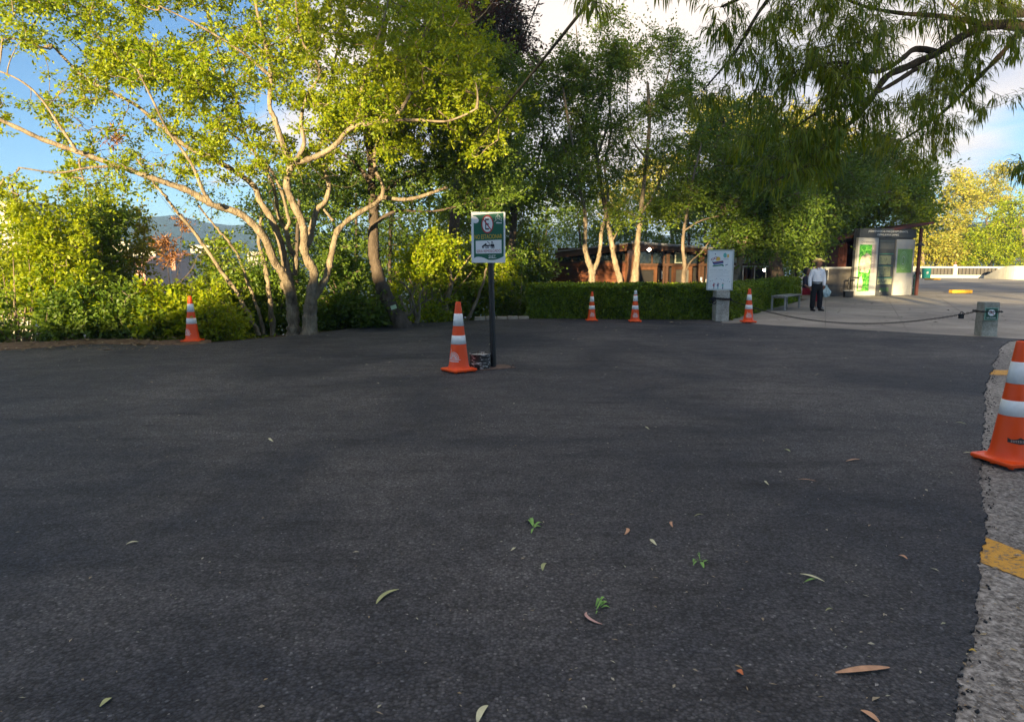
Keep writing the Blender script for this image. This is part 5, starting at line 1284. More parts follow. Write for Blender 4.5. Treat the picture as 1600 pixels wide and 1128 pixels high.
bp_([(460, 215), (500, 200), (530, 230), (530, 300), (490, 320), (455, 280)], C_TEAL, 'printed_emblem'); bp_([(540, 240), (585, 235), (585, 310), (545, 315)], C_YEL, 'printed_emblem')
bp_([(455, 345), (580, 345), (580, 357), (455, 357)], C_GREY, 'printed_line')
lines = [(160, 600, 320, 5), (355, 603, 460, 7), (490, 603, 545, 7), (160, 630, 640, 3), (175, 655, 625, 3), (160, 680, 600, 3), (200, 712, 350, 4), (360, 712, 470, 4), (180, 748, 620, 3), (150, 778, 400, 4)]
for x0, y0, x1, w_ in lines: bp_([(x0, y0), (x1, y0), (x1, y0 + w_), (x0, y0 + w_)], C_GREY, 'printed_line')
for (x0, y0, c_) in [(220, 860, C_NAVY), (325, 812, C_NAVY), (440, 835, C_BLUE), (485, 850, C_NAVY), (180, 870, C_RED), (520, 875, C_GREY), (570, 870, C_GREY), (620, 885, C_NAVY), (290, 830, C_GREY), (405, 812, C_GREY), (240, 850, C_TEAL), (595, 825, C_TEAL)]:
    bp_([(x0 - 9, y0 + 5), (x0, y0 - 10), (x0 + 9, y0 + 6), (x0, y0 + 12)], c_, 'printed_bird')
for cx, c1, c2 in ((265, C_RED, C_GREY), (360, C_NAVY, C_TEAL), (472, C_TEAL, C_NAVY)):
    bp_([(cx - 9, 915), (cx + 9, 915), (cx + 9, 938), (cx - 9, 938)], C_RED, 'printed_head'); bp_([(cx - 14, 940), (cx + 14, 940), (cx + 12, 1010), (cx - 12, 1010)], c1, 'printed_body')
    bp_([(cx - 12, 1012), (cx + 12, 1012), (cx + 8, 1080), (cx - 8, 1080)], c2, 'printed_legs'); bp_([(cx - 34, 975), (cx - 12, 945), (cx + 34, 935), (cx + 34, 943), (cx - 8, 960), (cx - 30, 984)], c1, 'printed_arms', -.009)
# no smoking plate
nsm = empty('no_smoking_plate', P2c + Vector((.01, -.195, .445)), R(-8), 'small green plate with a white no-smoking circle on the mossy pillar', 'sign')
MB().box(-.125, 0, -.115, .125, .012, .135).build('plate', mat('plate_pale_green', (.22, .42, .33), .4, .1, 5), nsm, .003)
flat_poly([(-.11, -.10), (.11, -.10), (.11, .12), (-.11, .12)], -.0015, 'green_field', mat('plate_dark_green', (.01, .075, .045), .4, .08, 5), nsm)
flat_poly(disc_pts(.0, .035, .07, .065), -.003, 'white_disc', M_SIGNWHITE, nsm)
MB().add([(-.05, -.0042, .012), (.04, -.0042, .018), (.04, -.0042, .03), (-.05, -.0042, .026)], [(0, 1, 2, 3)]).build('cigarette', M_INK, nsm)
MB().add([(-.045, -.0046, .068), (-.036, -.0046, .076), (.05, -.0046, .0), (.042, -.0046, -.008)], [(0, 3, 2, 1)]).build('slash', M_SIGNRED, nsm)
text_obj('NO FUMAR', .17, .030, (0, -.003, -.07), M_SIGNWHITE, nsm)

# ---------------- pavilion
M_WOOD = mat('varnished_boards', (.12, .036, .013), .5, .3, 3, stretch=(1, 1, 14), bump=.2, bscale=20)
M_WOODD = mat('dark_timber', (.075, .038, .022), .6, .3, 5, stretch=(1, 1, 6))
M_WOODF = mat('door_frame_timber', (.11, .048, .022), .5, .2, 6)
M_INTER = mat('dark_interior', (.018, .016, .015), .9, .2, 2)  # near-black colour stands in for shade in the unlit inside
M_ROOFM = mat('roof_sheet', (.30, .30, .31), .5, .15, 4, metal=.3)
M_METALP = mat('grey_painted_metal', (.35, .36, .36), .5, .1, 9)
m, n, l, b = new_mat('window_glass'); b.inputs['Base Color'].default_value = (.03, .04, .04, 1); b.inputs['Roughness'].default_value = .04; b.inputs['Specular IOR Level'].default_value = 1.0; b.inputs['Metallic'].default_value = .35
M_GLASS = m
PZ = -.80
def PV(x, y, d): return at(x, y, d)
cor = PV(981, 410, 30.0); lef = PV(846, 410, 32.5); rig = PV(1215, 410, 33.5)
for q in (cor, lef, rig): q.z = PZ
bl_ = empty('pavilion', cor, 0, 'low timber pavilion with wood-board wall, window band and row of doors behind the hedge', 'building')
def wall_frame(a, b_): 
    u = (b_ - a); Ln = u.length; u.normalize(); ang = math.atan2(u.y, u.x); return u, Ln, ang
# slab
def prism(name, pts, z0, z1, m, par):
    o = par.location; n_ = len(pts)
    v = [(p.x - o.x, p.y - o.y, z0 - o.z) for p in pts] + [(p.x - o.x, p.y - o.y, (z1[i] if isinstance(z1, list) else z1) - o.z) for i, p in enumerate(pts)]
    f = [tuple(range(n_))[::-1], tuple(range(n_, 2*n_))] + [(i, (i+1) % n_, n_ + (i+1) % n_, n_ + i) for i in range(n_)]
    return MB().add(v, f).build(name, m, par)
backL = lef + Vector((1.5, 7, 0)); backR = rig + Vector((-.5, 6, 0))
prism('floor_slab', [lef, cor, rig, backR, backL], PZ - .3, PZ + .02, M_PLAZA, bl_)
# left wall of boards (local frame: origin lef, x along)
def facade(parent, a, b_):
    u, Ln, ang = wall_frame(a, b_)
    e = bpy.data.objects.new('x', None)
    M = Matrix.Translation(a - parent.location) @ Matrix.Rotation(ang, 4, 'Z')
    bpy.data.objects.remove(e); return M, Ln
MA, LA = facade(bl_, lef, cor)
def fbox(M, x0, y0, z0, x1, y1, z1, name, m, parent, bevel=0):
    mb = MB().box(x0, y0, z0, x1, y1, z1); mb.v = [tuple(M @ Vector(v)) for v in mb.v]; return mb.build(name, m, parent, bevel)
H1 = 1.5 - PZ     # top of boards (eye height)
nb = 13
for i in range(nb):
    z0 = .02 + (H1 - .02) * i / nb; z1 = .02 + (H1 - .02) * (i + 1) / nb - .012
    fbox(MA, 0, rng.uniform(-.006, .006), z0, LA, .05, z1, 'board', M_WOOD, bl_)
fbox(MA, .03, .06, 0, LA - .02, .10, H1, 'wall_back', M_INTER, bl_)
fbox(MA, -.05, -.03, 0, .0, .10, H1 + .07, 'corner_post', M_WOODD, bl_)
fbox(MA, 0, -.04, H1, LA, .1, H1 + .07, 'sill', M_WOODD, bl_)
nw = 5
for i in range(nw):
    x0 = LA * (.2 + .8 * i / nw); x1 = LA * (.2 + .8 * (i + 1) / nw)
    w_ = fbox(MA, x0 + .02, -.015, H1 + .07, x0 + .09, .08, H1 + .55, 'window_frame', M_WOODD, bl_)
    fbox(MA, x0 + .09, .02, H1 + .07, x1 + .02, .03, H1 + .52, 'window_pane', M_GLASS, bl_)
fbox(MA, LA*.2, -.03, H1 + .52, LA, .1, H1 + .66, 'beam', M_WOODD, bl_)
MBm, LB = facade(bl_, cor, rig)
# corner timber pier
fbox(MBm, -.06, -.05, 0, .30, .2, 3.15, 'corner_post', M_WOODF, bl_)
door_h = 2.12
bays = [(1.30, 'frame'), (3.35, 'frame'), (5.45, 'frame'), (7.2, 'frame')]
fbox(MBm, .3, .35, 0, LB, .45, 3.0, 'back_wall', M_INTER, bl_)
k = 0
for xc, _ in [(1.02, 0), (2.95, 0), (4.9, 0), (6.2, 0), (7.6, 0)]:
    x0, x1 = xc - .52, xc + .52
    dr = fbox(MBm, x0, -.03, 0, x0 + .13, .12, door_h, 'door_frame', M_WOODF, bl_); fbox(MBm, x1 - .13, -.03, 0, x1, .12, door_h, 'door_frame', M_WOODF, bl_)
    fbox(MBm, x0 + .13, -.03, door_h - .14, x1 - .13, .12, door_h, 'door_frame', M_WOODF, bl_)
    fbox(MBm, x0 + .13, .06, 0, x1 - .13, .10, door_h - .14, 'door', [M_INTER, mat('grey_door', (.10, .095, .085), .6, .15, 3)][k in (1, 3)], bl_)  # near-black ones are openings painted as shade, grey ones are doors
    k += 1
for xp in (.45, 1.9, 2.1, 3.9, 4.1, 5.55, 7.0):
    fbox(MBm, xp - .05, -.02, 0, xp + .05, .15, 2.95, 'post', M_WOODD, bl_)
fbox(MBm, .30, -.06, 2.14, LB, .10, 2.26, 'lintel', M_WOODD, bl_)
for i in range(9):
    x0 = .35 + i * (LB - .4) / 9; x1 = x0 + (LB - .4) / 9
    fbox(MBm, x0 + .05, .03, 2.26, x1 - .02, .04, 2.78, 'window_pane', M_GLASS, bl_); fbox(MBm, x0 - .02, -.0, 2.26, x0 + .05, .08, 2.80, 'window_frame', M_WOODD, bl_)
fbox(MBm, .30, -.05, 2.80, LB, .12, 3.0, 'beam', M_WOODD, bl_)
# blueish notices on the door bays, fixed white frame
for (xa, za, w_, h_, c_) in [(3.98, 1.55, .10, .16, (.5, .55, .6)), (4.02, 1.2, .08, .5, (.55, .58, .6)), (4.3, 1.35, .12, .38, (.6, .6, .58)), (3.86, 1.3, .14, .12, (.35, .4, .5)), (1.78, 1.75, .05, .35, (.5, .5, .5)), (1.78, .75, .05, .5, (.45, .45, .48))]:
    fbox(MBm, xa - w_/2, -.05, za - h_/2, xa + w_/2, -.035, za + h_/2, 'notice', mat('notice_paper', c_, .5, .1, 9), bl_)
nf = MBm @ Vector((2.55, -.35, 2.50))
fr = empty('framed_sign', bl_.location + nf, MBm.to_euler().z, 'small pale square frame hanging in front of the pavilion window band', 'sign')
for a in ((-.30, 0, -.24, -.25, .04, .24), (.25, 0, -.24, .30, .04, .24), (-.25, 0, .19, .25, .04, .24), (-.25, 0, -.24, .25, .04, -.19)): MB().box(*a).build('frame_bar', mat('frame_cream', (.5, .52, .42), .5, .08, 9), fr)
MB().box(-.25, .015, -.19, .25, .025, .19).build('panel', mat('dark_green_panel', (.05, .08, .05), .5, .2, 5), fr)
MB().tube([(-.25, .02, .24), (-.25, .02, .62)], .008, 5).tube([(.25, .02, .24), (.25, .02, .62)], .008, 5).build('hanger', M_METALP, fr)
# roof: peak over the corner, corrugated edge
rl = PV(866, 392.5, 31.3); rc_ = PV(990, 378.5, 28.8); rr_ = PV(1190, 393.5, 32.2); rbr = rr_ + Vector((-.3, 8, .0)); rbl = rl + Vector((1.5, 9, .0)); rbc = Vector(((rl.x + rr_.x)/2 + 1, 40, rc_.z + .2))
rf = MB(); o = bl_.location
top_ = [rl, rc_, rr_, rbr, rbc, rbl]; n_ = 6
v = [tuple(p - o - Vector((0, 0, .05))) for p in top_] + [tuple(p - o) for p in top_]
rf.add(v, [(0, 5, 4, 1), (1, 4, 3, 2), (6, 7, 10, 11), (7, 8, 9, 10)] + [(i, (i+1) % 6, 6 + (i+1) % 6, 6 + i) for i in range(6)]).build('roof', M_ROOFM, bl_)
# fascia boards under the eave
def fasc(a, b_, h, name, m):
    u = (b_ - a); w = Vector((-u.y, u.x, 0)).normalized() * .04
    v = [a - o + Vector((0, 0, -.055)) + w*1.5, b_ - o + Vector((0, 0, -.055)) + w*1.5, b_ - o + Vector((0, 0, -.055 - h)) + w*1.5, a - o + Vector((0, 0, -.055 - h)) + w*1.5]
    v += [q + w for q in v]
    MB().add(v, [(0, 3, 2, 1), (4, 5, 6, 7), (0, 1, 5, 4), (1, 2, 6, 5), (2, 3, 7, 6), (3, 0, 4, 7)]).build(name, m, bl_)
fasc(rl, rc_, .26, 'fascia', M_WOODF); fasc(rc_, rr_, .18, 'fascia', M_WOODD)
for i in range(12):
    t = (i + .5) / 12; p = rc_.lerp(rr_, t) - o; 
    MB().box(p.x - .04, p.y + .1, p.z - .30, p.x + .04, p.y + 1.6, p.z - .06).build('rafter', M_WOODF, bl_)
cg = MB()
for i in range(90):
    t = i / 90; p = rc_.lerp(rr_, t) - o; cg.tube([p + Vector((0, -.03, .012)), p + Vector((0, .5, .03))], .028, 5)
co3 = cg.build('corrugation', M_ROOFM, bl_); tag(co3, kind='stuff')
# two lit lamps
def lamp(p, label, r_=.07, st=60):
    e = empty('lit_lamp', p, 0, label, 'lamp')
    bm_ = bmesh.new(); bmesh.ops.create_uvsphere(bm_, u_segments=14, v_segments=8, radius=r_); me = bpy.data.meshes.new('bulb'); bm_.to_mesh(me); bm_.free()
    link('bulb', me, e, M_BULB); MB().lathe([(.03, r_*.8), (.05, r_*1.1), (.05, r_*1.6), (.0, r_*1.7)], 12).build('holder', M_METALP, e)
    MB().tube([(0, 0, r_*1.6), (0, .0, r_*1.6 + .2)], .01, 5).build('stem', M_METALP, e)
M_BULB = glow_mat('bulb_glow', (1.0, .93, .85), 22)
lamp(at(1014, 390, 29.3), 'bright white lamp under the pavilion eave right of the corner', .065)
lamp(at(1194, 422, 28.0), 'small white lamp low among the trees right of the white board', .05)
# railing beyond the board
rg = empty('railing', at(1145, 447, 30.5), 0, 'thin pale metal railing between the board and the dark trees', 'railing')
o2 = rg.location
ra, rb_ = at(1143, 416, 29.5) - o2, at(1215, 416.5, 30.5) - o2
MB().tube([ra, rb_], .035, 6).build('top_rail', M_METALP, rg)
for i in range(5):
    p = ra.lerp(rb_, i / 4); MB().tube([p, Vector((p.x, p.y, -1.0))], .025, 6).build('post', M_METALP, rg)

# ---------------- information stand
K0, K1 = G(1336, 462.5), G(1424, 461)
ks = empty('information_stand', K0, math.atan2(K1.y - K0.y, K1.x - K0.x), 'tall three-panel information stand with dark header at the back of the plaza', 'information stand')
KW = (K1 - K0).length; KH = 3.02
M_KTXT = mat('stand_lettering', (.85, .85, .82), .5, .05, 5)
M_KWH = mat('stand_white_frame', (.38, .38, .37), .45, .05, 5); M_KDARK = mat('stand_dark_grey', (.055, .058, .06), .45, .08, 5); M_KGREY = mat('stand_grey_band', (.26, .23, .235), .5, .06, 6)
MB().box(0, .16, 0, KW, .30, KH).build('back_box', M_KDARK, ks)
MB().box(.02, .0, KH*.865, KW*1.0, .16, KH*1.0).build('header', M_KDARK, ks)
xL, xC, xR = (0, KW*.355), (KW*.37, KW*.655), (KW*.67, KW)
def framed(x0, x1, z1, nm):
    MB().box(x0, .02, 0, x1, .16, z1).build(nm, M_KWH, ks, .004)
framed(xL[0], xL[1], KH*.862, 'left_panel'); framed(xR[0], xR[1], KH*.845, 'right_panel')
MB().box(xC[0], .05, 0, xC[1], .16, KH*.862).build('middle_panel', M_KDARK, ks)
def kp(u0, v0, u1, v1, y, nm, m): return flat_poly([(u0, v0), (u1, v0), (u1, v1), (u0, v1)], y, nm, m, ks, .002)
def photo_print(name, cols, sc):
    m, n, l, b = new_mat(name); tc = n.new('ShaderNodeTexCoord'); a = n.new('ShaderNodeTexNoise'); a.inputs['Scale'].default_value = sc; a.inputs['Detail'].default_value = 3; a.inputs['Roughness'].default_value = .6
    l.new(tc.outputs['Object'], a.inputs['Vector']); r = n.new('ShaderNodeValToRGB'); e = r.color_ramp.elements
    while len(e) < len(cols): e.new(.5)
    for i, c in enumerate(cols): e[i].position = .32 + .36 * i / (len(cols) - 1); e[i].color = c + (1,)
    l.new(a.outputs['Fac'], r.inputs[0]); l.new(r.outputs[0], b.inputs['Base Color']); b.inputs['Roughness'].default_value = .35; return m
M_PH1 = photo_print('print_bright_leaves', [(.01, .07, .01), (.05, .3, .02), (.28, .55, .12)], 9)
M_PH2 = photo_print('print_pale_map', [(.10, .12, .08), (.5, .42, .33), (.6, .52, .42)], 4)
M_PH3 = photo_print('print_green_contours', [(.10, .24, .05), (.17, .33, .09), (.13, .28, .06)], 6)
M_PH4 = photo_print('print_olive', [(.10, .12, .07), (.22, .24, .14), (.14, .17, .1)], 7)
lx = KW*.03
kp(lx, KH*.07, KW*.24, KH*.76, .015, 'leaf_print', M_PH1)
flat_poly([(lx+.05, KH*.36), (KW*.20, KH*.34), (KW*.235, KH*.42), (KW*.225, KH*.60), (KW*.16, KH*.64), (lx+.12, KH*.58), (lx+.03, KH*.48)], .011, 'map_print', M_PH2, ks, .002)
flat_poly([(lx+.05, KH*.08), (lx+.26, KH*.09), (lx+.3, KH*.2), (lx+.2, KH*.30), (lx+.06, KH*.27)], .011, 'map_print', M_PH2, ks, .002)
kp(KW*.24, KH*.34, KW*.315, KH*.76, .015, 'grey_band', M_KGREY); kp(KW*.225, KH*.07, KW*.315, KH*.335, .015, 'grey_band', mat('stand_pale_grey', (.33, .34, .35), .5, .05, 5))
text_obj('Directorio', KW*.22, .085, (KW*.165, .016, KH*.80), M_KDARK, ks)
for i in range(8): kp(KW*.262, KH*(.40 + .042*i), KW*.272, KH*(.415 + .042*i), .012, 'list_mark', M_KWH)
text_obj('¡BIENVENIDOS AL PARQUE ESTUDIANTIL', KW*.70, .105, (KW*.50, -.004, KH*.955), M_KTXT, ks); text_obj('CERRO JUANA LAINEZ', KW*.38, .105, (KW*.50, -.004, KH*.905), M_KTXT, ks)
for (a, c, m_) in [(.62, .63, C_GRN), (.47, .60, M_PH4), (.445, .452, C_GRN), (.29, .435, M_PH4), (.262, .272, C_GRN), (.17, .255, mat('stand_sage', (.25, .28, .17), .5, .15, 8)), (.70, .79, mat('stand_mid_grey', (.10, .105, .10), .5, .05, 8)), (.81, .818, mat('stand_line', (.12, .16, .15), .5, .05, 8))]:
    kp(xC[0] + .05, KH*a, xC[1] - .05 - (.12 if m_ is M_PH4 else 0), KH*c, .046, 'middle_print', m_)
for i in range(5): kp(xC[0] + .08 + .02*(i % 2), KH*(.31 + .022*i), xC[1] - .20 - .05*(i % 3), KH*(.314 + .022*i), .042, 'text_line', M_KDARK)
for i in range(6): 
    z0 = KH*(.185 + .01*(i % 3)); kp(xC[0] + .09 + i*.085, z0, xC[0] + .13 + i*.085, z0 + .10, .042, 'pictogram', M_KDARK)
kp(xC[0] + .22, KH*.06, xC[1] - .2, KH*.12, .046, 'emblem', mat('emblem_green', (.06, .12, .05), .5, .3, 20))
kp(xC[0] + .2, KH*.055, xC[0] + .28, KH*.075, .043, 'emblem_dot', M_KWH)
kp(xR[0] + .10, KH*.34, xR[1] - .10, KH*.70, .015, 'contour_map', M_PH3)
for j, (rx, rz_) in enumerate(((.20, .42), (.14, .32), (.09, .2))):
    v = []
    for i in range(26):
        a = 2*pi*i/26
        for f in (1, .86): v.append((xR[0] + .45 + rx*f*cos(a)*(1+.12*sin(3*a)), .011, KH*.53 + rz_*f*sin(a)))
    MB().add(v, [(2*i, 2*i+1, 2*((i+1) % 26)+1, 2*((i+1) % 26)) for i in range(26)]).build('contour_line', mat('contour_ink', (.25, .42, .2) if j < 2 else (.5, .55, .5), .5, .05, 9), ks)
for i in range(2): kp(xR[0] + .10 + .06*i, KH*(.79 - .028*i), xR[1] - .10, KH*(.794 - .028*i), .015, 'text_line', C_GREY)
for i in range(6):
    for j in range(4): kp(xR[0] + .10 + j*.17, KH*(.32 - .035*i), xR[0] + .10 + j*.17 + rng.uniform(.07, .13), KH*(.326 - .035*i), .015, 'text_line', C_GREY)
# green bin panel edge right of the stand
gpn = empty('green_panel', G(1427, 460.5), 0, 'narrow green upright panel against the right side of the information stand', 'panel')
MB().box(-.02, 0, 0, .14, .08, .95).build('panel_body', mat('faded_green', (.10, .20, .12), .6, .2, 8), gpn, .01)
MB().box(-.06, -.02, .30, -.02, .05, .36).box(-.06, -.02, .75, -.02, .05, .81).build('hinge', M_KWH, gpn)
# dark red hut behind
M_RED = mat('dark_red_boards', (.06, .014, .010), .6, .25, 4, stretch=(12, 12, 1)); M_REDROOF = mat('dark_red_roof', (.075, .018, .016), .6, .2, 4)
hA_ = G(1322, 461); hut = empty('red_hut', Vector((hA_.x, 33.0, 0)), 0, 'dark red wooden hut with sloping roof behind the information stand', 'hut')
for i in range(22): MB().box(i*.155, (i % 2)*.008, 0, i*.155 + .15, .04, 2.55 + i*.028).build('board', M_RED, hut)
MB().box(.0, .045, 0, 3.4, 3.0, 2.5).build('hut_body', M_RED, hut)
MB().box(3.14, -1.2, 0, 3.25, -1.09, 3.05).build('corner_post', M_RED, hut)
MB().add([(-.75, -1.4, 2.50), (3.6, -1.4, 3.24), (3.6, 3.4, 3.24), (-.75, 3.4, 2.50), (-.75, -1.4, 2.60), (3.6, -1.4, 3.34), (3.6, 3.4, 3.34), (-.75, 3.4, 2.62)], [(0, 3, 2, 1), (4, 5, 6, 7), (0, 1, 5, 4), (1, 2, 6, 5), (2, 3, 7, 6), (3, 0, 4, 7)]).build('roof', M_REDROOF, hut)
hl = empty('hanging_lamp', at(1438, 381, 31.5), 0, 'small dark lamp shade hanging from the red hut roof edge', 'lamp')
MB().lathe([(.19, -.10), (.17, -.04), (.06, .06), (.03, .10), (.0, .10)], 18).tube([(0, 0, .1), (0, 0, .42)], .012, 6).build('lamp_shade', M_BLACKMETAL, hl)
# low wall left of the stand
wA = G(1284, 464); wB = G(1336, 462)
lw = empty('low_wall', wA, math.atan2(wB.y - wA.y, wB.x - wA.x), 'low dark plastered wall with a pale cap between the man and the information stand', 'wall')
Lw = (wB - wA).length + .1
MB().box(-.1, 0.25, 0, Lw, .5, 1.22).build('wall_body', mat('dark_plaster', (.075, .068, .062), .8, .25, 3), lw)
MB().box(-.15, .2, 1.225, Lw, .55, 1.30).build('cap', M_METALP, lw)
MB().box(.35, .15, .70, .53, .25, 1.17).build('meter_box', M_BLACKMETAL, lw)
MB().box(.53, .18, .72, .62, .25, 1.27).build('pale_bag', M_KWH, lw)
tp_ = empty('standpipe', wA + Vector((1.10, -.12, 0)), 0, 'dark bent pipe and small tap base in front of the low wall', 'pipe')
MB().tube([(.0, 0, 0), (0, 0, .80), (.03, 0, .84), (.42, 0, .84)], .035, 8).build('pipe', M_BLACKMETAL, tp_)
MB().box(-.18, -.08, 0, .20, .10, .26).build('base_box', M_BLACKMETAL, tp_, .01); MB().box(-.24, -.1, .27, .24, .12, .30).build('ledge', M_METALP, tp_)

# ---------------- bench, people
M_BENCH = mat('bench_pale_metal', (.34, .33, .31), .5, .1, 6)
bnA = G(1227, 485.5); bnB = G(1264, 478)
u_ = (bnB - bnA); bn = empty('bench', bnA, R(52), 'low pale metal bench at the left edge of the plaza behind the man', 'bench')
for i in range(4): MB().box(-.1, -.02 + i*.115, .43, 1.75, .08 + i*.115, .465).build('slat', M_BENCH, bn, .004)
for x in (0, 1.55):
    for y in (.0, .40): MB().box(x, y, 0, x + .05, y + .05, .43).build('leg', M_BENCH, bn)
    MB().box(x, .05, .385, x + .05, .40, .43).build('cross_bar', M_BENCH, bn)

M_SKIN = mat('skin', (.30, .145, .09), .55, .06, 6); M_SHIRT = mat('white_shirt', (.88, .88, .92), .75, .04, 5, bump=.35, bscale=14); M_TROU = mat('black_trousers', (.012, .012, .014), .85, .2, 8, bump=.3, bscale=12)
M_SHOE = mat('black_shoe', (.012, .01, .01), .35, .2, 8); M_STRAW = mat('straw', (.78, .60, .28), .7, .18, 60, bump=.5, bscale=120); M_BAG = mat('pale_blue_bag', (.42, .55, .58), .4, .1, 7, bump=.4, bscale=14)
M_HAIR = mat('grey_hair', (.10, .09, .08), .8, .3, 30)
def skin_mesh(name, verts, edges, radii, m, parent, root=0, sub=2, smooth_=True):
    me = bpy.data.meshes.new(name + '_cage'); me.from_pydata(verts, edges, []); o = bpy.data.objects.new(name + '_cage', me); COL.objects.link(o)
    sm = o.modifiers.new('skin', 'SKIN'); sk = me.skin_vertices[0].data
    for i, r_ in enumerate(radii):
        sk[i].radius = r_ if isinstance(r_, tuple) else (r_, r_); sk[i].use_root = (i == root)
    sm.use_smooth_shade = True; sm.branch_smoothing = .3
    ss = o.modifiers.new('sub', 'SUBSURF'); ss.levels = sub; ss.render_levels = sub
    bpy.context.view_layer.update()
    out = bpy.data.meshes.new_from_object(o.evaluated_get(bpy.context.evaluated_depsgraph_get()))
    out.name = name; bpy.data.objects.remove(o); bpy.data.meshes.remove(me); out.materials.clear()
    out.polygons.foreach_set('use_smooth', [True] * len(out.polygons))
    return link(name, out, parent, m)
def head(parent, c, k, yaw, skin=None, name='head'):
    """head with brow, nose, mouth, chin, ears; c is its centre, k scales, faces yaw (0 = -Y)"""
    bm_ = bmesh.new(); bmesh.ops.create_icosphere(bm_, subdivisions=4, radius=1)
    for v in bm_.verts:
        x, y, z = v.co; f = max(0, -y)
        X_, Y_, Z_ = x * .078, y * .096, z * .118
        if z < 0: X_ *= 1 - .30 * (-z) ** 1.5; Y_ *= 1 - .12 * (-z)
        Y_ -= .020 * math.exp(-((x/.16)**2)) * math.exp(-(((z + .12)/.20)**2)) * (f > .3)            # nose
        Y_ -= .010 * math.exp(-((z - .22)/.08)**2) * (f > .5)                                        # brow
        Y_ += .012 * (math.exp(-(((abs(x) - .36)/.16)**2)) * math.exp(-(((z - .05)/.10)**2))) * (f > .4)   # eye sockets
        Y_ -= .006 * math.exp(-((x/.35)**2)) * math.exp(-(((z + .50)/.07)**2)) * (f > .3)            # lips
        Y_ -= .012 * math.exp(-((x/.3)**2)) * math.exp(-(((z + .82)/.14)**2)) * (f > .1)             # chin
        e = math.exp(-(((y)/.16)**2)) * math.exp(-(((z + .05)/.22)**2)) * (abs(x) > .85); X_ += math.copysign(.020 * e, x)
        v.co = (X_, Y_, Z_)
    me = bpy.data.meshes.new(name); bm_.to_mesh(me); bm_.free(); me.polygons.foreach_set('use_smooth', [True] * len(me.polygons))
    return me
def face_bits(parent, c, yaw, k=1.0):
    M = Matrix.Translation(c) @ Matrix.Rotation(yaw, 4, 'Z') @ Matrix.Scale(k, 4)
    for sx in (-1, 1):
        e = MB().lathe([(0, -.006), (.009, -.004), (.012, 0), (.009, .004), (0, .006)], 10); e.v = [tuple(M @ Vector((sx*.029 + v[0], -.083 + v[2]*.6, .010 + v[1]*.6))) for v in e.v]; e.build('eye', M_INK, parent)
        b_ = MB().box(sx*.029 - .016, -.094, .026, sx*.029 + .016, -.086, .032); b_.v = [tuple(M @ Vector(v)) for v in b_.v]; b_.build('eyebrow', M_HAIR, parent)
    b_ = MB().box(-.020, -.097, -.060, .020, -.090, -.055); b_.v = [tuple(M @ Vector(v)) for v in b_.v]; b_.build('mouth', M_REDT2, parent)
M_REDT2 = mat('lip', (.20, .07, .055), .6, .1, 9)
def place(me, c, k, yaw):
    M = Matrix.Translation(c) @ Matrix.Rotation(yaw, 4, 'Z') @ Matrix.Scale(k, 4); me.transform(M); return me
def hand_chain(w, d, side):
    """verts/edges/radii of a slightly curled hand hanging from wrist w along d"""
    return None
mp = G(1274, 485.5)
man = empty('person', mp, R(8), 'man in straw hat, white shirt and black trousers holding a pale blue bag', 'person')
# one continuous body: pelvis, torso, neck, arms with five-fingered hands, legs, feet
V_ = []; E_ = []; Rd = []
def jv(p, r_, link_to=None):
    V_.append(tuple(p)); Rd.append(r_); i = len(V_) - 1
    if link_to is not None: E_.append((link_to, i))
    return i
pel = jv((0, 0, .80), (.12, .095)); wa = jv((0, 0, .93), (.125, .10), pel); chh = jv((0, 0, 1.14), (.15, .12), wa); nk0 = jv((0, .01, 1.27), (.09, .08), chh); nk1 = jv((0, -.005, 1.36), (.052, .055), nk0); hd0 = jv((0.01, -.01, 1.43), (.06, .07), nk1)
def arm(sx, elbow, wrist):
    s_ = jv((sx*.16, .0, 1.25), .062, nk0); e = jv(elbow, .045, s_); w = jv(wrist, .028, e)
    d_ = (Vector(wrist) - Vector(elbow)).normalized(); pm = Vector(wrist) + d_ * .055; p_ = jv(pm, (.034, .02), w)
    for j in range(4):
        off = Vector((0, (j - 1.5) * .018, 0)); a = jv(pm + d_ * .035 + off, .009, p_); L = (.030, .036, .034, .026)[j]
        a2 = jv(Vector(V_[a]) + d_ * L + Vector((-sx*.010, 0, 0)), .0085, a); jv(Vector(V_[a2]) + d_ * L * .7 + Vector((-sx*.018, 0, 0)), .007, a2)
    t = jv(pm + Vector((-sx*.008, -.035, 0)) + d_ * .0, .010, p_); jv(Vector(V_[t]) + d_ * .035 + Vector((0, -.010, 0)), .008, t)
arm(-1, (-.245, .01, 1.00), (-.25, -.04, .775)); arm(1, (.235, .01, 1.01), (.20, -.05, .80))
for sx, fy in ((-1, .0), (1, -.03)):
    hp = jv((sx*.09, 0, .73), .095, pel); kn = jv((sx*.105, fy - .01, .43), .06, hp); an = jv((sx*.115, fy + .01, .085), .038, kn); hl_ = jv((sx*.12, fy - .01, .045), .036, an); jv((sx*.135, fy - .15, .03), .026, hl_)
skin_mesh('body', V_, E_, Rd, M_SKIN, man, 0, 2)
me = place(head(man, None, 1, 0), Vector((.012, -.012, 1.475)), 1.0, R(38)); link('head', me, man, M_SKIN); face_bits(man, Vector((.012, -.012, 1.475)), R(38))
bm_ = bmesh.new(); bmesh.ops.create_icosphere(bm_, subdivisions=3, radius=.1)
for v in bm_.verts: v.co = (v.co.x * .84, v.co.y * .86 + .022, v.co.z * .80 + .012)
me = bpy.data.meshes.new('hair'); bm_.to_mesh(me); bm_.free(); me.polygons.foreach_set('use_smooth', [True] * len(me.polygons)); link('hair', place(me, Vector((.012, -.012, 1.475)), 1.0, R(38)), man, M_HAIR)
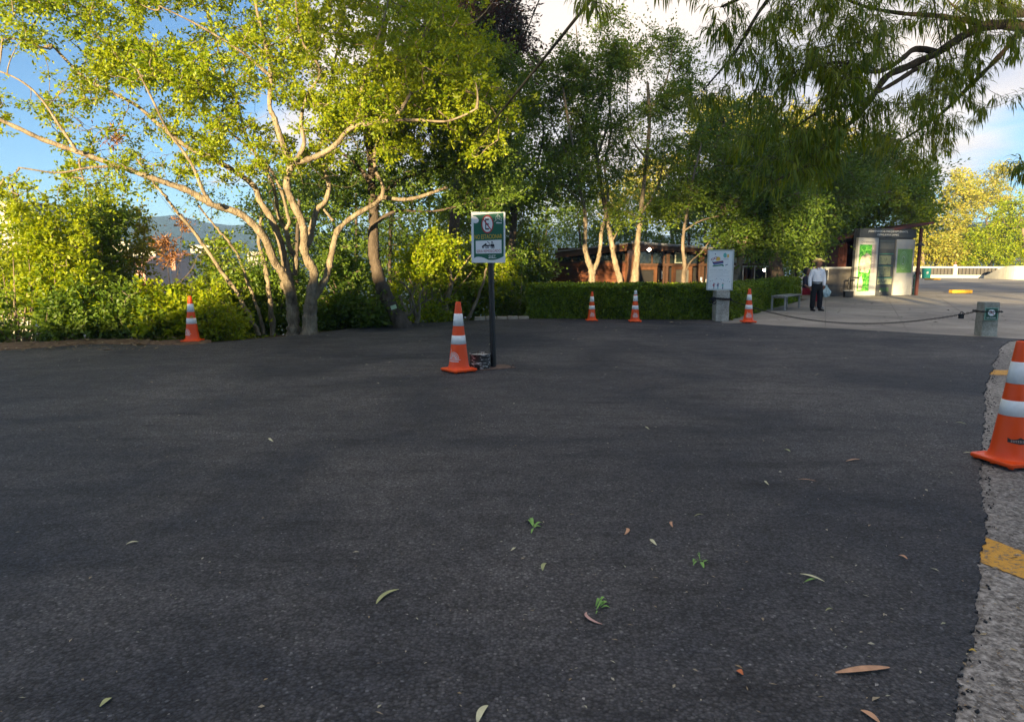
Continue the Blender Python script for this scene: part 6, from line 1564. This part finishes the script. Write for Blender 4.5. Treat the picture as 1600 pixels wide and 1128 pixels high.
# shirt
sv = [(0, 0, .76), (0, -.01, .96), (0, -.005, 1.14), (0, .01, 1.27), (0, .005, 1.315), (-.165, 0, 1.255), (-.25, .01, 1.00), (-.256, -.050, .745), (.165, 0, 1.255), (.24, .01, 1.01), (.198, -.062, .765)]
skin_mesh('shirt', sv, [(0, 1), (1, 2), (2, 3), (3, 4), (3, 5), (5, 6), (6, 7), (3, 8), (8, 9), (9, 10)], [(.150, .125), (.178, .15), (.178, .14), (.12, .10), (.075, .075), .082, .064, .048, .082, .064, .048], M_SHIRT, man, 0, 2)
MB().box(-.06, -.105, 1.285, .0, -.085, 1.33, Matrix.Rotation(R(25), 3, 'Y')).box(.01, -.105, 1.285, .07, -.085, 1.33, Matrix.Rotation(R(-25), 3, 'Y')).build('collar', M_SHIRT, man, .003)
MB().box(.05, -.145, 1.08, .13, -.137, 1.17).build('shirt_pocket', M_SHIRT, man, .002)
for z in (.95, 1.03, 1.11, 1.19): MB().box(.0, -.158 + abs(z-1.0)*.1, z, .012, -.150 + abs(z-1.0)*.1, z + .012).build('button', M_KGREY, man)
tv = [(0, 0, .96), (0, 0, .80), (-.095, 0, .70), (-.108, -.005, .43), (-.118, .005, .045), (.095, -.01, .70), (.108, -.035, .43), (.118, -.02, .045)]
skin_mesh('trousers', tv, [(0, 1), (1, 2), (2, 3), (3, 4), (1, 5), (5, 6), (6, 7)], [(.168, .142), (.170, .142), .115, .088, .078, .115, .088, .078], M_TROU, man, 0, 2)
MB().lathe([(.158, .872), (.166, .876), (.166, .902), (.158, .906)], 24).build('belt', M_SHOE, man).scale = (1, .86, 1)
for sx, fy in ((-1, .0), (1, -.03)):
    skin_mesh('shoe', [(sx*.12, fy + .05, .03), (sx*.125, fy - .04, .038), (sx*.135, fy - .14, .026), (sx*.14, fy - .21, .022)], [(0, 1), (1, 2), (2, 3)], [(.045, .04), (.045, .045), (.045, .032), (.03, .025)], M_SHOE, man, 0, 2)
hat = empty('straw_hat', man.location + Vector((.012, -.012, 1.535)), R(40)); hat.parent = man; hat.location = (.012, -.005, 1.53); hat.rotation_euler = (R(-6), R(4), R(38))
hv = []; hn = 32; prof = [(.172, .026), (.14, .0), (.10, -.008), (.094, .01), (.092, .05), (.082, .085), (.05, .094), (.0, .085)]
for r_, z in prof:
    for k in range(hn):
        a = 2*pi*k/hn; zz_ = z + (.035 * abs(cos(a))**3 if r_ > .135 else 0) - (.018 * abs(sin(a))**2 if r_ > .135 else 0); hv.append((r_*cos(a)*1.0, r_*sin(a)*1.12, zz_ - (.02 if z > .08 and abs(cos(a)) < .35 else 0)))
hf = [(i*hn+k, i*hn+(k+1) % hn, (i+1)*hn+(k+1) % hn, (i+1)*hn+k) for i in range(len(prof)-1) for k in range(hn)]
ht = MB().add(hv, hf, True).build('hat_straw', M_STRAW, hat); so_ = ht.modifiers.new('thick', 'SOLIDIFY'); so_.thickness = .004
MB().lathe([(.096, .008), (.097, .010), (.096, .032), (.094, .034)], 32).build('hat_band', M_WOODF, hat).scale = (1, 1.12, 1)
bag = empty('carrier_bag', man.location + man.matrix_basis.to_3x3() @ Vector((.30, -.06, .42)), R(8), 'pale blue plastic carrier bag hanging from the man\'s hand', 'bag')
bm_ = bmesh.new(); bmesh.ops.create_icosphere(bm_, subdivisions=4, radius=1)
for v in bm_.verts:
    x, y, z = v.co; w_ = 1.0 if z < .1 else max(.16, 1 - (z - .1) * 1.05)
    nz_ = .02 * sin(x*9 + z*5) + .015 * sin(y*11 - z*7)
    v.co = (x * .135 * w_ + nz_ * w_, y * .085 * w_ + nz_*.6, (.16 + z * (.16 if z < 0 else .24)))
me = bpy.data.meshes.new('bag_body'); bm_.to_mesh(me); bm_.free(); me.polygons.foreach_set('use_smooth', [True] * len(me.polygons)); link('bag_body', me, bag, M_BAG)
MB().tube([(-.03, 0, .36), (-.09, .0, .40)], [.02, .012], 8).build('bag_handle', M_BAG, bag)
# seated person behind him on the bench
sp = G(1259, 481); wm = empty('person', Vector((sp.x - .02, sp.y + .0, 0)), R(35), 'person in dark top and red trousers seated on the bench behind the man', 'person')
V_ = []; E_ = []; Rd = []
pel = jv((0, 0, .54), (.14, .12)); wa = jv((0, .0, .68), (.13, .11), pel); chh = jv((0, -.01, .88), (.14, .11), wa); nk0 = jv((0, -.01, 1.00), (.08, .07), chh); nk1 = jv((0, -.02, 1.08), (.045, .045), nk0); jv((0, -.03, 1.14), (.05, .06), nk1)
for sx in (-1, 1):
    s_ = jv((sx*.15, -.01, .98), .055, nk0); e = jv((sx*.20, -.06, .75), .042, s_); w = jv((sx*.10, -.28, .64), .027, e); p_ = jv((sx*.07, -.34, .63), (.03, .02), w)
    for j in range(4): a = jv((sx*(.05 - j*.004), -.37, .645 - j*.016), .009, p_); jv((sx*(.02 - j*.004), -.39, .64 - j*.016), .008, a)
    t = jv((sx*.06, -.34, .665), .010, p_); jv((sx*.04, -.365, .675), .008, t)
    hp = jv((sx*.09, -.08, .54), .085, pel); kn = jv((sx*.10, -.46, .54), .062, hp); an = jv((sx*.10, -.44, .09), .038, kn); hl_ = jv((sx*.10, -.45, .045), .034, an); jv((sx*.11, -.58, .03), .026, hl_)
skin_mesh('body', V_, E_, Rd, M_SKIN, wm, 0, 2)
link('head', place(head(wm, None, 1, 0), Vector((0, -.035, 1.20)), .95, R(30)), wm, M_SKIN); face_bits(wm, Vector((0, -.035, 1.20)), R(30), .95)
bm_ = bmesh.new(); bmesh.ops.create_icosphere(bm_, subdivisions=3, radius=.108)
for v in bm_.verts: v.co = (v.co.x * .92, v.co.y * 1.0 + .025, v.co.z * 1.15 + 1.225)
me = bpy.data.meshes.new('hair'); bm_.to_mesh(me); bm_.free(); me.polygons.foreach_set('use_smooth', [True] * len(me.polygons)); link('hair', me, wm, M_BLACKPRINT)
M_DTOP = mat('dark_navy_top', (.025, .02, .035), .8, .2, 8, bump=.3, bscale=14); M_REDT = mat('red_cloth', (.30, .012, .02), .8, .15, 8, bump=.3, bscale=14)
skin_mesh('top', [(0, 0, .58), (0, 0, .70), (0, -.01, .88), (0, -.01, 1.01), (-.155, -.01, .985), (-.205, -.06, .76), (.155, -.01, .985), (.205, -.06, .76)], [(0, 1), (1, 2), (2, 3), (3, 4), (4, 5), (3, 6), (6, 7)], [(.165, .14), (.15, .13), (.16, .13), (.09, .08), .07, .058, .07, .058], M_DTOP, wm)
skin_mesh('trousers', [(0, 0, .56), (-.09, -.1, .55), (-.10, -.45, .55), (-.10, -.44, .22), (.09, -.1, .55), (.10, -.45, .55), (.10, -.44, .22)], [(0, 1), (1, 2), (2, 3), (0, 4), (4, 5), (5, 6)], [(.16, .12), .105, .082, .07, .105, .082, .07], M_REDT, wm)
for sx in (-1, 1): skin_mesh('shoe', [(sx*.10, -.42, .04), (sx*.105, -.50, .045), (sx*.11, -.60, .03)], [(0, 1), (1, 2)], [.042, .042, .03], M_KWH, wm)
# far small person
fp = G(1491, 433.6); fpn = empty('person', fp, R(-20), 'far person in pale pink top and dark shorts by the far low wall', 'person')
V_ = []; E_ = []; Rd = []
pel = jv((0, 0, .82), (.12, .10)); wa = jv((0, 0, .95), (.11, .09), pel); chh = jv((0, 0, 1.12), (.13, .09), wa); nk0 = jv((0, 0, 1.24), (.08, .06), chh); nk1 = jv((0, 0, 1.33), .045, nk0); jv((0, 0, 1.39), .05, nk1)
for sx in (-1, 1):
    s_ = jv((sx*.15, 0, 1.22), .048, nk0); e = jv((sx*.20, .04, .99), .036, s_); w = jv((sx*.10, -.12, 1.12 if sx > 0 else .85), .026, e); p_ = jv((sx*.08, -.17, 1.16 if sx > 0 else .80), .026, w)
    for j in range(5): jv((sx*.08 + (j - 2)*.014, -.22, 1.19 if sx > 0 else .76), .008, p_)
    hp = jv((sx*.08, 0, .74), .08, pel); kn = jv((sx*.09, -.06*sx, .42), .05, hp); an = jv((sx*.09, .10*sx, .08), .034, kn); hl_ = jv((sx*.09, .08*sx, .04), .034, an); jv((sx*.095, .08*sx - .13, .03), .026, hl_)
skin_mesh('body', V_, E_, Rd, M_SKIN, fpn)
link('head', place(head(fpn, None, 1, 0), Vector((0, -.01, 1.45)), .95, R(-20)), fpn, M_SKIN); face_bits(fpn, Vector((0, -.01, 1.45)), R(-20), .95)
bm_ = bmesh.new(); bmesh.ops.create_icosphere(bm_, subdivisions=3, radius=.105)
for v in bm_.verts: v.co = (v.co.x * .92, v.co.y + .03, v.co.z * 1.12 + 1.475)
me = bpy.data.meshes.new('hair'); bm_.to_mesh(me); bm_.free(); link('hair', me, fpn, M_WOODD)
skin_mesh('top', [(0, 0, .86), (0, 0, .98), (0, 0, 1.13), (0, 0, 1.25), (-.16, 0, 1.225), (.16, 0, 1.225)], [(0, 1), (1, 2), (2, 3), (3, 4), (3, 5)], [(.14, .12), (.13, .11), (.15, .11), (.09, .07), .062, .062], mat('pale_pink_top', (.75, .58, .6), .8, .05, 8), fpn)
skin_mesh('shorts', [(0, 0, .86), (-.085, 0, .76), (-.09, -.02, .56), (.085, 0, .76), (.09, .0, .56)], [(0, 1), (1, 2), (0, 3), (3, 4)], [(.145, .12), .10, .085, .10, .085], M_DTOP, fpn)
for sx in (-1, 1): skin_mesh('shoe', [(sx*.09, .12*sx, .04), (sx*.092, .04*sx, .045), (sx*.095, .04*sx - .10, .03)], [(0, 1), (1, 2)], [.042, .042, .03], M_KWH, fpn)

# ---------------- far low wall with mesh panels, bin, yellow kerb blocks
M_CREAM = mat('cream_wall_paint', (.46, .44, .37), .7, .08, 3); M_MESH = mat('dark_panel', (.06, .055, .05), .7, .25, 40)
fA, fB = G(1426, 434.0), G(1760, 436.5)
fw = empty('far_low_wall', fA, math.atan2(fB.y - fA.y, fB.x - fA.x), 'long low cream wall with baluster panels and pale rail across the far plaza', 'wall')
Lf = (fB - fA).length
MB().box(-2, 0, 0, Lf, .35, .30).build('wall_base', M_CREAM, fw); MB().box(-2, -.05, .96, Lf, .4, 1.12).build('rail', M_CREAM, fw)
MB().box(-2, .24, .30, Lf, .28, .96).build('back_panel', M_MESH, fw)
nbal = int(Lf / .30)
for i in range(nbal): MB().box(i*.30, .06, .30, i*.30 + .12, .18, .96).build('baluster', M_MESH if i < nbal*.42 else M_CREAM, fw)
for i in range(int(Lf / 3.6) + 1): MB().box(i*3.6 - .17, -.04, .302, i*3.6 + .17, .22, .958).build('pier', M_CREAM, fw)
# curved low apron wall at right
ar = empty('curved_kerb_wall', G(1548, 434.5), 0, 'curved pale sunlit kerb wall swelling out in front of the far low wall at right', 'wall')
oa = ar.location; av = []; 
for i in range(25):
    t = i / 24; x = 1542 + 90 * t; y = 435.5 + 1.6 * sin(min(1, t*1.6) * pi * .5); p = G(x, y) - oa; h_ = .25 + .95 * (sin(min(1, t*2.2) * pi / 2)) ** 1.2
    av += [(p.x, p.y, 0), (p.x, p.y, h_), (p.x, p.y + .4, h_), (p.x, p.y + .4, 0)]
MB().add(av, [(i*4+k, i*4+(k+1) % 4, (i+1)*4+(k+1) % 4, (i+1)*4+k) for i in range(24) for k in range(4)][::1]).build('wall_body', M_CREAM, ar)
bn_ = empty('litter_bin', G(1447, 435.3), 0, 'teal green round litter bin against the far low wall', 'bin')
MB().lathe([(0, .0), (.33, .0), (.36, .05), (.38, .93), (.40, .95), (.38, .98), (.34, .97), (.32, .6)], 24).build('bin_body', mat('teal_plastic', (.01, .16, .15), .5, .1, 5), bn_)
MB().box(-.22, -.40, .45, -.05, -.375, .65).build('sticker', M_KWH, bn_)
M_YKERB = mat('yellow_kerb_paint', (.62, .33, .03), .7, .2, 6)
for x, y, w_, h_, lab in [(1501, 458, 1.05, .16, 'yellow painted kerb block in the middle of the far road, nearest of the kerb blocks'), (1457, 437.3, 1.3, .14, 'faded yellow kerb block near the green bin'), (1556, 435.6, 1.2, .12, 'yellow kerb block by the curved pale wall')]:
    e = empty('kerb_block', G(x, y), R(4), lab, 'kerb block', 'yellow kerb blocks on the far road'); MB().box(-w_/2, -.16, 0, w_/2, .16, h_).build('block', M_YKERB, e, .03)
# kerb stones beyond the asphalt behind the sign
M_KERBS = mat('pale_kerb_stone', (.38, .32, .25), .85, .2, 9, bump=.3)
ka, kb = G(742, 499.5), G(828, 498.5)
for i in range(5):
    p = ka.lerp(kb, i / 5); q = ka.lerp(kb, (i + .93) / 5); u2 = (q - p); e = empty('kerb_stone', p, math.atan2(u2.y, u2.x), 'low pale kerb stone at the asphalt edge behind the sign, ' + ['first from the left', 'second from the left', 'middle one', 'second from the right', 'last on the right'][i], 'kerb stone', 'kerb stones at the asphalt edge')
    MB().box(0, .02, -.05, u2.length, .17, .07 + .008 * (i % 2)).build('stone', M_KERBS, e, .012)
# ---------------- overhead cables
M_CABLE = mat('black_cable', (.02, .02, .02), .6, .1, 9)
def cable(a, b_, sag, r_, label, extend=0.0):
    if extend: a = a + (a - b_) * extend
    P = [a.lerp(b_, i/30) - Vector((0, 0, sag * 4 * (i/30) * (1 - i/30))) for i in range(31)]
    e = empty('overhead_cable', a, 0, label, 'cable', 'overhead cables'); MB().tube([p - a for p in P], r_, 6).build('wire', M_CABLE, e)
cable(at(905, -40, 9), at(650, 330, 25), .5, .022, 'thick dark cable crossing the cloud from the top centre down to the left', 1.6)
cable(at(850, -30, 10), at(790, 130, 25), .1, .010, 'thin cable left of the thick one against the cloud', 1.6)
cable(at(1440, 140, 26), at(1280, 260, 42), .1, .014, 'upper of two thin cables in the cloud gap below the drooping boughs')
cable(at(1440, 185, 26), at(1290, 245, 42), .1, .012, 'lower of two thin cables in the cloud gap below the drooping boughs')
cable(at(1080, 259, 21), at(1330, 255, 21), .04, .009, 'pale thin horizontal wire in front of the dark spreading tree')

# ---------------- town in the valley
M_TOWN = mat('town_render', (.42, .38, .31), .8, .1, .3); M_TOWN2 = mat('town_brick', (.42, .22, .15), .85, .12, .5); M_TWIN = mat('town_window', (.05, .055, .065), .3, .2, .6); M_TROOF = mat('town_roof', (.30, .14, .09), .8, .2, .5)
def block(px0, px1, py0, py1, d, label, m, name='apartment_building', cat='building', storeys=5, cols_=4, roof=False):
    a, c = at(px0, py0, d), at(px1, py0, d); zb = at(px0, py1, d).z; gz = min(zb, float(terrain_z(a.x, d))) - 1
    e = empty(name, Vector(((a.x + c.x)/2, d, gz)), R(-12), label, cat); W_ = (c.x - a.x); H_ = a.z - gz; D_ = W_ * .8
    MB().box(-W_/2, 0, 0, W_/2, D_, H_).build('wall', m, e)
    if roof:
        MB().add([(-W_*.55, -.5, H_ + .003), (W_*.55, -.5, H_ + .003), (W_*.55, D_ + .5, H_ + .003), (-W_*.55, D_ + .5, H_ + .003), (-W_*.5, D_/2, H_ + W_*.16), (W_*.5, D_/2, H_ + W_*.16)], [(0, 1, 5, 4), (2, 3, 4, 5), (1, 2, 5), (3, 0, 4), (3, 2, 1, 0)]).build('roof', M_TROOF, e)
    else: MB().box(-W_/2 - .2, -.2, H_ + .003, W_/2 + .2, D_ + .2, H_ + .5).build('roof', m, e)
    vis = a.z - zb
    for i in range(storeys):
        z0 = H_ - vis * (i + .8) / storeys; 
        for j in range(cols_):
            x0 = -W_/2 + W_ * (j + .28) / cols_
            MB().box(x0, -.06, z0, x0 + W_ * .44 / cols_, -.003, z0 + vis * .45 / storeys).build('window', M_TWIN, e)
    return e
block(-60, 38, 318, 400, 170, 'tall pale apartment block lit by the sun at the far left across the valley', M_TOWN, storeys=6, cols_=6)
for a in [(40, 78, 402, 425, 210, 'low cream town house left, beside the tall pale block', M_TOWN, 'town_house', 'house', 2, 3, True), (100, 150, 395, 420, 230, 'cream town building behind the dark small tree', M_TOWN, 'town_building', 'building', 2, 4, False), (152, 205, 380, 412, 260, 'pale four-window building right below the blue ridge', M_TOWN, 'town_building', 'building', 3, 4, False),
          (205, 245, 393, 425, 240, 'bright cream building at the foot of the ridge', M_TOWN, 'town_building', 'building', 2, 3, False), (160, 230, 412, 440, 200, 'brick-red house below the cream buildings', M_TOWN2, 'town_house', 'house', 2, 4, True), (245, 285, 402, 430, 260, 'orange-brown long house left of the thin leaning trunks', M_TOWN2, 'town_house', 'house', 2, 3, True),
          (295, 330, 385, 415, 300, 'small white building seen between the thin leaning trunks', M_TOWN, 'town_building', 'building', 3, 3, False), (60, 110, 425, 450, 180, 'white low house behind the bright bush', M_TOWN, 'town_house', 'house', 2, 4, True), (385, 410, 395, 420, 310, 'far pale building behind the pale tree trunks', M_TOWN, 'town_building', 'building', 3, 2, False)]:
    block(a[0], a[1], a[2], a[3], a[4], a[5], a[6], a[7], a[8], a[9], a[10], a[11])

# ---------------- fallen leaves on the asphalt
FL = {'olive': mat('fallen_olive', (.38, .40, .18), .6, .15, 30), 'pale': mat('fallen_pale', (.62, .60, .38), .6, .15, 30), 'tan': mat('fallen_tan', (.58, .32, .18), .6, .2, 30), 'pink': mat('fallen_pink', (.55, .33, .28), .6, .2, 30), 'green': mat('fallen_green', (.20, .40, .08), .5, .2, 30), 'orange': mat('fallen_orange', (.62, .18, .06), .6, .1, 30), 'yellow': mat('fallen_yellow', (.62, .42, .06), .6, .1, 30)}
def leaf_piece(mb, p0, L, ang, W_, curve, lift=.008, seg=8, z=.003):
    """curved blade lying on the ground with a folded midrib"""
    a = ang; p = Vector((p0[0], p0[1], 0)); L_, C_, R_ = [], [], []
    for i in range(seg + 1):
        t = i / seg; w = W_ * (sin(pi * min(1, t * .93 + .04)) ** .7); d_ = Vector((cos(a), sin(a), 0)); s_ = Vector((-d_.y, d_.x, 0))
        zc = z + lift * sin(pi * t) * .8; ze = zc + w * .35
        C_.append(p + Vector((0, 0, zc))); L_.append(p + s_ * w + Vector((0, 0, ze))); R_.append(p - s_ * w + Vector((0, 0, ze)))
        p = p + d_ * (L / seg); a += curve / seg
    n_ = seg + 1; vs = L_ + C_ + R_
    mb.add(vs, [(i, n_ + i, n_ + i + 1, i + 1) for i in range(seg)] + [(n_ + i, 2*n_ + i, 2*n_ + i + 1, n_ + i + 1) for i in range(seg)], True)
def fleaf(x0, y0, x1, y1, col, W_, curve, label, name='fallen_leaf', cat='leaf'):
    a, c = G(x0, y0), G(x1, y1); d_ = c - a; L = d_.length * (1 + abs(curve) * .09); mb = MB()
    leaf_piece(mb, (0, 0), L, math.atan2(d_.y, d_.x) - curve / 2, W_, curve)
    o = mb.build(name, FL[col]); o.location = a; return tag(o, label, cat, 'leaves lying on the asphalt')
fl_ = [(588, 944, 624, 923, 'olive', .011, -.8, 'long olive curved leaf left of centre in the foreground'), (941, 976, 921, 956, 'pink', .008, -1.9, 'pinkish hooked leaf below the green sprig'), (1306, 1052, 1388, 1043, 'tan', .017, .25, 'large brown-orange leaf near the lower right'),
       (1250, 897, 1288, 909, 'pale', .009, .1, 'long pale leaf pointing right, at right of the foreground'), (1257, 910, 1275, 905, 'green', .006, .2, 'small green leaf touching the long pale one'), (746, 1130, 763, 1104, 'pale', .012, -.5, 'pale leaf cut by the bottom edge of the picture'),
       (156, 1105, 173, 1091, 'olive', .010, .5, 'small olive leaf near the bottom left'), (197, 851, 216, 847, 'pale', .009, .3, 'pale leaf on the dark asphalt at left'), (848, 892, 855, 881, 'olive', .010, -.7, 'little green-yellow leaf below the star-shaped sprig'),
       (976, 836, 976, 826, 'tan', .010, 1.2, 'small tan curled leaf, left of the pair above centre right'), (1018, 843, 1027, 852, 'pale', .011, 1.0, 'small pale curled leaf, right of the pair above centre right'), (1051, 824, 1052, 816, 'tan', .008, -.9, 'tiny tan leaf above the curled pair'),
       (1085, 807, 1100, 805, 'olive', .004, -.4, 'thin olive sliver of leaf at centre right'), (1150, 1049, 1161, 1055, 'orange', .012, .3, 'small orange leaf scrap in the lower right foreground'), (798, 861, 803, 856, 'pale', .007, 1.4, 'tiny whitish crescent leaf left of the little green-yellow one'),
       (1514, 1017, 1526, 1020, 'yellow', .008, .1, 'small yellow leaf on the ragged asphalt edge at right'), (1345, 1110, 1375, 1130, 'tan', .012, .3, 'tan leaf at the bottom edge towards the right'), (1225, 703, 1235, 706, 'olive', .012, .2, 'olive leaf far right in the middle of the asphalt'),
       (1247, 749, 1275, 752, 'tan', .005, .3, 'thin tan stalk on the asphalt at right'), (1322, 721, 1344, 718, 'tan', .010, .2, 'rust-coloured leaf well above the lower right leaves'), (1404, 868, 1418, 874, 'tan', .009, .2, 'small dull pink leaf near the yellow stripe'), (1008, 667, 1015, 671, 'pale', .007, .6, 'tiny pale leaf near the middle of the asphalt'),
       (422, 685, 428, 690, 'pale', .011, .9, 'whitish folded leaf left of the sign on the asphalt'), (1197, 752, 1203, 758, 'pale', .008, 1.2, 'small yellow-white crescent leaf at right centre'), (1493, 660, 1510, 663, 'olive', .008, .3, 'olive leaf on the asphalt left of the nearest cone'), (1290, 955, 1302, 953, 'olive', .005, -.3, 'thin leaf sliver below the long pale leaf'),
       (1505, 708, 1520, 709, 'pale', .009, .4, 'pale dry leaf just left of the foot of the nearest cone')]
for a in fl_: fleaf(*a)
def sprig(c, label, bits, name='leaf_sprig'):
    o = G(*c); e = empty(name, o, 0, label, 'sprig')
    for (x0, y0, x1, y1, w_, cu, lf) in bits:
        a = G(x0, y0) - o; q = G(x1, y1) - o; d_ = q - a; mb = MB()
        leaf_piece(mb, (a.x, a.y), d_.length, math.atan2(d_.y, d_.x) - cu/2, w_, cu, lf); mb.build('leaf', FL['green'], e)
sprig((833, 824), 'green star-shaped sprig of leaves in the middle of the foreground', [(833, 823, 822, 814, .011, .2, .02), (833, 822, 828, 812, .009, 0, .03), (834, 824, 848, 818, .008, .3, .02), (834, 825, 846, 824, .007, -.2, .01), (833, 826, 830, 834, .006, 0, .005), (831, 812, 837, 826, .002, 0, .004)])
sprig((938, 948), 'bright green leafy sprig above the pinkish hooked leaf', [(932, 953, 941, 942, .006, .8, .03), (938, 948, 952, 944, .009, .4, .02), (936, 944, 949, 941, .008, -.3, .03), (940, 950, 953, 950, .006, .2, .01), (931, 948, 938, 940, .007, .3, .03), (934, 955, 931, 960, .003, 0, .005)])
sprig((1093, 878), 'thin forked twig with tiny green leaves at centre right', [(1083, 876, 1108, 880, .002, .1, .01), (1091, 868, 1096, 878, .002, .5, .02), (1095, 879, 1100, 888, .009, .2, .01), (1086, 875, 1083, 879, .006, .1, .01), (1090, 878, 1083, 884, .005, 0, .01), (1098, 880, 1108, 877, .004, 0, .01), (1089, 868, 1094, 870, .004, 0, .02)])
# small bits nobody could count
def litter(name, n_, region, sizes, m, z=.002):
    V = []; F = []
    P = region(n_); k = len(P); a = rng.uniform(0, 2*pi, k); L = rng.uniform(sizes[0], sizes[1], k) * np.exp(rng.normal(size=k) * .4); W_ = L * rng.uniform(.06, .28, k)
    D = np.stack([np.cos(a), np.sin(a), rng.uniform(-.0, .25, k)], -1); C = np.concatenate([P, np.full((k, 1), z)], 1)
    V, F = leaves(C, D, np.array([[0, 0, 1.]]) + .2 * rng.normal(size=(k, 3)), L, W_, .3)
    o = link(name, np_mesh(name, V, F), None, m); tag(o, kind='stuff'); return o
def on_asphalt(n_):
    y = rng.uniform(564, 1128, n_ * 3); x = rng.uniform(-40, 1560, n_ * 3)
    P = []
    for i in range(n_ * 3):
        if len(P) >= n_: break
        yy = rng.uniform(508, 1120) if rng.random() < .6 else rng.uniform(508, 700); xx = rng.uniform(-50, 1520)
        w = .25 + .75 * (max(0, xx) / 1520) ** 1.2
        if rng.random() > w: continue
        p = G(xx, yy)
        if p.y < edge_y(p.x) - .2: P.append((p.x, p.y))
    return np.array(P)
M_BITS = leaf_mat('leaf_bits', [(.40, .36, .26), (.30, .22, .12), (.5, .47, .36), (.22, .26, .10)], .1)
litter('leaf_bits', 800, on_asphalt, (.008, .020), M_BITS)
litter('far_leaf_bits', 200, lambda n_: np.stack([rng.uniform(-4, 8.5, n_), rng.uniform(9, 17.5, n_)], -1), (.02, .05), M_BITS)
litter('grit', 900, on_asphalt, (.004, .010), mat('pale_grit', (.38, .36, .33), .8, .3, 40))
def on_old(n_): 
    P = [G(rng.uniform(1495, 1640), rng.uniform(560, 1128)) for _ in range(n_)]; return np.array([(p.x, p.y) for p in P])
litter('dry_litter', 520, on_old, (.006, .020), leaf_mat('dry_litter_leaf', [(.30, .21, .11), (.20, .14, .08), (.42, .33, .19), (.12, .08, .05)], .1), -.009)
litter('plaza_leaves', 240, lambda n_: np.stack([rng.uniform(6.5, 14, n_), rng.uniform(15.5, 28, n_)], -1), (.03, .07), mat('dark_leaf_bits', (.07, .055, .04), .8, .3, 40), -.008)
litter('shoulder_litter', 1500, lambda n_: np.stack([rng.uniform(-14, -6, n_), rng.uniform(11.2, 14.4, n_)], -1), (.03, .08), leaf_mat('shoulder_leaf', [(.25, .17, .09), (.16, .11, .06), (.35, .27, .15)], .1), .06)
# crumbs of asphalt along its ragged right edge
k = 1100; re_ = ragged(right_edge[3:], .03, .02, 21); 
base_ = np.array([re_[i][:] for i in rng.integers(0, len(re_), k)]); base_[:, 0] += rng.normal(size=k) * .03 + .012; base_[:, 1] += rng.normal(size=k) * .03; base_[:, 2] = -.010
ico = np.array([[1,0,0],[-1,0,0],[0,1,0],[0,-1,0],[0,0,1],[0,0,-1]], float); icf = np.array([[0,2,4],[2,1,4],[1,3,4],[3,0,4],[2,0,5],[1,2,5],[3,1,5],[0,3,5]])
sz = rng.uniform(.002, .010, k); V = base_[:, None] + (ico[None] + rng.normal(size=(k, 6, 3)) * .25) * sz[:, None, None]; F = (np.arange(k)[:, None, None] * 6 + icf[None]).reshape(-1, 3)
tag(link('asphalt_crumbs', np_mesh('asphalt_crumbs', V, F), None, mat('asphalt_crumb', (.035, .035, .037), .8, .3, 40)), kind='stuff')

litter('pavement_grit', 1400, on_old, (.004, .012), mat('light_grit', (.45, .42, .38), .8, .4, 60), -.011)
# ---------------- air
HAZE = 1
HZ_TOP = float(max(ZZ.max(), 22)) + 3
if HAZE:
    hz_ = MB().box(-900, -170, -48, 1300, 1300, 95).build('haze', None) if False else None
    mb = MB().box(-1290, -1290, -60, 1290, 1290, HZ_TOP); me = bpy.data.meshes.new('haze'); me.from_pydata(mb.v, [], mb.f); me.update()
    m = bpy.data.materials.new('haze_air'); m.use_nodes = True; nt = m.node_tree; nt.nodes.remove(nt.nodes['Principled BSDF'])
    pv = nt.nodes.new('ShaderNodeVolumePrincipled'); pv.inputs['Color'].default_value = (.34, .58, 1.0, 1); pv.inputs['Density'].default_value = .00062; pv.inputs['Anisotropy'].default_value = .2
    nt.links.new(pv.outputs[0], nt.nodes['Material Output'].inputs['Volume'])
    tag(link('haze', me, None, m), kind='stuff')
